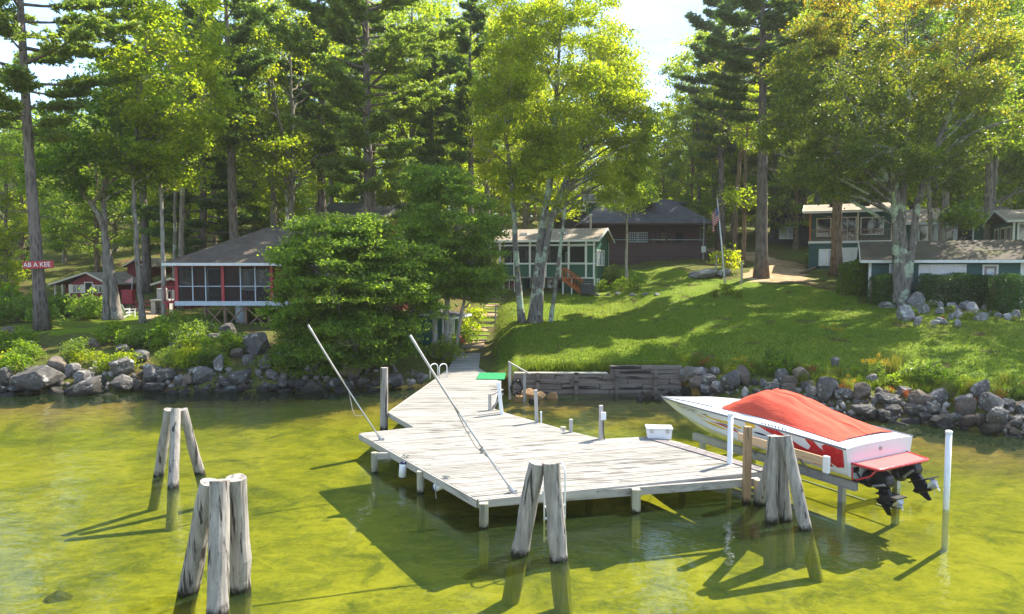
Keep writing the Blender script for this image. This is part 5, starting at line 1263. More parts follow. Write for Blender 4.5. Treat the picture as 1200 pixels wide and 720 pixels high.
# dock shed
p0 = at_z(519.5, 415, .58); th = R(-16); SW = 2.0
h = empty('dock_shed', (p0.x - SW * math.cos(th), p0.y - SW * math.sin(th), .5), th, 'small dark green shed with a white door beside the walkway', 'shed')
m = MB(); m.box(0, SW, 0, 2.6, -.3, 2.35); m.build('wall', M_GREEN, h)
f = wmap('right', SW, 0); door(h, f, .45, 1.75, .02, 2.1, simple('pale_door', (.52, .54, .50), .6, .1, dirt=(.35, .36, .32)))
for u, z_, r_ in ((1.1, 1.55, .16), (1.1, .80, .12)):
    m = MB(); m.tube([(SW + .06, u + r_ * math.cos(a_), z_ + r_ * 1.4 * math.sin(a_)) for a_ in np.linspace(0, 2 * PI, 17)], .035, 6, False); m.build('door_wreath', M_METAL, h)
MB().box(SW - .06, SW + .035, -.035, .08, -.3, 2.34).build('corner_board', M_WHITE, h)
MB().slab([(-.35, -.45, 2.72), (SW + .75, -.45, 2.36), (SW + .75, 3.0, 2.36), (-.35, 3.0, 2.72)], .10).build('roof', M_SH_DK, h); fascia(h, [((-.38, -.48, 2.66), (SW + .78, -.48, 2.30)), ((SW + .78, -.48, 2.30), (SW + .78, 3, 2.30))], M_WHITE, .05, .13)
p0 = at_d(538.5, 401, 43.0); m = MB()
for k, rr in enumerate((.26, .20, .14)): m.tube([(rr * math.cos(a), -.05 * k + .03 * math.sin(3 * a), .40 + rr * math.sin(a)) for a in np.linspace(0, 2 * PI, 25)], .062, 8, False)
ob = empty('hose_reel', (p0.x, p0.y, gz(p0.x, p0.y)), 0, 'coiled pink red hose on a stand beside the shed door', 'hose'); m.build('hose_coil', simple('pink_red_hose', (.62, .05, .09), .45, .15), ob, True)
MB().box(-.04, .04, .02, .09, -.2, .62).build('stand', M_GREYWOOD, ob)
p0 = on_ground(580, 378); tag(MB().bar((p0.x, p0.y, p0.z - .2), (p0.x + .08, p0.y, p0.z + 1.25), .10).build('marker_post', M_GREYWOOD), 'weathered grey post at the top of the garden steps', 'post')

# ------------------------------------------------------------------ speedboat on its lift
BM = Vector((9.49, 17.33, 0)); BA = math.atan2(.883, -.469); BL = 8.47
M_GEL = simple('white_gelcoat', (.72, .74, .76), .16, .03, spec=.6)
M_CAN = None
t = NT('red_canvas'); c = t.coord('Object'); n = t.noise(c, 2.2, 5, .6); n2 = t.noise(t.coord('Object', (1, 1, 1)), 60, 2)
M_CAN = t.done(t.bsdf(t.ramp(n, [(.3, (.54, .075, .045)), (.7, (.62, .10, .06))]), .85, t.bump(t.math('ADD', n, t.math('ADD', t.math('MULTIPLY', t.noise(t.coord('Object', (.5, 2.2, 1), rot=(0, 0, .5)), 2.6, 4, .55, 1.2), 1.3), t.math('MULTIPLY', n2, .02))), .4, .04), .15))
M_FLR = simple('red_decal', (.52, .025, .03), .25, .12, spec=.5); M_FLY = simple('yellow_decal', (.72, .48, .03), .25, .08, spec=.5); M_FLN = simple('navy_decal', (.015, .02, .06), .25, spec=.5); M_LINE = simple('grey_rub_rail', (.16, .17, .20), .5)
M_REDT = simple('red_tube', (.50, .03, .035), .3, spec=.6); M_SWIM = simple('faded_red_pad', (.46, .085, .08), .7, .15)
bt = empty('speedboat', BM, BA, 'white speedboat with red flame graphics under a red canvas cover', 'speedboat')
def bw(u): return 1.35 * (1 - max(0, (u - .30) / .70) ** 2.2) * (1 - .04 * max(0, .3 - u)) + .015
def bzs(u): return 1.44 + .08 * math.sin(PI * u) - .26 * u ** 2.5
def bzk(u): return .24 if u < .5 else .24 + (bzs(1) - .05 - .24) * ((u - .5) / .5) ** 2.3
def bzc(u): return bzk(u) + (bzs(u) - bzk(u)) * (.40 + .1 * u)
def bwc(u): return bw(u) * (.90 - .25 * max(0, (u - .4) / .6))
def side(u, v):
    """hull side, v 0 chine .. 1 sheer"""
    y = bwc(u) + (bw(u) - bwc(u)) * (v ** (1 + .9 * u)); z = bzc(u) + (bzs(u) - bzc(u)) * v
    return Vector((u * BL, y, z))
US = np.linspace(0, 1, 45)
def loft(secs, close=False):
    A = np.array([[tuple(p) for p in s] for s in secs]); return A
secs = []
for u in US:
    s = [side(u, v) for v in np.linspace(1, 0, 9)]
    for q in np.linspace(0, 1, 7)[1:]:
        y = bwc(u) * (1 - q); z = bzc(u) * (1 - q) + bzk(u) * q + (.025 * math.sin(q * PI * 3) if u < .8 else 0); s.append(Vector((u * BL, y, z)))
    full = s + [Vector((p.x, -p.y, p.z)) for p in reversed(s[:-1])]; secs.append(full)
A = loft(secs); hull = link_mesh('hull', grid_mesh('hull', A), M_GEL, bt, True)
MB().poly([tuple(p) for p in secs[0]]).build('transom', M_GEL, bt)
def dz(u, q):
    """deck height, q = |y|/halfwidth"""
    cr = .30 * (1 - .75 * u ** 1.5) * min(1, (1.02 - u) * 4) * (.16 + .84 * min(1, u / .34))
    return bzs(u) + cr * (1 - q ** 3.2)
dsec = []
for u in US: dsec.append([Vector((u * BL, bw(u) * q, dz(u, abs(q)))) for q in np.linspace(1, -1, 25)])
link_mesh('deck', grid_mesh('deck', loft(dsec)), M_GEL, bt, True)
MB().poly([tuple(p) for p in dsec[0]]).build('stern_panel', M_GEL, bt)
for s_ in (1, -1):
    MB().tube([(u * BL, s_ * (bw(u) + .012), bzs(u)) for u in US], .028, 6).build('rub_rail', M_LINE, bt, True)
    MB().tube([(u * BL, s_ * bw(u) * .80, dz(u, .80) + .006) for u in US[26:44]], .012, 5).build('deck_stripe', M_LINE, bt, True)
# cover
csec = []
cu = np.linspace(.045, .545, 46)
for u in cu:
    k = (u - .045) / .50
    h_ = np.interp(k, [0, .08, .35, .62, .74, .86, 1], [.03, .07, .22, .44, .50, .30, .0])
    row = []
    for q in np.linspace(-1, 1, 41):
        lim = .80 if k < .97 else .80 * (1 - (k - .97) * 4)
        fold = .02 * math.sin(q * 17 + k * 9 + 2 * math.sin(k * 7)) * (1 - abs(q)) * (h_ > .05) + .028 * mnoise.noise(Vector((k * 9, q * 3.5, 1.3))) * (1 - q * q) + .02 * abs(mnoise.noise(Vector((k * 3 + q * 2.5, q * 9, 5)))) * (1 - q * q)
        ridge = .09 * math.exp(-((k - .55 + .12 * abs(q)) / .05) ** 2) * (1 - abs(q)) * .8
        z = dz(u, min(1, abs(q) * lim)) + .012 + h_ * (1 - abs(q) ** 3.4) + fold + ridge
        rr_ = math.hypot(q, (k - .64) * 2.4); an = math.atan2(q, (k - .64) * 2.4); z += .034 * abs(math.sin(an * 3.0 + .5)) ** 8 * min(1, rr_ * 3) * math.exp(-rr_ * 1.1) * (1 - abs(q) ** 2) * (h_ > .04)
        row.append(Vector((u * BL, q * lim * bw(u), z)))
    csec.append(row)
cov = link_mesh('canvas_cover', grid_mesh('canvas_cover', loft(csec)), M_CAN, bt, True)
MB().tube([tuple(r_[0]) for r_ in csec] , .014, 5).build('cover_hem', M_CAN, bt, True); MB().tube([tuple(r_[20] + Vector((0, 0, .004))) for r_ in csec], .009, 5).build('cover_seam', M_CAN, bt, True); MB().tube([tuple(r_[-1]) for r_ in csec], .014, 5).build('cover_hem', M_CAN, bt, True)
# graphics on the hull side
from mathutils.geometry import tessellate_polygon
def decal(name, polys, mat, off, sgn=1):
    V = []; F = []
    for poly in polys:
        bm = bmesh.new(); vs_ = [bm.verts.new((a, b * .14, 0)) for a, b in poly]
        tri = tessellate_polygon([[Vector((a, b, 0)) for a, b in poly]])
        for f_ in tri:
            try: bm.faces.new([vs_[i] for i in f_])
            except ValueError: pass
        for _ in range(3):
            lg = [e for e in bm.edges if e.calc_length() > .022]
            if lg: bmesh.ops.subdivide_edges(bm, edges=lg, cuts=1); bmesh.ops.triangulate(bm, faces=bm.faces)
        bm.verts.index_update(); b0 = len(V)
        for v in bm.verts:
            a, b = v.co.x, v.co.y / .14; p = side(a, b); e1 = side(a + .004, b) - p; e2 = side(a, b + .01) - p; nn = e2.cross(e1).normalized()
            if nn.y < 0: nn = -nn
            p = p + nn * off; V.append((p.x, p.y * sgn, p.z))
        for f_ in bm.faces: F.append(tuple(b0 + v.index for v in f_.verts))
        bm.free()
    m = MB(); m.v = V; m.f = F; m.m = [0] * len(F); return m.build(name, mat, bt)
ell = lambda cx, cy, rx, ry, n=20: [(cx + rx * math.cos(a), cy + ry * math.sin(a)) for a in np.linspace(0, 2 * PI, n, endpoint=False)]
red = [[(.012, .93), (.012, .30), (.035, .22), (.06, .34), (.05, .20), (.075, .12), (.115, .08), (.15, .16), (.17, .10), (.20, .20), (.25, .19), (.31, .27), (.36, .33), (.40, .42), (.33, .42), (.28, .36), (.22, .36), (.20, .46), (.235, .62), (.29, .80), (.335, .97), (.25, .97), (.21, .80), (.165, .62), (.135, .55), (.125, .72), (.145, .95), (.115, .97), (.095, .78), (.08, .70), (.085, .86), (.07, .96)],
       [(.42, .36), (.52, .44), (.60, .46), (.52, .52), (.44, .46)]]
yel = [[(.345, .97), (.39, .97), (.375, .74), (.34, .82)], [(.40, .66), (.47, .74), (.56, .68), (.64, .74), (.60, .62), (.52, .60), (.46, .62), (.42, .56)], [(.48, .34), (.56, .40), (.66, .38), (.60, .30), (.52, .28)], [(.60, .55), (.70, .62), (.66, .52)]]
nav = [ell(.255, .60, .035, .055), ell(.325, .62, .028, .04), ell(.285, .30, .022, .05), [(.40, .47), (.50, .53), (.55, .56), (.47, .57)]]
for sg in (1, -1):
    decal('flame_decal', red, M_FLR, .006, sg); decal('yellow_decal', yel, M_FLY, .009, sg); decal('navy_decal', nav, M_FLN, .012, sg)
    def outline(cx, cy, rx, ry, th=.10):
        o_ = ell(cx, cy, rx, ry, 24); i_ = ell(cx, cy, rx * .82, ry * .66, 24); return [[o_[k], o_[(k + 1) % 24], i_[(k + 1) % 24], i_[k]] for k in range(24)]
    scr = outline(.80, .70, .030, .12) + outline(.745, .70, .026, .11) + [[(.715, .82), (.66, .80), (.66, .76), (.70, .77), (.685, .58), (.695, .58)]] + [[(.64, .72), (.60, .80), (.596, .76), (.63, .68)]]
    decal('bow_lettering', scr, M_LINE, .008, sg)
# small dark script on the deck band
m = MB()
for i, (a, hh) in enumerate([(.215, .7), (.228, 1.0), (.242, .8), (.256, 1.0), (.268, .7), (.282, .85), (.296, .7), (.31, .6)]):
    u0, u1 = a, a + .011
    pts = [(u0, .985 - .02), (u0 + .006, .985 - .02), (u1 + .006, .985 - .02 - .05 * hh), (u1, .985 - .02 - .05 * hh)]
    m.poly([(u * BL, bw(u) * q, dz(u, q) + .008) for u, q in pts])
m.build('deck_lettering', M_FLN, bt)
# swim platform
sp_ = MB(); sp_.slab([(-.02, -1.12, 1.06), (-.02, 1.12, 1.06), (-.62, .98, 1.04), (-.62, -.98, 1.04)], .04); spo = sp_.build('swim_platform', M_SWIM, bt)
MB().tube([(-.0, 1.13, 1.05), (-.63, 1.0, 1.03), (-.66, .9, 1.03), (-.66, -.9, 1.03), (-.63, -1.0, 1.03), (0, -1.13, 1.05)], .035, 8).build('platform_frame', M_REDT, spo, True)
for s_ in (1, -1):
    MB().tube([(-.55, s_ * .95, 1.02), (-.42, s_ * .98, .82), (-.05, s_ * 1.05, .62), (-.01, s_ * 1.05, .62)], .025, 8).build('strut', M_REDT, spo, True); MB().tube([(-.02, s_ * 1.12, .98), (-.03, s_ * 1.12, .62)], .02, 6).build('strut', M_REDT, spo, True)
    MB().slab([(-.01, s_ * .80, .60), (-.01, s_ * 1.12, .66), (-.30, s_ * 1.1, .62), (-.30, s_ * .82, .56)], .02).build('trim_tab', M_BLACK, bt)
    MB().tube([(-.16, s_ * .95, .62), (-.02, s_ * .97, .85)], .025, 8).build('tab_ram', M_BLACK, bt)
    MB().box(-.008, .0, s_ * .95 - .11, s_ * .95 + .11, .80, .94).build('exhaust_port', M_BLACK, bt)
MB().tube([(-.012, 0, 1.30), (-.03, 0, 1.30)], .05, 12).build('stern_badge', M_ALU, bt)
for s_ in (.55, -.55):
    dr = MB()
    dr.lathe([(.0, -.02), (.20, .0), (.24, .06), (.24, .14), (.16, .2), (0, .22)], (0, 0, 0), 16)
    dr.v = [(-.02 - z_, s_ + x_, .62 + y_ * .95) for x_, y_, z_ in dr.v]
    d1 = dr.build('outdrive', M_BLACK, bt, True)
    cw = MB(); cw.prism([(-.18, .92), (-.40, .94), (-.66, .80), (-.70, .62), (-.62, .50), (-.34, .42), (-.20, .55)], s_ - .15, s_ + .15, 'y'); cw.build('drive_cowl', M_BLACK, d1, bevel=.04)
    cw = MB(); cw.prism([(-.36, .45), (-.64, .52), (-.72, .22), (-.60, .02), (-.42, .06)], s_ - .065, s_ + .065, 'y'); cw.build('drive_leg', M_BLACK, d1, bevel=.025)
    cw = MB(); cw.box(-.95, -.40, s_ - .20, s_ + .20, .34, .37); cw.build('cavitation_plate', M_BLACK, d1)
    cw = MB(); cw.tube([(-.30, s_, .12), (-.40, s_, .125), (-.75, s_, .14), (-.82, s_, .145)], [.02, .085, .085, .07], 12); cw.build('torpedo', M_BLACK, d1, True)
    cw = MB(); cw.prism([(-.42, .06), (-.66, .06), (-.70, -.16), (-.60, -.16)], s_ - .012, s_ + .012, 'y'); cw.build('skeg', M_BLACK, d1)
    cw = MB()
    for k in range(4):
        a = k * PI / 2 + .4; e1 = Vector((0, math.cos(a), math.sin(a))); e2 = Vector((0, -math.sin(a), math.cos(a))); c0 = Vector((-.88, s_, .147))
        cw.poly([c0 + e1 * .05 - e2 * .04 + Vector((.04, 0, 0)), c0 + e1 * .19 - e2 * .07 + Vector((.05, 0, 0)), c0 + e1 * .22 + e2 * .03, c0 + e1 * .14 + e2 * .09 + Vector((-.05, 0, 0)), c0 + e1 * .05 + e2 * .04 + Vector((-.04, 0, 0))])
    cw.tube([(-.82, s_, .145), (-.97, s_, .15)], [.07, .05], 10); cw.build('propeller', M_ALU, d1)
    MB().tube([(-.30, s_ + .17, .50), (-.62, s_ + .17, .62)], .035, 8).build('trim_ram', M_ALU, d1)
    if s_ < 0:                                              # the far drive is tilted up
        pv = Vector((-.12, 0, .78)); d1.rotation_euler = (0, .42, 0); d1.location = pv - Matrix.Rotation(.42, 3, 'Y') @ pv
# lift
lf = empty('boat_lift', BM, BA, 'aluminium boat lift cradle holding up the speedboat', 'boat lift')
for y in (1.12, -1.12):
    m = MB(); m.bar((-.15, y, .50), (5.6, y, .50), .12, .16); m.bar((-.15, y, .595), (5.6, y, .595), .16, .02); m.bar((-.15, y, .405), (5.6, y, .405), .16, .02); m.build('bunk_beam', M_ALU, lf)
    for x in (.25, 5.2): MB().box(x - .07, x + .07, y - .07, y + .07, -1.1, .39).build('lift_leg', M_ALU, lf)
for x in (.25, 5.2): MB().bar((x, -1.05, -.2), (x, 1.05, -.2), .08, .12).build('cross_beam', M_ALU, lf)
for a, b_ in (((.25, 1.12), (5.2, 1.12)), ((.25, -1.12), (5.2, -1.12))): MB().tube([(a[0], a[1], -.62), (b_[0], b_[1], -.62)], .03, 6).build('bed_frame', M_SILL, lf)
gx = MB(); gx.box(.30, 3.2, 1.66, 1.71, .98, 1.20); gx.build('guide_board', m_wood('fresh_board', (.40, .25, .13), (.56, .40, .24), 0, fine=10), lf, bevel=.008); MB().box(.22, .36, 1.64, 1.74, .82, 1.24).build('guide_bracket', M_PVC, lf)
for x in (1.2, 3.0): MB().bar((x, 1.65, 1.02), (x, 1.14, .52), .05).build('guide_arm', M_ALU, lf)
for (px, py0, py1, lab, rad) in ((854.5, 570, 484, 'white plastic guide pole between dock and speedboat bow', .07), (1108.5, 597, 505, 'white plastic guide pole standing behind the speedboat stern', .07)):
    P0 = at_z(px, py0, 0); zt = at_d(px, py1, P0.y).z; r = empty('guide_pole', P0, 0, lab, 'guide pole', 'white guide poles of the boat lift')
    MB().lathe([(rad, -1.1), (rad, zt - .06)], n=16).build('pole', M_PVC, r, True); MB().lathe([(rad + .012, zt - .06), (rad + .012, zt - .01), (.05, zt + .01)], n=16).build('cap', M_PVC, r)
P0 = at_z(874.5, 589, 0); zt = at_d(874, 500, P0.y).z; tag(MB().bar((P0.x, P0.y, -1.1), (P0.x, P0.y, zt), .17).build('lift_post', m_wood('brown_post', (.20, .12, .065), (.42, .29, .17), 2, wet_or_shade=.15, fine=10)), 'square brown wooden post between dock and speedboat', 'post')

# ------------------------------------------------------------------ small things ashore
# name board on the big pine
p0 = at_d(44.5, 310.5, 37.9); sg = MB().box(-.86, .86, 0, .04, -.21, .21).build('name_board', simple('sign_red', (.42, .04, .05), .6, .12, dirt=(.28, .08, .08)), None, bevel=.01); sg.location = p0; sg.rotation_euler = (0, R(-2), 0); tag(sg, 'red name board with white letters nailed across the big pine', 'sign')
tx = text_mesh('lettering', 'AB A KEE', .36, M_PVC, sg, .004, spacing=1.02); tx.location = (-.06, -.004, .0); tx.rotation_euler = (PI / 2, 0, 0)
# flagpole
p0 = on_ground(851, 343); zt = at_d(840.5, 233, p0.y); top = zt - p0
fp = empty('flagpole', p0, 0, 'slightly leaning white flagpole on the lawn', 'flagpole')
MB().tube([(0, 0, -.3), tuple(top * .5), tuple(top)], [.055, .048, .03], 10).build('pole', M_PVC, fp, True); MB().lathe([(0, 0), (.06, .03), (.07, .08), (.04, .13), (0, .15)], tuple(top), 10).build('finial', M_METAL, fp, True); MB().tube([tuple(top * .98 + Vector((.05, -.03, 0))), tuple(top * .1 + Vector((.06, -.04, 0)))], .008, 4).build('halyard', M_ROPE, fp)
nu, nv = 30, 20; Pf = np.zeros((nv, nu, 3)); tf = top * .93
for i in range(nv):
    for j in range(nu):
        u, v = j / (nu - 1), i / (nv - 1)
        Pf[i, j] = (tf.x - .06 - .42 * u + .07 * math.sin(u * 14 + v * 2), tf.y - .05 + .10 * math.sin(u * 11 + v * 1.5) * u, tf.z - v * 1.05 - u * .85 - .08 * math.sin(u * 9))
    pass
for i in range(nv): Pf[i, :, 0] += (top.x / top.z) * (-(i / (nv - 1)) * 1.05)
me = grid_mesh('national_flag', Pf); uvl = me.uv_layers.new(name='uv'); li = np.zeros(len(me.loops), dtype=np.int32); me.loops.foreach_get('vertex_index', li)
uvs = np.stack([(li % nu) / (nu - 1), 1 - (li // nu) / (nv - 1)], 1).astype(np.float32); uvl.data.foreach_set('uv', uvs.ravel())
t = NT('flag_cloth'); uv = t.n('ShaderNodeTexCoord').outputs['UV']; sx = t.n('ShaderNodeSeparateXYZ', {0: uv}).outputs
strp = t.math('LESS_THAN', t.math('FRACT', t.math('MULTIPLY', sx[1], 6.5)), .5); cc = t.mix(strp, (.62, .58, .56), (.50, .03, .05))
can = t.math('MULTIPLY', t.math('LESS_THAN', sx[0], .40), t.math('GREATER_THAN', sx[1], .46))
star = t.ramp(t.voro(t.n('ShaderNodeMapping', {'Vector': uv, 'Scale': (22, 16, 1)}).outputs[0], 1.0, rnd_=0.0), [(.22, 1.0), (.26, 0.0)])
cc = t.mix(can, cc, t.mix(star, (.03, .04, .20), (.7, .7, .7)))
dd = t.bsdf(cc, .8); trn = t.n('ShaderNodeBsdfTranslucent', {'Color': cc}).outputs[0]
fl = link_mesh('national_flag', me, t.done(t.n('ShaderNodeMixShader', {0: .35, 1: dd, 2: trn}).outputs[0]), None, True); fl.location = p0; tag(fl, 'limp striped red and white flag hanging from the flagpole', 'flag')
# lawn furniture on the left
p0 = loc_of(150, 371, 47); patio_chair(p0, 2.6, M_PVC, 'white slatted lawn chair under the trees by the red cabinet')
p0 = loc_of(151, 360, 52); r = empty('red_cabinet', p0, R(8), 'red wooden cabinet on legs topped with a small pennant', 'cabinet')
MB().box(-.38, .38, -.3, .3, .55, 1.55).build('cabinet_body', M_REDP, r, bevel=.02); MB().box(-.43, .43, -.35, .35, 1.555, 1.62).build('cabinet_top', M_REDP, r)
for x in (-.3, .3):
    for y in (-.22, .22): MB().box(x - .04, x + .04, y - .04, y + .04, -.1, .549).build('leg', M_CHDK, r)
MB().tube([(.25, 0, 1.62), (.32, 0, 2.6)], .018, 6).build('pennant_pole', M_PVC, r); m = MB(); m.add([(.33, -.01, 2.6), (.31, -.01, 2.15), (-.25, -.03, 2.2)], [(0, 1, 2)]); m.add([(.33, .01, 2.6), (.31, .01, 2.15), (-.25, -.01, 2.2)], [(2, 1, 0)]); m.build('pennant', simple('pink_cloth', (.62, .34, .34), .8), r)
p0 = loc_of(173, 366, 51); r = empty('picnic_table', p0, R(12), 'red picnic table with benches beside the concrete fireplace', 'picnic table')
MB().box(-.9, .9, -.38, .38, .70, .75).build('table_top', M_REDP, r)
for y in (-.72, .72): MB().box(-.9, .9, y - .13, y + .13, .42, .46).build('bench', M_REDP, r)
for x in (-.65, .65):
    MB().bar((x, -.75, 0), (x, .25, .699), .09, .04).build('leg', M_REDP, r); MB().bar((x + .05, .75, 0), (x + .05, -.25, .699), .09, .04).build('leg', M_REDP, r); MB().box(x + .1, x + .14, -.8, .8, .33, .419).build('cross_bar', M_REDP, r)
p0 = loc_of(190, 367, 49); r = empty('outdoor_fireplace', p0, R(5), 'grey concrete outdoor fireplace next to the picnic table', 'fireplace')
m = MB(); m.box(-.6, -.3, -.4, .5, -.2, 1.0); m.box(.3, .6, -.4, .5, -.2, 1.0); m.box(-.299, .299, .2, .5, -.2, 1.0); m.box(-.65, .65, -.45, .55, 1.002, 1.12); m.build('masonry', M_CONC, r, bevel=.02); MB().box(-.3, .3, -.1, .45, 1.121, 1.9).build('flue', M_CONC, r, bevel=.03); MB().box(-.299, .299, -.3, .19, .45, .48).build('grate', M_CHDK, r)
# leaning birch pole at far left
a = at_d(-12, 350, 41); b_ = on_ground(14, 369); b_.z += .05; tag(MB().tube([tuple(b_), tuple((a + b_) / 2 + Vector((0, 0, .05))), tuple(a)], [.10, .09, .07], 10).build('leaning_pole', B_BIRCH), 'pale fallen birch pole leaning at the far left bank', 'pole')
# fence posts / log by the path
p0 = on_ground(869, 333); tag(MB().tube([(p0.x, p0.y, p0.z - .2), (p0.x, p0.y, p0.z + 1.7)], .07, 8).build('fence_post', M_GREYWOOD), 'thin grey post beside the big grey pine', 'post')
pts = [on_ground(*q) for q in ((938, 322), (952, 317), (965, 309), (973, 303))]; tag(MB().tube([p + Vector((0, 0, .10)) for p in pts], .13, 8).build('edging_log', B_BROWN), 'long brown log edging the dirt path below the balcony house', 'log')
a = on_ground(843, 322); r = empty('garden_stand', a, 0, 'pale wooden stand beside the flagpole bush', 'stand'); 
for x in (-.25, .25): MB().bar((x * 1.3, 0, -.1), (x, 0, 1.6), .09).build('leg', M_GREYWOOD, r)
MB().bar((-.34, 0, 1.45), (.34, 0, 1.45), .12, .05).build('shelf', M_GREYWOOD, r); MB().bar((-.36, 0, .7), (.36, 0, .7), .1, .05).build('shelf', M_GREYWOOD, r)
# overhead wire behind the cabins
w0, w1 = Vector((-46, 70, 8.6)), Vector((-16, 60, 8.4)); tag(MB().tube([w0.lerp(w1, u) + Vector((0, 0, -3.2 * u * (1 - u))) for u in np.linspace(0, 1, 16)], .022, 5).build('overhead_wire', M_BLACK), 'thin overhead wire strung between trees by the red cabins', 'wire')
# ------------------------------------------------------------------ boulders
def m_rock(name, lo, hi, lich, lamt=.56, wet_or_shade=True):
    t = NT(name); c = t.coord('Object', rand=61.0); n = t.noise(c, 2.2, 7, .65); n2 = t.noise(c, 11, 5, .7); r_ = t.orand()
    cc = t.ramp(t.math('ADD', t.math('MULTIPLY', n, .6), t.math('MULTIPLY', n2, .4)), [(.32, lo), (.66, hi)])
    cc = t.mix(t.ramp(r_, [(0, 0.0), (1, .55)]), cc, tuple(x * .45 for x in lo))
    l = t.math('MULTIPLY', t.ramp(t.noise(c, 1.5, 5, .65), [(lamt, 0.0), (lamt + .06, 1.0)]), t.ramp(n2, [(.4, .1), (.55, 1.0)]))
    cc = t.mix(l, cc, lich)
    if wet_or_shade:
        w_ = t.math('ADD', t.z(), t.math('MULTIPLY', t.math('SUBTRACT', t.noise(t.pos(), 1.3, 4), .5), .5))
        cc = t.mix(t.ramp(w_, [(.14, .85), (.78, 0.0)]), cc, (.016, .015, .013))  # wet band at the waterline, stretched higher to paint in the bank's shade
    return t.done(t.bsdf(cc, .88, t.bump(t.math('ADD', n, t.math('MULTIPLY', n2, .4)), .8, .06), .2))
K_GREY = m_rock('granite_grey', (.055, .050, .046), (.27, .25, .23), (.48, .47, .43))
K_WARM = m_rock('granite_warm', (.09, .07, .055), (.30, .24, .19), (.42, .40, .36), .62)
K_DRY = m_rock('garden_stone', (.15, .14, .145), (.42, .40, .40), (.46, .50, .42), .54, False)
K_ALG = m_rock('algae_stone', (.05, .055, .012), (.12, .12, .018), (.16, .16, .03), .6, False)
K_RUST = m_rock('rust_stone', (.22, .12, .05), (.50, .32, .16), (.5, .4, .3), .68, False)
def rock_mesh(seed, mat, cuts=19):
    r_ = random.Random(seed); bm = bmesh.new(); bmesh.ops.create_icosphere(bm, subdivisions=4, radius=1.0)
    for _ in range(cuts):
        d = Vector((r_.gauss(0, 1), r_.gauss(0, 1), r_.gauss(0, .8))).normalized(); lim = r_.uniform(.5, .86)
        for v in bm.verts:
            k = v.co.dot(d)
            if k > lim: v.co -= d * (k - lim) * .97
    off = Vector((seed * 3.1, seed * 1.7, 0))
    for v in bm.verts:
        p = v.co.copy(); v.co += p * (.10 * mnoise.noise(p * 1.6 + off) + .05 * mnoise.noise(p * 4.2 + off) + .035 * mnoise.noise(p * 9 + off))
    me = bpy.data.meshes.new('boulder'); bm.to_mesh(me); bm.free(); me.materials.append(mat); return me
ROCKS = {k: [rock_mesh(i * 7 + j * 131 + 3, m_) for i in range(5)] for j, (k, m_) in enumerate((('grey', K_GREY), ('warm', K_WARM), ('dry', K_DRY), ('rust', K_RUST), ('algae', K_ALG)))}
def boulder(loc, w_, h_, kind, label, group, d_=None, sink=.22):
    o = bpy.data.objects.new('boulder', rnd.choice(ROCKS[kind])); COL.objects.link(o)
    o.scale = (w_ / 2 / .82, (d_ or w_ * rnd.uniform(.7, 1.0)) / 2 / .82, h_ / 2 / .78); o.rotation_euler = (rnd.uniform(-.25, .25), rnd.uniform(-.25, .25), rnd.choice((0, PI)) + rnd.uniform(-.35, .35))
    o.location = (loc[0], loc[1], loc[2] + h_ * (.5 - sink)); return tag(o, label, 'boulder', group)
G1 = 'boulders along the shore under the porch cabin'; G2 = 'boulders along the shore beside the speedboat'; G3 = 'boulders of the rock garden by the hedge'; G4 = 'stones by the timber wall'
def size_word(w_): return 'huge' if w_ > 1.5 else 'large' if w_ > 1.0 else 'medium' if w_ > .6 else 'small'
COLW = {'grey': 'grey', 'warm': 'brownish', 'dry': 'pale', 'rust': 'rusty'}
def px_rock(px, py, wp, hp, kind, group, where):
    p = on_ground(px, py + hp * .28); k = p.y / FOC; w_, h_ = wp * k * .98, hp * k * 1.2
    boulder(p, w_, h_, kind, f'{size_word(w_)} {COLW[kind]} boulder {where}', group)
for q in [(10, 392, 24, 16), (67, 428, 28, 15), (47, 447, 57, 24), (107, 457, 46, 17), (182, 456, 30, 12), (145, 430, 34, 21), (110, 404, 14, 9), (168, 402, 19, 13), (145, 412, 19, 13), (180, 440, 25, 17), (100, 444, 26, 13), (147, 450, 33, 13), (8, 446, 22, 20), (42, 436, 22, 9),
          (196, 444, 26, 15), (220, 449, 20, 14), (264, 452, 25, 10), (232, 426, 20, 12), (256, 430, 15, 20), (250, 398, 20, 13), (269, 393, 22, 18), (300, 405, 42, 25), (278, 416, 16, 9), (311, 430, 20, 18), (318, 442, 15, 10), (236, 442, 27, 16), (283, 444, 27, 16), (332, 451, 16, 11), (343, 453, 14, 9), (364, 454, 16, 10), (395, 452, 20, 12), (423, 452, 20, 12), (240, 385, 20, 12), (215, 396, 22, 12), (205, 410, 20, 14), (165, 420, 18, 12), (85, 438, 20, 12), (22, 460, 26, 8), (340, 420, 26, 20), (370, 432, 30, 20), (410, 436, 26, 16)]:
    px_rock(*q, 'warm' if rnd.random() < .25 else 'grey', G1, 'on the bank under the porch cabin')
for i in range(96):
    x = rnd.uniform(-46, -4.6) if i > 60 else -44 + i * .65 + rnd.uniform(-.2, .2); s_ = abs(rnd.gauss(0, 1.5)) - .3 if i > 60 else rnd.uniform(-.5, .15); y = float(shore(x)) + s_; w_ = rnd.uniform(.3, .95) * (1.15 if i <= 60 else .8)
    k = 'warm' if rnd.random() < .25 else 'grey'; boulder((x, y, max(gz(x, y), -.5)), w_, w_ * rnd.uniform(.55, .8), k, f'{size_word(w_)} {COLW[k]} boulder at the waterline of the left shore', G1)
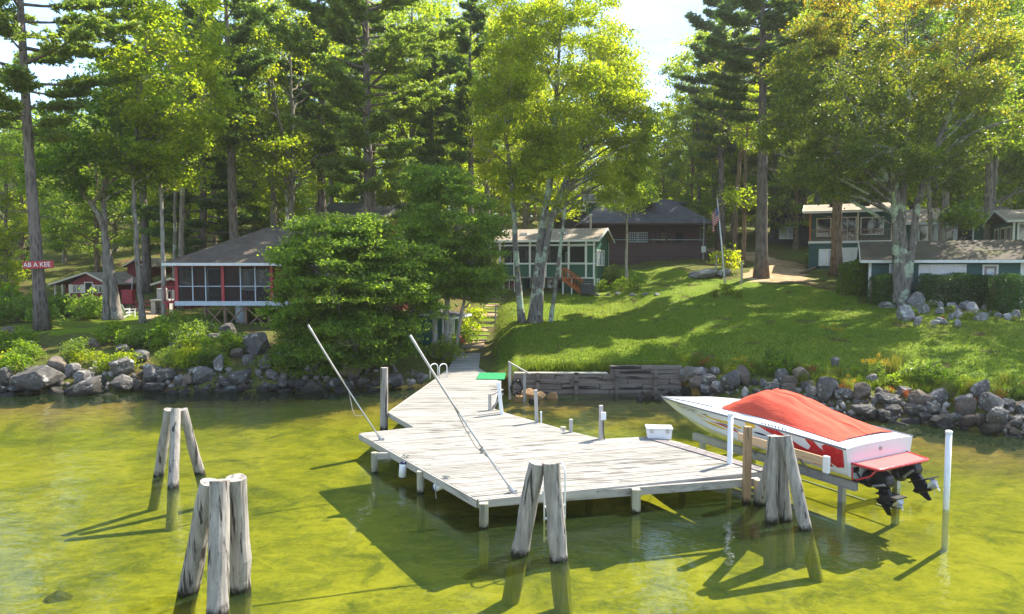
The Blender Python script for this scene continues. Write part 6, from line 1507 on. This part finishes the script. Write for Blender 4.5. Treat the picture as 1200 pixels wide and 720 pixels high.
for q in [(990, 463, 19, 12), (1008, 463, 23, 16), (1023, 448, 16, 12), (1038, 469, 24, 12), (1011, 481, 26, 11), (1047, 484, 18, 13), (1078, 470, 31, 17), (1073, 484, 29, 15), (1092, 483, 19, 13), (1084, 495, 21, 11), (1113, 496, 24, 15), (1130, 485, 28, 23), (1149, 497, 15, 15), (1167, 496, 26, 23), (1163, 477, 28, 19), (1147, 461, 19, 24), (1180, 476, 19, 11), (1196, 478, 18, 12), (1197, 494, 18, 13), (1129, 502, 11, 9), (1180, 502, 14, 9), (1190, 510, 15, 8), (1205, 488, 24, 18),
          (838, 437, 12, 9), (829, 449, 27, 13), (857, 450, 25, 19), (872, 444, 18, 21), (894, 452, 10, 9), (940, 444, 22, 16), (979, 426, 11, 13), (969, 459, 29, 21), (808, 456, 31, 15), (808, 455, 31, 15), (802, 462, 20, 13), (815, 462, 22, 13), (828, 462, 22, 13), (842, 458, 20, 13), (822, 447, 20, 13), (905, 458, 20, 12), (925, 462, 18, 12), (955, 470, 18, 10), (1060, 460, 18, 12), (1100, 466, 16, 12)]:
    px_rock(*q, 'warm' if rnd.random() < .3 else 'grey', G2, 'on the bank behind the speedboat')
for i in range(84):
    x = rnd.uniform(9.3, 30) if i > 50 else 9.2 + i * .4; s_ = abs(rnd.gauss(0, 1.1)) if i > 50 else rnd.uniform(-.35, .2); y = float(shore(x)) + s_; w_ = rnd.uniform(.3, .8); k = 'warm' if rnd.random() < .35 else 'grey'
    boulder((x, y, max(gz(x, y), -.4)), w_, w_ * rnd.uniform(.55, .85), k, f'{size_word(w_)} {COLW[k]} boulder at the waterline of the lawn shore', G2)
for x_, y_, w_, h_ in [(505, 590, 84, 32), (565, 575, 40, 42), (650, 585, 92, 80), (690, 612, 52, 52), (600, 640, 100, 70), (660, 655, 40, 24), (775, 670, 62, 32), (820, 608, 44, 26), (890, 592, 60, 46), (930, 612, 72, 54), (970, 650, 74, 42), (990, 605, 34, 28), (1022, 636, 40, 30), (960, 582, 34, 26), (1090, 605, 34, 30), (1105, 650, 46, 36), (1145, 640, 60, 40), (735, 545, 50, 24), (860, 640, 46, 34), (1060, 640, 40, 30), (540, 560, 34, 24), (770, 590, 30, 22), (1120, 610, 40, 30)]:
    px_rock(x_ / 4.236 + 920, y_ / 4.236 + 220, w_ / 4.236, h_ / 4.236, 'dry', G3, 'in the rock garden below the hedge')
for i in range(16): px_rock(rnd.uniform(1045, 1195), rnd.uniform(356, 380), rnd.uniform(6, 14), rnd.uniform(5, 9), 'dry', G3, 'in the rock garden below the hedge')
for px, py, wp, hp, k in [(618, 464, 22, 11, 'rust'), (632, 465, 16, 9, 'rust'), (648, 465, 14, 8, 'rust'), (608, 468, 14, 8, 'rust'), (626, 470, 12, 6, 'warm'), (760, 466, 15, 11, 'warm'), (750, 467, 10, 7, 'grey'), (772, 467, 12, 8, 'grey'), (790, 462, 14, 9, 'grey')]:
    p = at_z(px, py + 2, 0); kk = p.y / FOC; boulder((p.x, p.y, -.08), wp * kk * 1.1, hp * kk * 1.3, k, f'{COLW[k]} stone in the shallows at the foot of the timber wall', G4, sink=.15)
for px, py, wp, hp in [(825, 322, 30, 9), (812, 323, 12, 8), (848, 321, 16, 9), (700, 346, 8, 3), (712, 346, 7, 3), (724, 345, 9, 3), (742, 346, 8, 3), (757, 345, 7, 3), (770, 346, 8, 3)]:
    px_rock(px, py, wp, hp, 'dry', 'pale stones on the upper lawn', 'on the upper lawn before the brown cottage')
for px, py, w_ in ((85, 546, 1.35), (70, 692, .7)):
    p = at_z(px, py, -.9); boulder((p.x, p.y, -1.10), w_, .16, 'algae', 'dark sunken rock on the lake bed in open water', 'sunken rocks on the lake bed', sink=.3)
# small stones packed between the boulders
rg = np.random.default_rng(55); ico = bmesh.new(); bmesh.ops.create_icosphere(ico, subdivisions=1, radius=1.0); ico.verts.ensure_lookup_table()
iv = np.array([v.co[:] for v in ico.verts]); it_ = np.array([[v.index for v in f_.verts] for f_ in ico.faces]); ico.free()
n_ = 4200; gx_ = np.where(rg.random(n_) < .55, rg.uniform(-46, -4.4, n_), rg.uniform(8.9, 30, n_)); gy_ = shore(gx_) + np.abs(rg.normal(0, 1.0, n_)) - .7; sz = .05 + .16 * rg.random(n_) ** 2.2
gz_ = np.maximum(ground(gx_, gy_), -.5)
V = iv[None] * (1 + .25 * rg.normal(size=(n_, len(iv), 1))) * (sz[:, None, None] * rg.uniform(.6, 1.2, (n_, 1, 3))) + np.stack([gx_, gy_, gz_ + sz * .2], 1)[:, None]
F = (it_[None] + (np.arange(n_) * len(iv))[:, None, None]).reshape(-1, 3)
t = NT('small_stones'); isl = t.island(); n = t.noise(t.pos(), 9, 4); cc = t.ramp(t.math('ADD', t.math('MULTIPLY', isl, .6), t.math('MULTIPLY', n, .4)), [(.2, (.05, .045, .04)), (.5, (.16, .14, .12)), (.8, (.34, .31, .27))])
cc = t.mix(t.ramp(t.z(), [(.05, .8), (.25, 0.0)]), cc, (.02, .018, .015))
tag(link_mesh('shore_gravel', np_mesh('shore_gravel', V.reshape(-1, 3), F), t.done(t.bsdf(cc, .85, None, .25))), 'small stones packed between the shore boulders', 'gravel', kind='stuff')
# ------------------------------------------------------------------ shrubs and plants
def plant_blob(seed, lobes, leaf, n, aspect=.55, up=.7, stems=7):
    rg = np.random.default_rng(seed); C = []
    for c, r in lobes: C.append(ell_points(int(n * r[0] * r[2]), c, r, rg, .35))
    C = np.concatenate(C); C += .06 * rg.normal(size=C.shape)
    C = C[[mnoise.noise(Vector((q[0] * 3.1 + seed, q[1] * 3.1, q[2] * 4.2))) > -.14 for q in C]]
    V, F = leaf_quads(C, rg.normal(size=C.shape) + [0, 0, up], leaf * rg.uniform(.6, 1.35, len(C)), aspect, rg)
    m = MB()
    for i in range(stems):
        q = C[rg.integers(len(C))]; m.tube(curve((rg.normal(0, .06), rg.normal(0, .06), -.1), q, .1, 4), [.022, .016, .012, .006], 4, False)
    return m, V, F
def blades(seed, n, h_, spread, w_=.022, droop=.35):
    rg = np.random.default_rng(seed); V = []; F = []
    for i in range(n):
        b_ = np.array([rg.normal(0, spread * .35), rg.normal(0, spread * .35), -.02]); a = rg.random() * 6.28; d = np.array([math.cos(a), math.sin(a), 0]); s_ = np.array([-d[1], d[0], 0]) * w_ * .5; hh = h_ * rg.uniform(.6, 1.1); k0 = len(V)
        for j in range(4):
            u = j / 3; c = b_ + d * spread * .8 * u * u * rg.uniform(.6, 1) + [0, 0, hh * (u - droop * u * u * .6)]; wv = s_ * (1 - u * .85); V += [c - wv, c + wv]
        for j in range(3): F.append((k0 + 2 * j, k0 + 2 * j + 1, k0 + 2 * j + 3, k0 + 2 * j + 2))
    return np.array(V), np.array(F)
L_GRASS = m_leaf('tall_grass', [(.10, .13, .02), (.17, .20, .03), (.28, .26, .06)], .4)
L_GOLD = m_leaf('goldenrod_flower', [(.40, .30, .02), (.55, .40, .02)], .4, (1.3, 1.2, .6))
L_WHITE = m_leaf('white_petal', [(.55, .56, .50), (.70, .70, .64)], .3, (1.1, 1.1, 1.0))
L_HEDGE = m_leaf('hedge_leaf', [(.03, .08, .016), (.05, .12, .02), (.08, .16, .026)], .4, (1.9, 2.0, .8))
lob3 = lambda s: [((0, 0, .45 * s), (.62 * s, .58 * s, .42 * s)), ((.38 * s, -.1, .34 * s), (.42 * s, .4 * s, .32 * s)), ((-.36 * s, .1, .38 * s), (.42 * s, .4 * s, .34 * s)), ((.05, .2, .66 * s), (.36 * s, .34 * s, .26 * s))]
PL = {}
def plant_proto(key, name, label, parts, leafm, group):
    m, V, F = parts; r = empty(name, (0, 0, -50), 0, label, 'plant', group)
    if m is not None: m.build('stems', B_BROWN, r)
    link_mesh('foliage', np_mesh('foliage', V, F), leafm, r); PL[key] = [r, False]; return r
GB = 'shrubs on the bank under the porch cabin'
plant_proto('green', 'shrub', 'rounded mid green shrub on the bank', plant_blob(1, lob3(1.0), .13, 1500), L_MG, GB)
plant_proto('bright', 'shrub', 'bright yellow green shrub on the bank', plant_blob(2, lob3(.95), .12, 1400), L_YG, GB)
plant_proto('fresh', 'shrub', 'fresh light green leafy shrub on the bank', plant_blob(3, lob3(1.05), .14, 1300), L_LG, GB)
plant_proto('juniper', 'juniper_bush', 'dark feathery juniper bush on the bank', plant_blob(4, lob3(1.0), .17, 1800, .22, 1.1), L_PINE, GB)
V, F = blades(5, 150, 1.0, .42); plant_proto('grass', 'grass_tuft', 'tall pale grass tuft among the boulders', (None, V, F), L_GRASS, 'plants among the lawn shore boulders')
plant_proto('rust', 'low_shrub', 'low shrub turning rusty red among the boulders', plant_blob(6, lob3(.7), .09, 1900), L_RED, 'plants among the lawn shore boulders')
m, V, F = plant_blob(7, [((0, 0, .55), (.4, .4, .5))], .12, 2200, .3); r_ = plant_proto('gold', 'goldenrod', 'yellow flowered goldenrod among the boulders', (m, V, F), L_LG, 'plants among the lawn shore boulders')
rg = np.random.default_rng(8); C = np.concatenate([np.array([rg.normal(0, .3), rg.normal(0, .3), 1.05 + rg.normal(0, .12)]) + rg.normal(0, .07, (50, 3)) for _ in range(9)]); V, F = leaf_quads(C, rg.normal(size=C.shape), np.full(len(C), .055), .8, rg)
link_mesh('blossoms', np_mesh('blossoms', V, F), L_GOLD, r_)
plant_proto('white', 'white_flowers', 'low plant dotted with white flowers in the rock garden', plant_blob(9, [((0, 0, .2), (.5, .4, .2))], .09, 2400, .5), L_LG, 'white flowers in the rock garden')
C = ell_points(90, (0, 0, .27), (.5, .42, .2), rg, .8); C[:, 2] = np.abs(C[:, 2]) + .08; V, F = leaf_quads(C, rg.normal(size=C.shape) * .4 + [0, -.5, 1], np.full(len(C), .10), .9, rg); link_mesh('blossoms', np_mesh('blossoms', V, F), L_WHITE, PL['white'][0])
def plant(key, x, y, sc=1.0, label=None, group=None, dz=0.0, sz=1.0):
    pr = PL[key]
    if not pr[1]: o = pr[0]; pr[1] = True
    else: o = copy_tree(pr[0])
    o.location = (x, y, gz(x, y) + dz); o.rotation_euler = (0, 0, rnd.uniform(0, 6.28)); s_ = sc * rnd.uniform(.85, 1.15); o.scale = (s_, s_, s_ * sz)
    if label: o['label'] = label
    if group: o['group'] = group
    return o
for i in range(185):
    x = rnd.uniform(-44, -13.5); s_ = rnd.uniform(.9, 7.4); y = float(shore(x)) + s_
    if x > -29 and s_ > 5.0: continue
    if x > -24 and rnd.random() < .22: continue
    k = rnd.choices(['green', 'bright', 'fresh', 'juniper'], [3.4, 1.5, 2.4, 3.0])[0]; plant(k, x, y, rnd.uniform(.7, 1.35))
for i in range(26):
    x = rnd.uniform(-46, -27.5); y = float(shore(x)) + rnd.uniform(8, 17); plant(rnd.choice(['green', 'juniper', 'fresh']), x, y, rnd.uniform(1.0, 1.9))
for px, py, k, s_ in ((40, 372, 'juniper', 2.2), (20, 378, 'juniper', 2.0), (75, 372, 'green', 1.9), (88, 366, 'fresh', 1.2), (68, 364, 'bright', 1.3), (5, 370, 'green', 2.2), (222, 412, 'juniper', 1.8), (232, 398, 'juniper', 1.7), (205, 400, 'juniper', 1.8), (195, 408, 'green', 1.8)):
    p = on_ground(px, py); plant(k, p.x, p.y, s_)
for i in range(120):
    x = rnd.uniform(9.0, 27); s_ = rnd.uniform(1.3, 3.9); y = float(shore(x)) + s_
    k = rnd.choices(['grass', 'rust', 'gold', 'green', 'juniper', 'bright'], [4, 3.4, .5, 1.6, .7, 1.3])[0]
    plant(k, x, y, rnd.uniform(.42, .85) * (1.0 if k in ('grass', 'gold') else .8), None if k in ('grass', 'rust', 'gold') else {'green': 'small green shrub among the lawn shore boulders', 'juniper': 'small dark juniper among the lawn shore boulders', 'bright': 'small yellow green shrub among the lawn shore boulders'}[k], 'plants among the lawn shore boulders')
for px, py, k, s_ in ((915, 440, 'green', 1.2), (908, 430, 'juniper', 1.0), (1095, 452, 'green', 1.1), (1075, 448, 'juniper', 1.1), (1112, 458, 'green', .9), (1045, 440, 'grass', 1.1), (1050, 435, 'grass', 1.0), (975, 400, 'gold', .8)):
    p = on_ground(px, py); plant(k, p.x, p.y, s_, None if k in ('grass', 'gold') else {'green': 'leafy green shrub above the boulders behind the speedboat', 'juniper': 'dark juniper above the boulders behind the speedboat'}[k], 'plants among the lawn shore boulders')
for i in range(34):
    p = on_ground(rnd.uniform(1082, 1172), rnd.uniform(349, 361)); plant('white', p.x, p.y, rnd.uniform(.7, 1.1))
for i in range(30):
    p = on_ground(rnd.uniform(1040, 1190), rnd.uniform(358, 378)); plant(rnd.choice(['grass', 'green', 'rust']), p.x, p.y, rnd.uniform(.35, .55), 'small low plant between the rock garden stones', 'small plants in the rock garden')
for px, py, k, s_, lab in ((850, 318, 'bright', 2.1, 'round yellow green bush behind the flagpole stand'), (852, 346, 'bright', 1.0, 'small yellow bush at the foot of the flagpole'), (838, 349, 'grass', .8, 'grass tuft at the foot of the flagpole'), (866, 350, 'grass', .8, 'grass tuft beside the bush at the flagpole foot'),
                           (714, 333, 'juniper', 2.0, 'dark upright bush at the green cottage corner'), (728, 340, 'green', 1.2, 'low green plants before the small thin tree'), (745, 340, 'fresh', 1.1, 'pale green plants beside the small thin tree'), (705, 342, 'green', 1.2, 'low plants along the green cottage side wall'),
                           (962, 314, 'juniper', 1.9, 'dark low bush under the balcony house window'), (523, 425, 'fresh', 1.5, 'leafy light green plant beside the shed'), (545, 405, 'green', 1.2, 'green bush behind the coiled hose'), (558, 380, 'bright', 1.6, 'yellow green bush beside the garden steps'), (553, 395, 'bright', 1.3, 'small bush at the foot of the garden steps'),
                           (10, 335, 'bright', 3.0, 'yellow green sapling at the left bank edge'), (330, 440, 'bright', .6, 'tiny yellow plant by the waterline boulders')):
    p = on_ground(px, py); plant(k, p.x, p.y, s_, lab, 'garden plants')
# hedge and rhododendron
def box_shrub(name, label, px0, px1, ptop, D, depth, leafm, n, rnd_=.25, rz=0.0, leaf=.10, group=None):
    a, b_ = at_d(px0, 340, D), at_d(px1, 340, D); W = (b_ - a).x; x = (a.x + b_.x) / 2; z0 = gz(x, D) - .1; H = at_d(px0, ptop, D).z - z0
    rg = np.random.default_rng(int(px0)); P_ = rg.uniform(-1, 1, (n * 3, 3)); q = np.sum(np.abs(P_) ** 6, 1) ** (1 / 6); P_ = P_[(q < 1) & (q > .60)][:n]
    P_ = P_ * np.array([W / 2, depth / 2, H / 2]); P_ += .05 * np.stack([np.sin(P_[:, 2] * 3 + P_[:, 1]), np.sin(P_[:, 0] * 2.7), np.sin(P_[:, 0] * 3.3 + 1)], 1) * 1.6; P_[:, 2] += H / 2
    V, F = leaf_quads(P_, rg.normal(size=P_.shape) + [0, -.3, .6], leaf * rg.uniform(.7, 1.3, len(P_)), .6, rg)
    r = empty(name, (x, D, z0), rz, label, 'hedge', group); link_mesh('foliage', np_mesh('foliage', V, F), leafm, r)
    m = MB()
    for i in range(10): xx = -W / 2 + W * (i + .5) / 10; m.tube([(xx, 0, -.2), (xx + rg.normal(0, .1), rg.normal(0, .1), H * .5), (xx + rg.normal(0, .2), rg.normal(0, .15), H * .9)], [.03, .025, .01], 5, False)
    m.build('stems', B_BROWN, r); return r
box_shrub('hedge', 'long clipped dark green hedge before the low teal house', 1079, 1160, 321, 40.2, 1.5, L_HEDGE, 15000, rz=R(-8))
box_shrub('hedge', 'darker end block of hedge at the teal house corner', 1163, 1196, 322, 38.2, 1.6, L_HEDGE, 8000, rz=R(-8))
box_shrub('shrub', 'clipped shrub between the big maple and the hedge left end', 1020, 1052, 322, 41.8, 1.5, L_HEDGE, 7000)
box_shrub('rhododendron', 'loose yellow green tipped rhododendron beside the low house corner', 986, 1026, 306, 44.6, 2.0, L_MG, 6500, leaf=.15)

# ------------------------------------------------------------------ grass on the lawn and its ragged edges
rg = np.random.default_rng(91); n_ = 90000
gx_ = rg.uniform(-1.1, 30, n_); gs_ = rg.beta(.9, 1.6, n_) * 24 + .12
edge = rg.random(n_) < .22; gs_[edge] = np.where(gx_[edge] < 8.2, rg.uniform(.12, .8, edge.sum()), rg.uniform(2.2, 3.6, edge.sum()))
gy_ = shore(gx_) + gs_; keep = ~((gx_ > 8.2) & (gs_ < 2.0)) & ~((gx_ < .4) & (gs_ < 3.5)); gx_, gy_, ed_ = gx_[keep], gy_[keep], edge[keep]
B_ = np.stack([gx_, gy_, ground(gx_, gy_) + .03], 1); m_ = len(B_); a_ = rg.uniform(0, 6.28, m_); hh = np.where(ed_, rg.uniform(.10, .34, m_), rg.uniform(.04, .10, m_)) 
d_ = np.stack([np.cos(a_), np.sin(a_), 0 * a_], 1); w__ = np.stack([-np.sin(a_), np.cos(a_), 0 * a_], 1) * np.where(ed_, .016, .022)[:, None]
tip = B_ + d_ * (hh * .6)[:, None] + np.stack([0 * hh, 0 * hh, hh], 1)
V = np.stack([B_ - w__, B_ + w__, tip + w__ * .3, tip - w__ * .3], 1).reshape(-1, 3); F = np.arange(m_ * 4).reshape(m_, 4)
L_TURF = m_leaf('turf_blade', [(.075, .13, .010), (.13, .19, .012), (.21, .25, .025)], .4, (1.6, 1.6, .8), .5)
tag(link_mesh('lawn_grass', np_mesh('lawn_blades', V, F), L_TURF), 'short lawn grass with longer blades along the wall and bank', 'grass', kind='stuff')
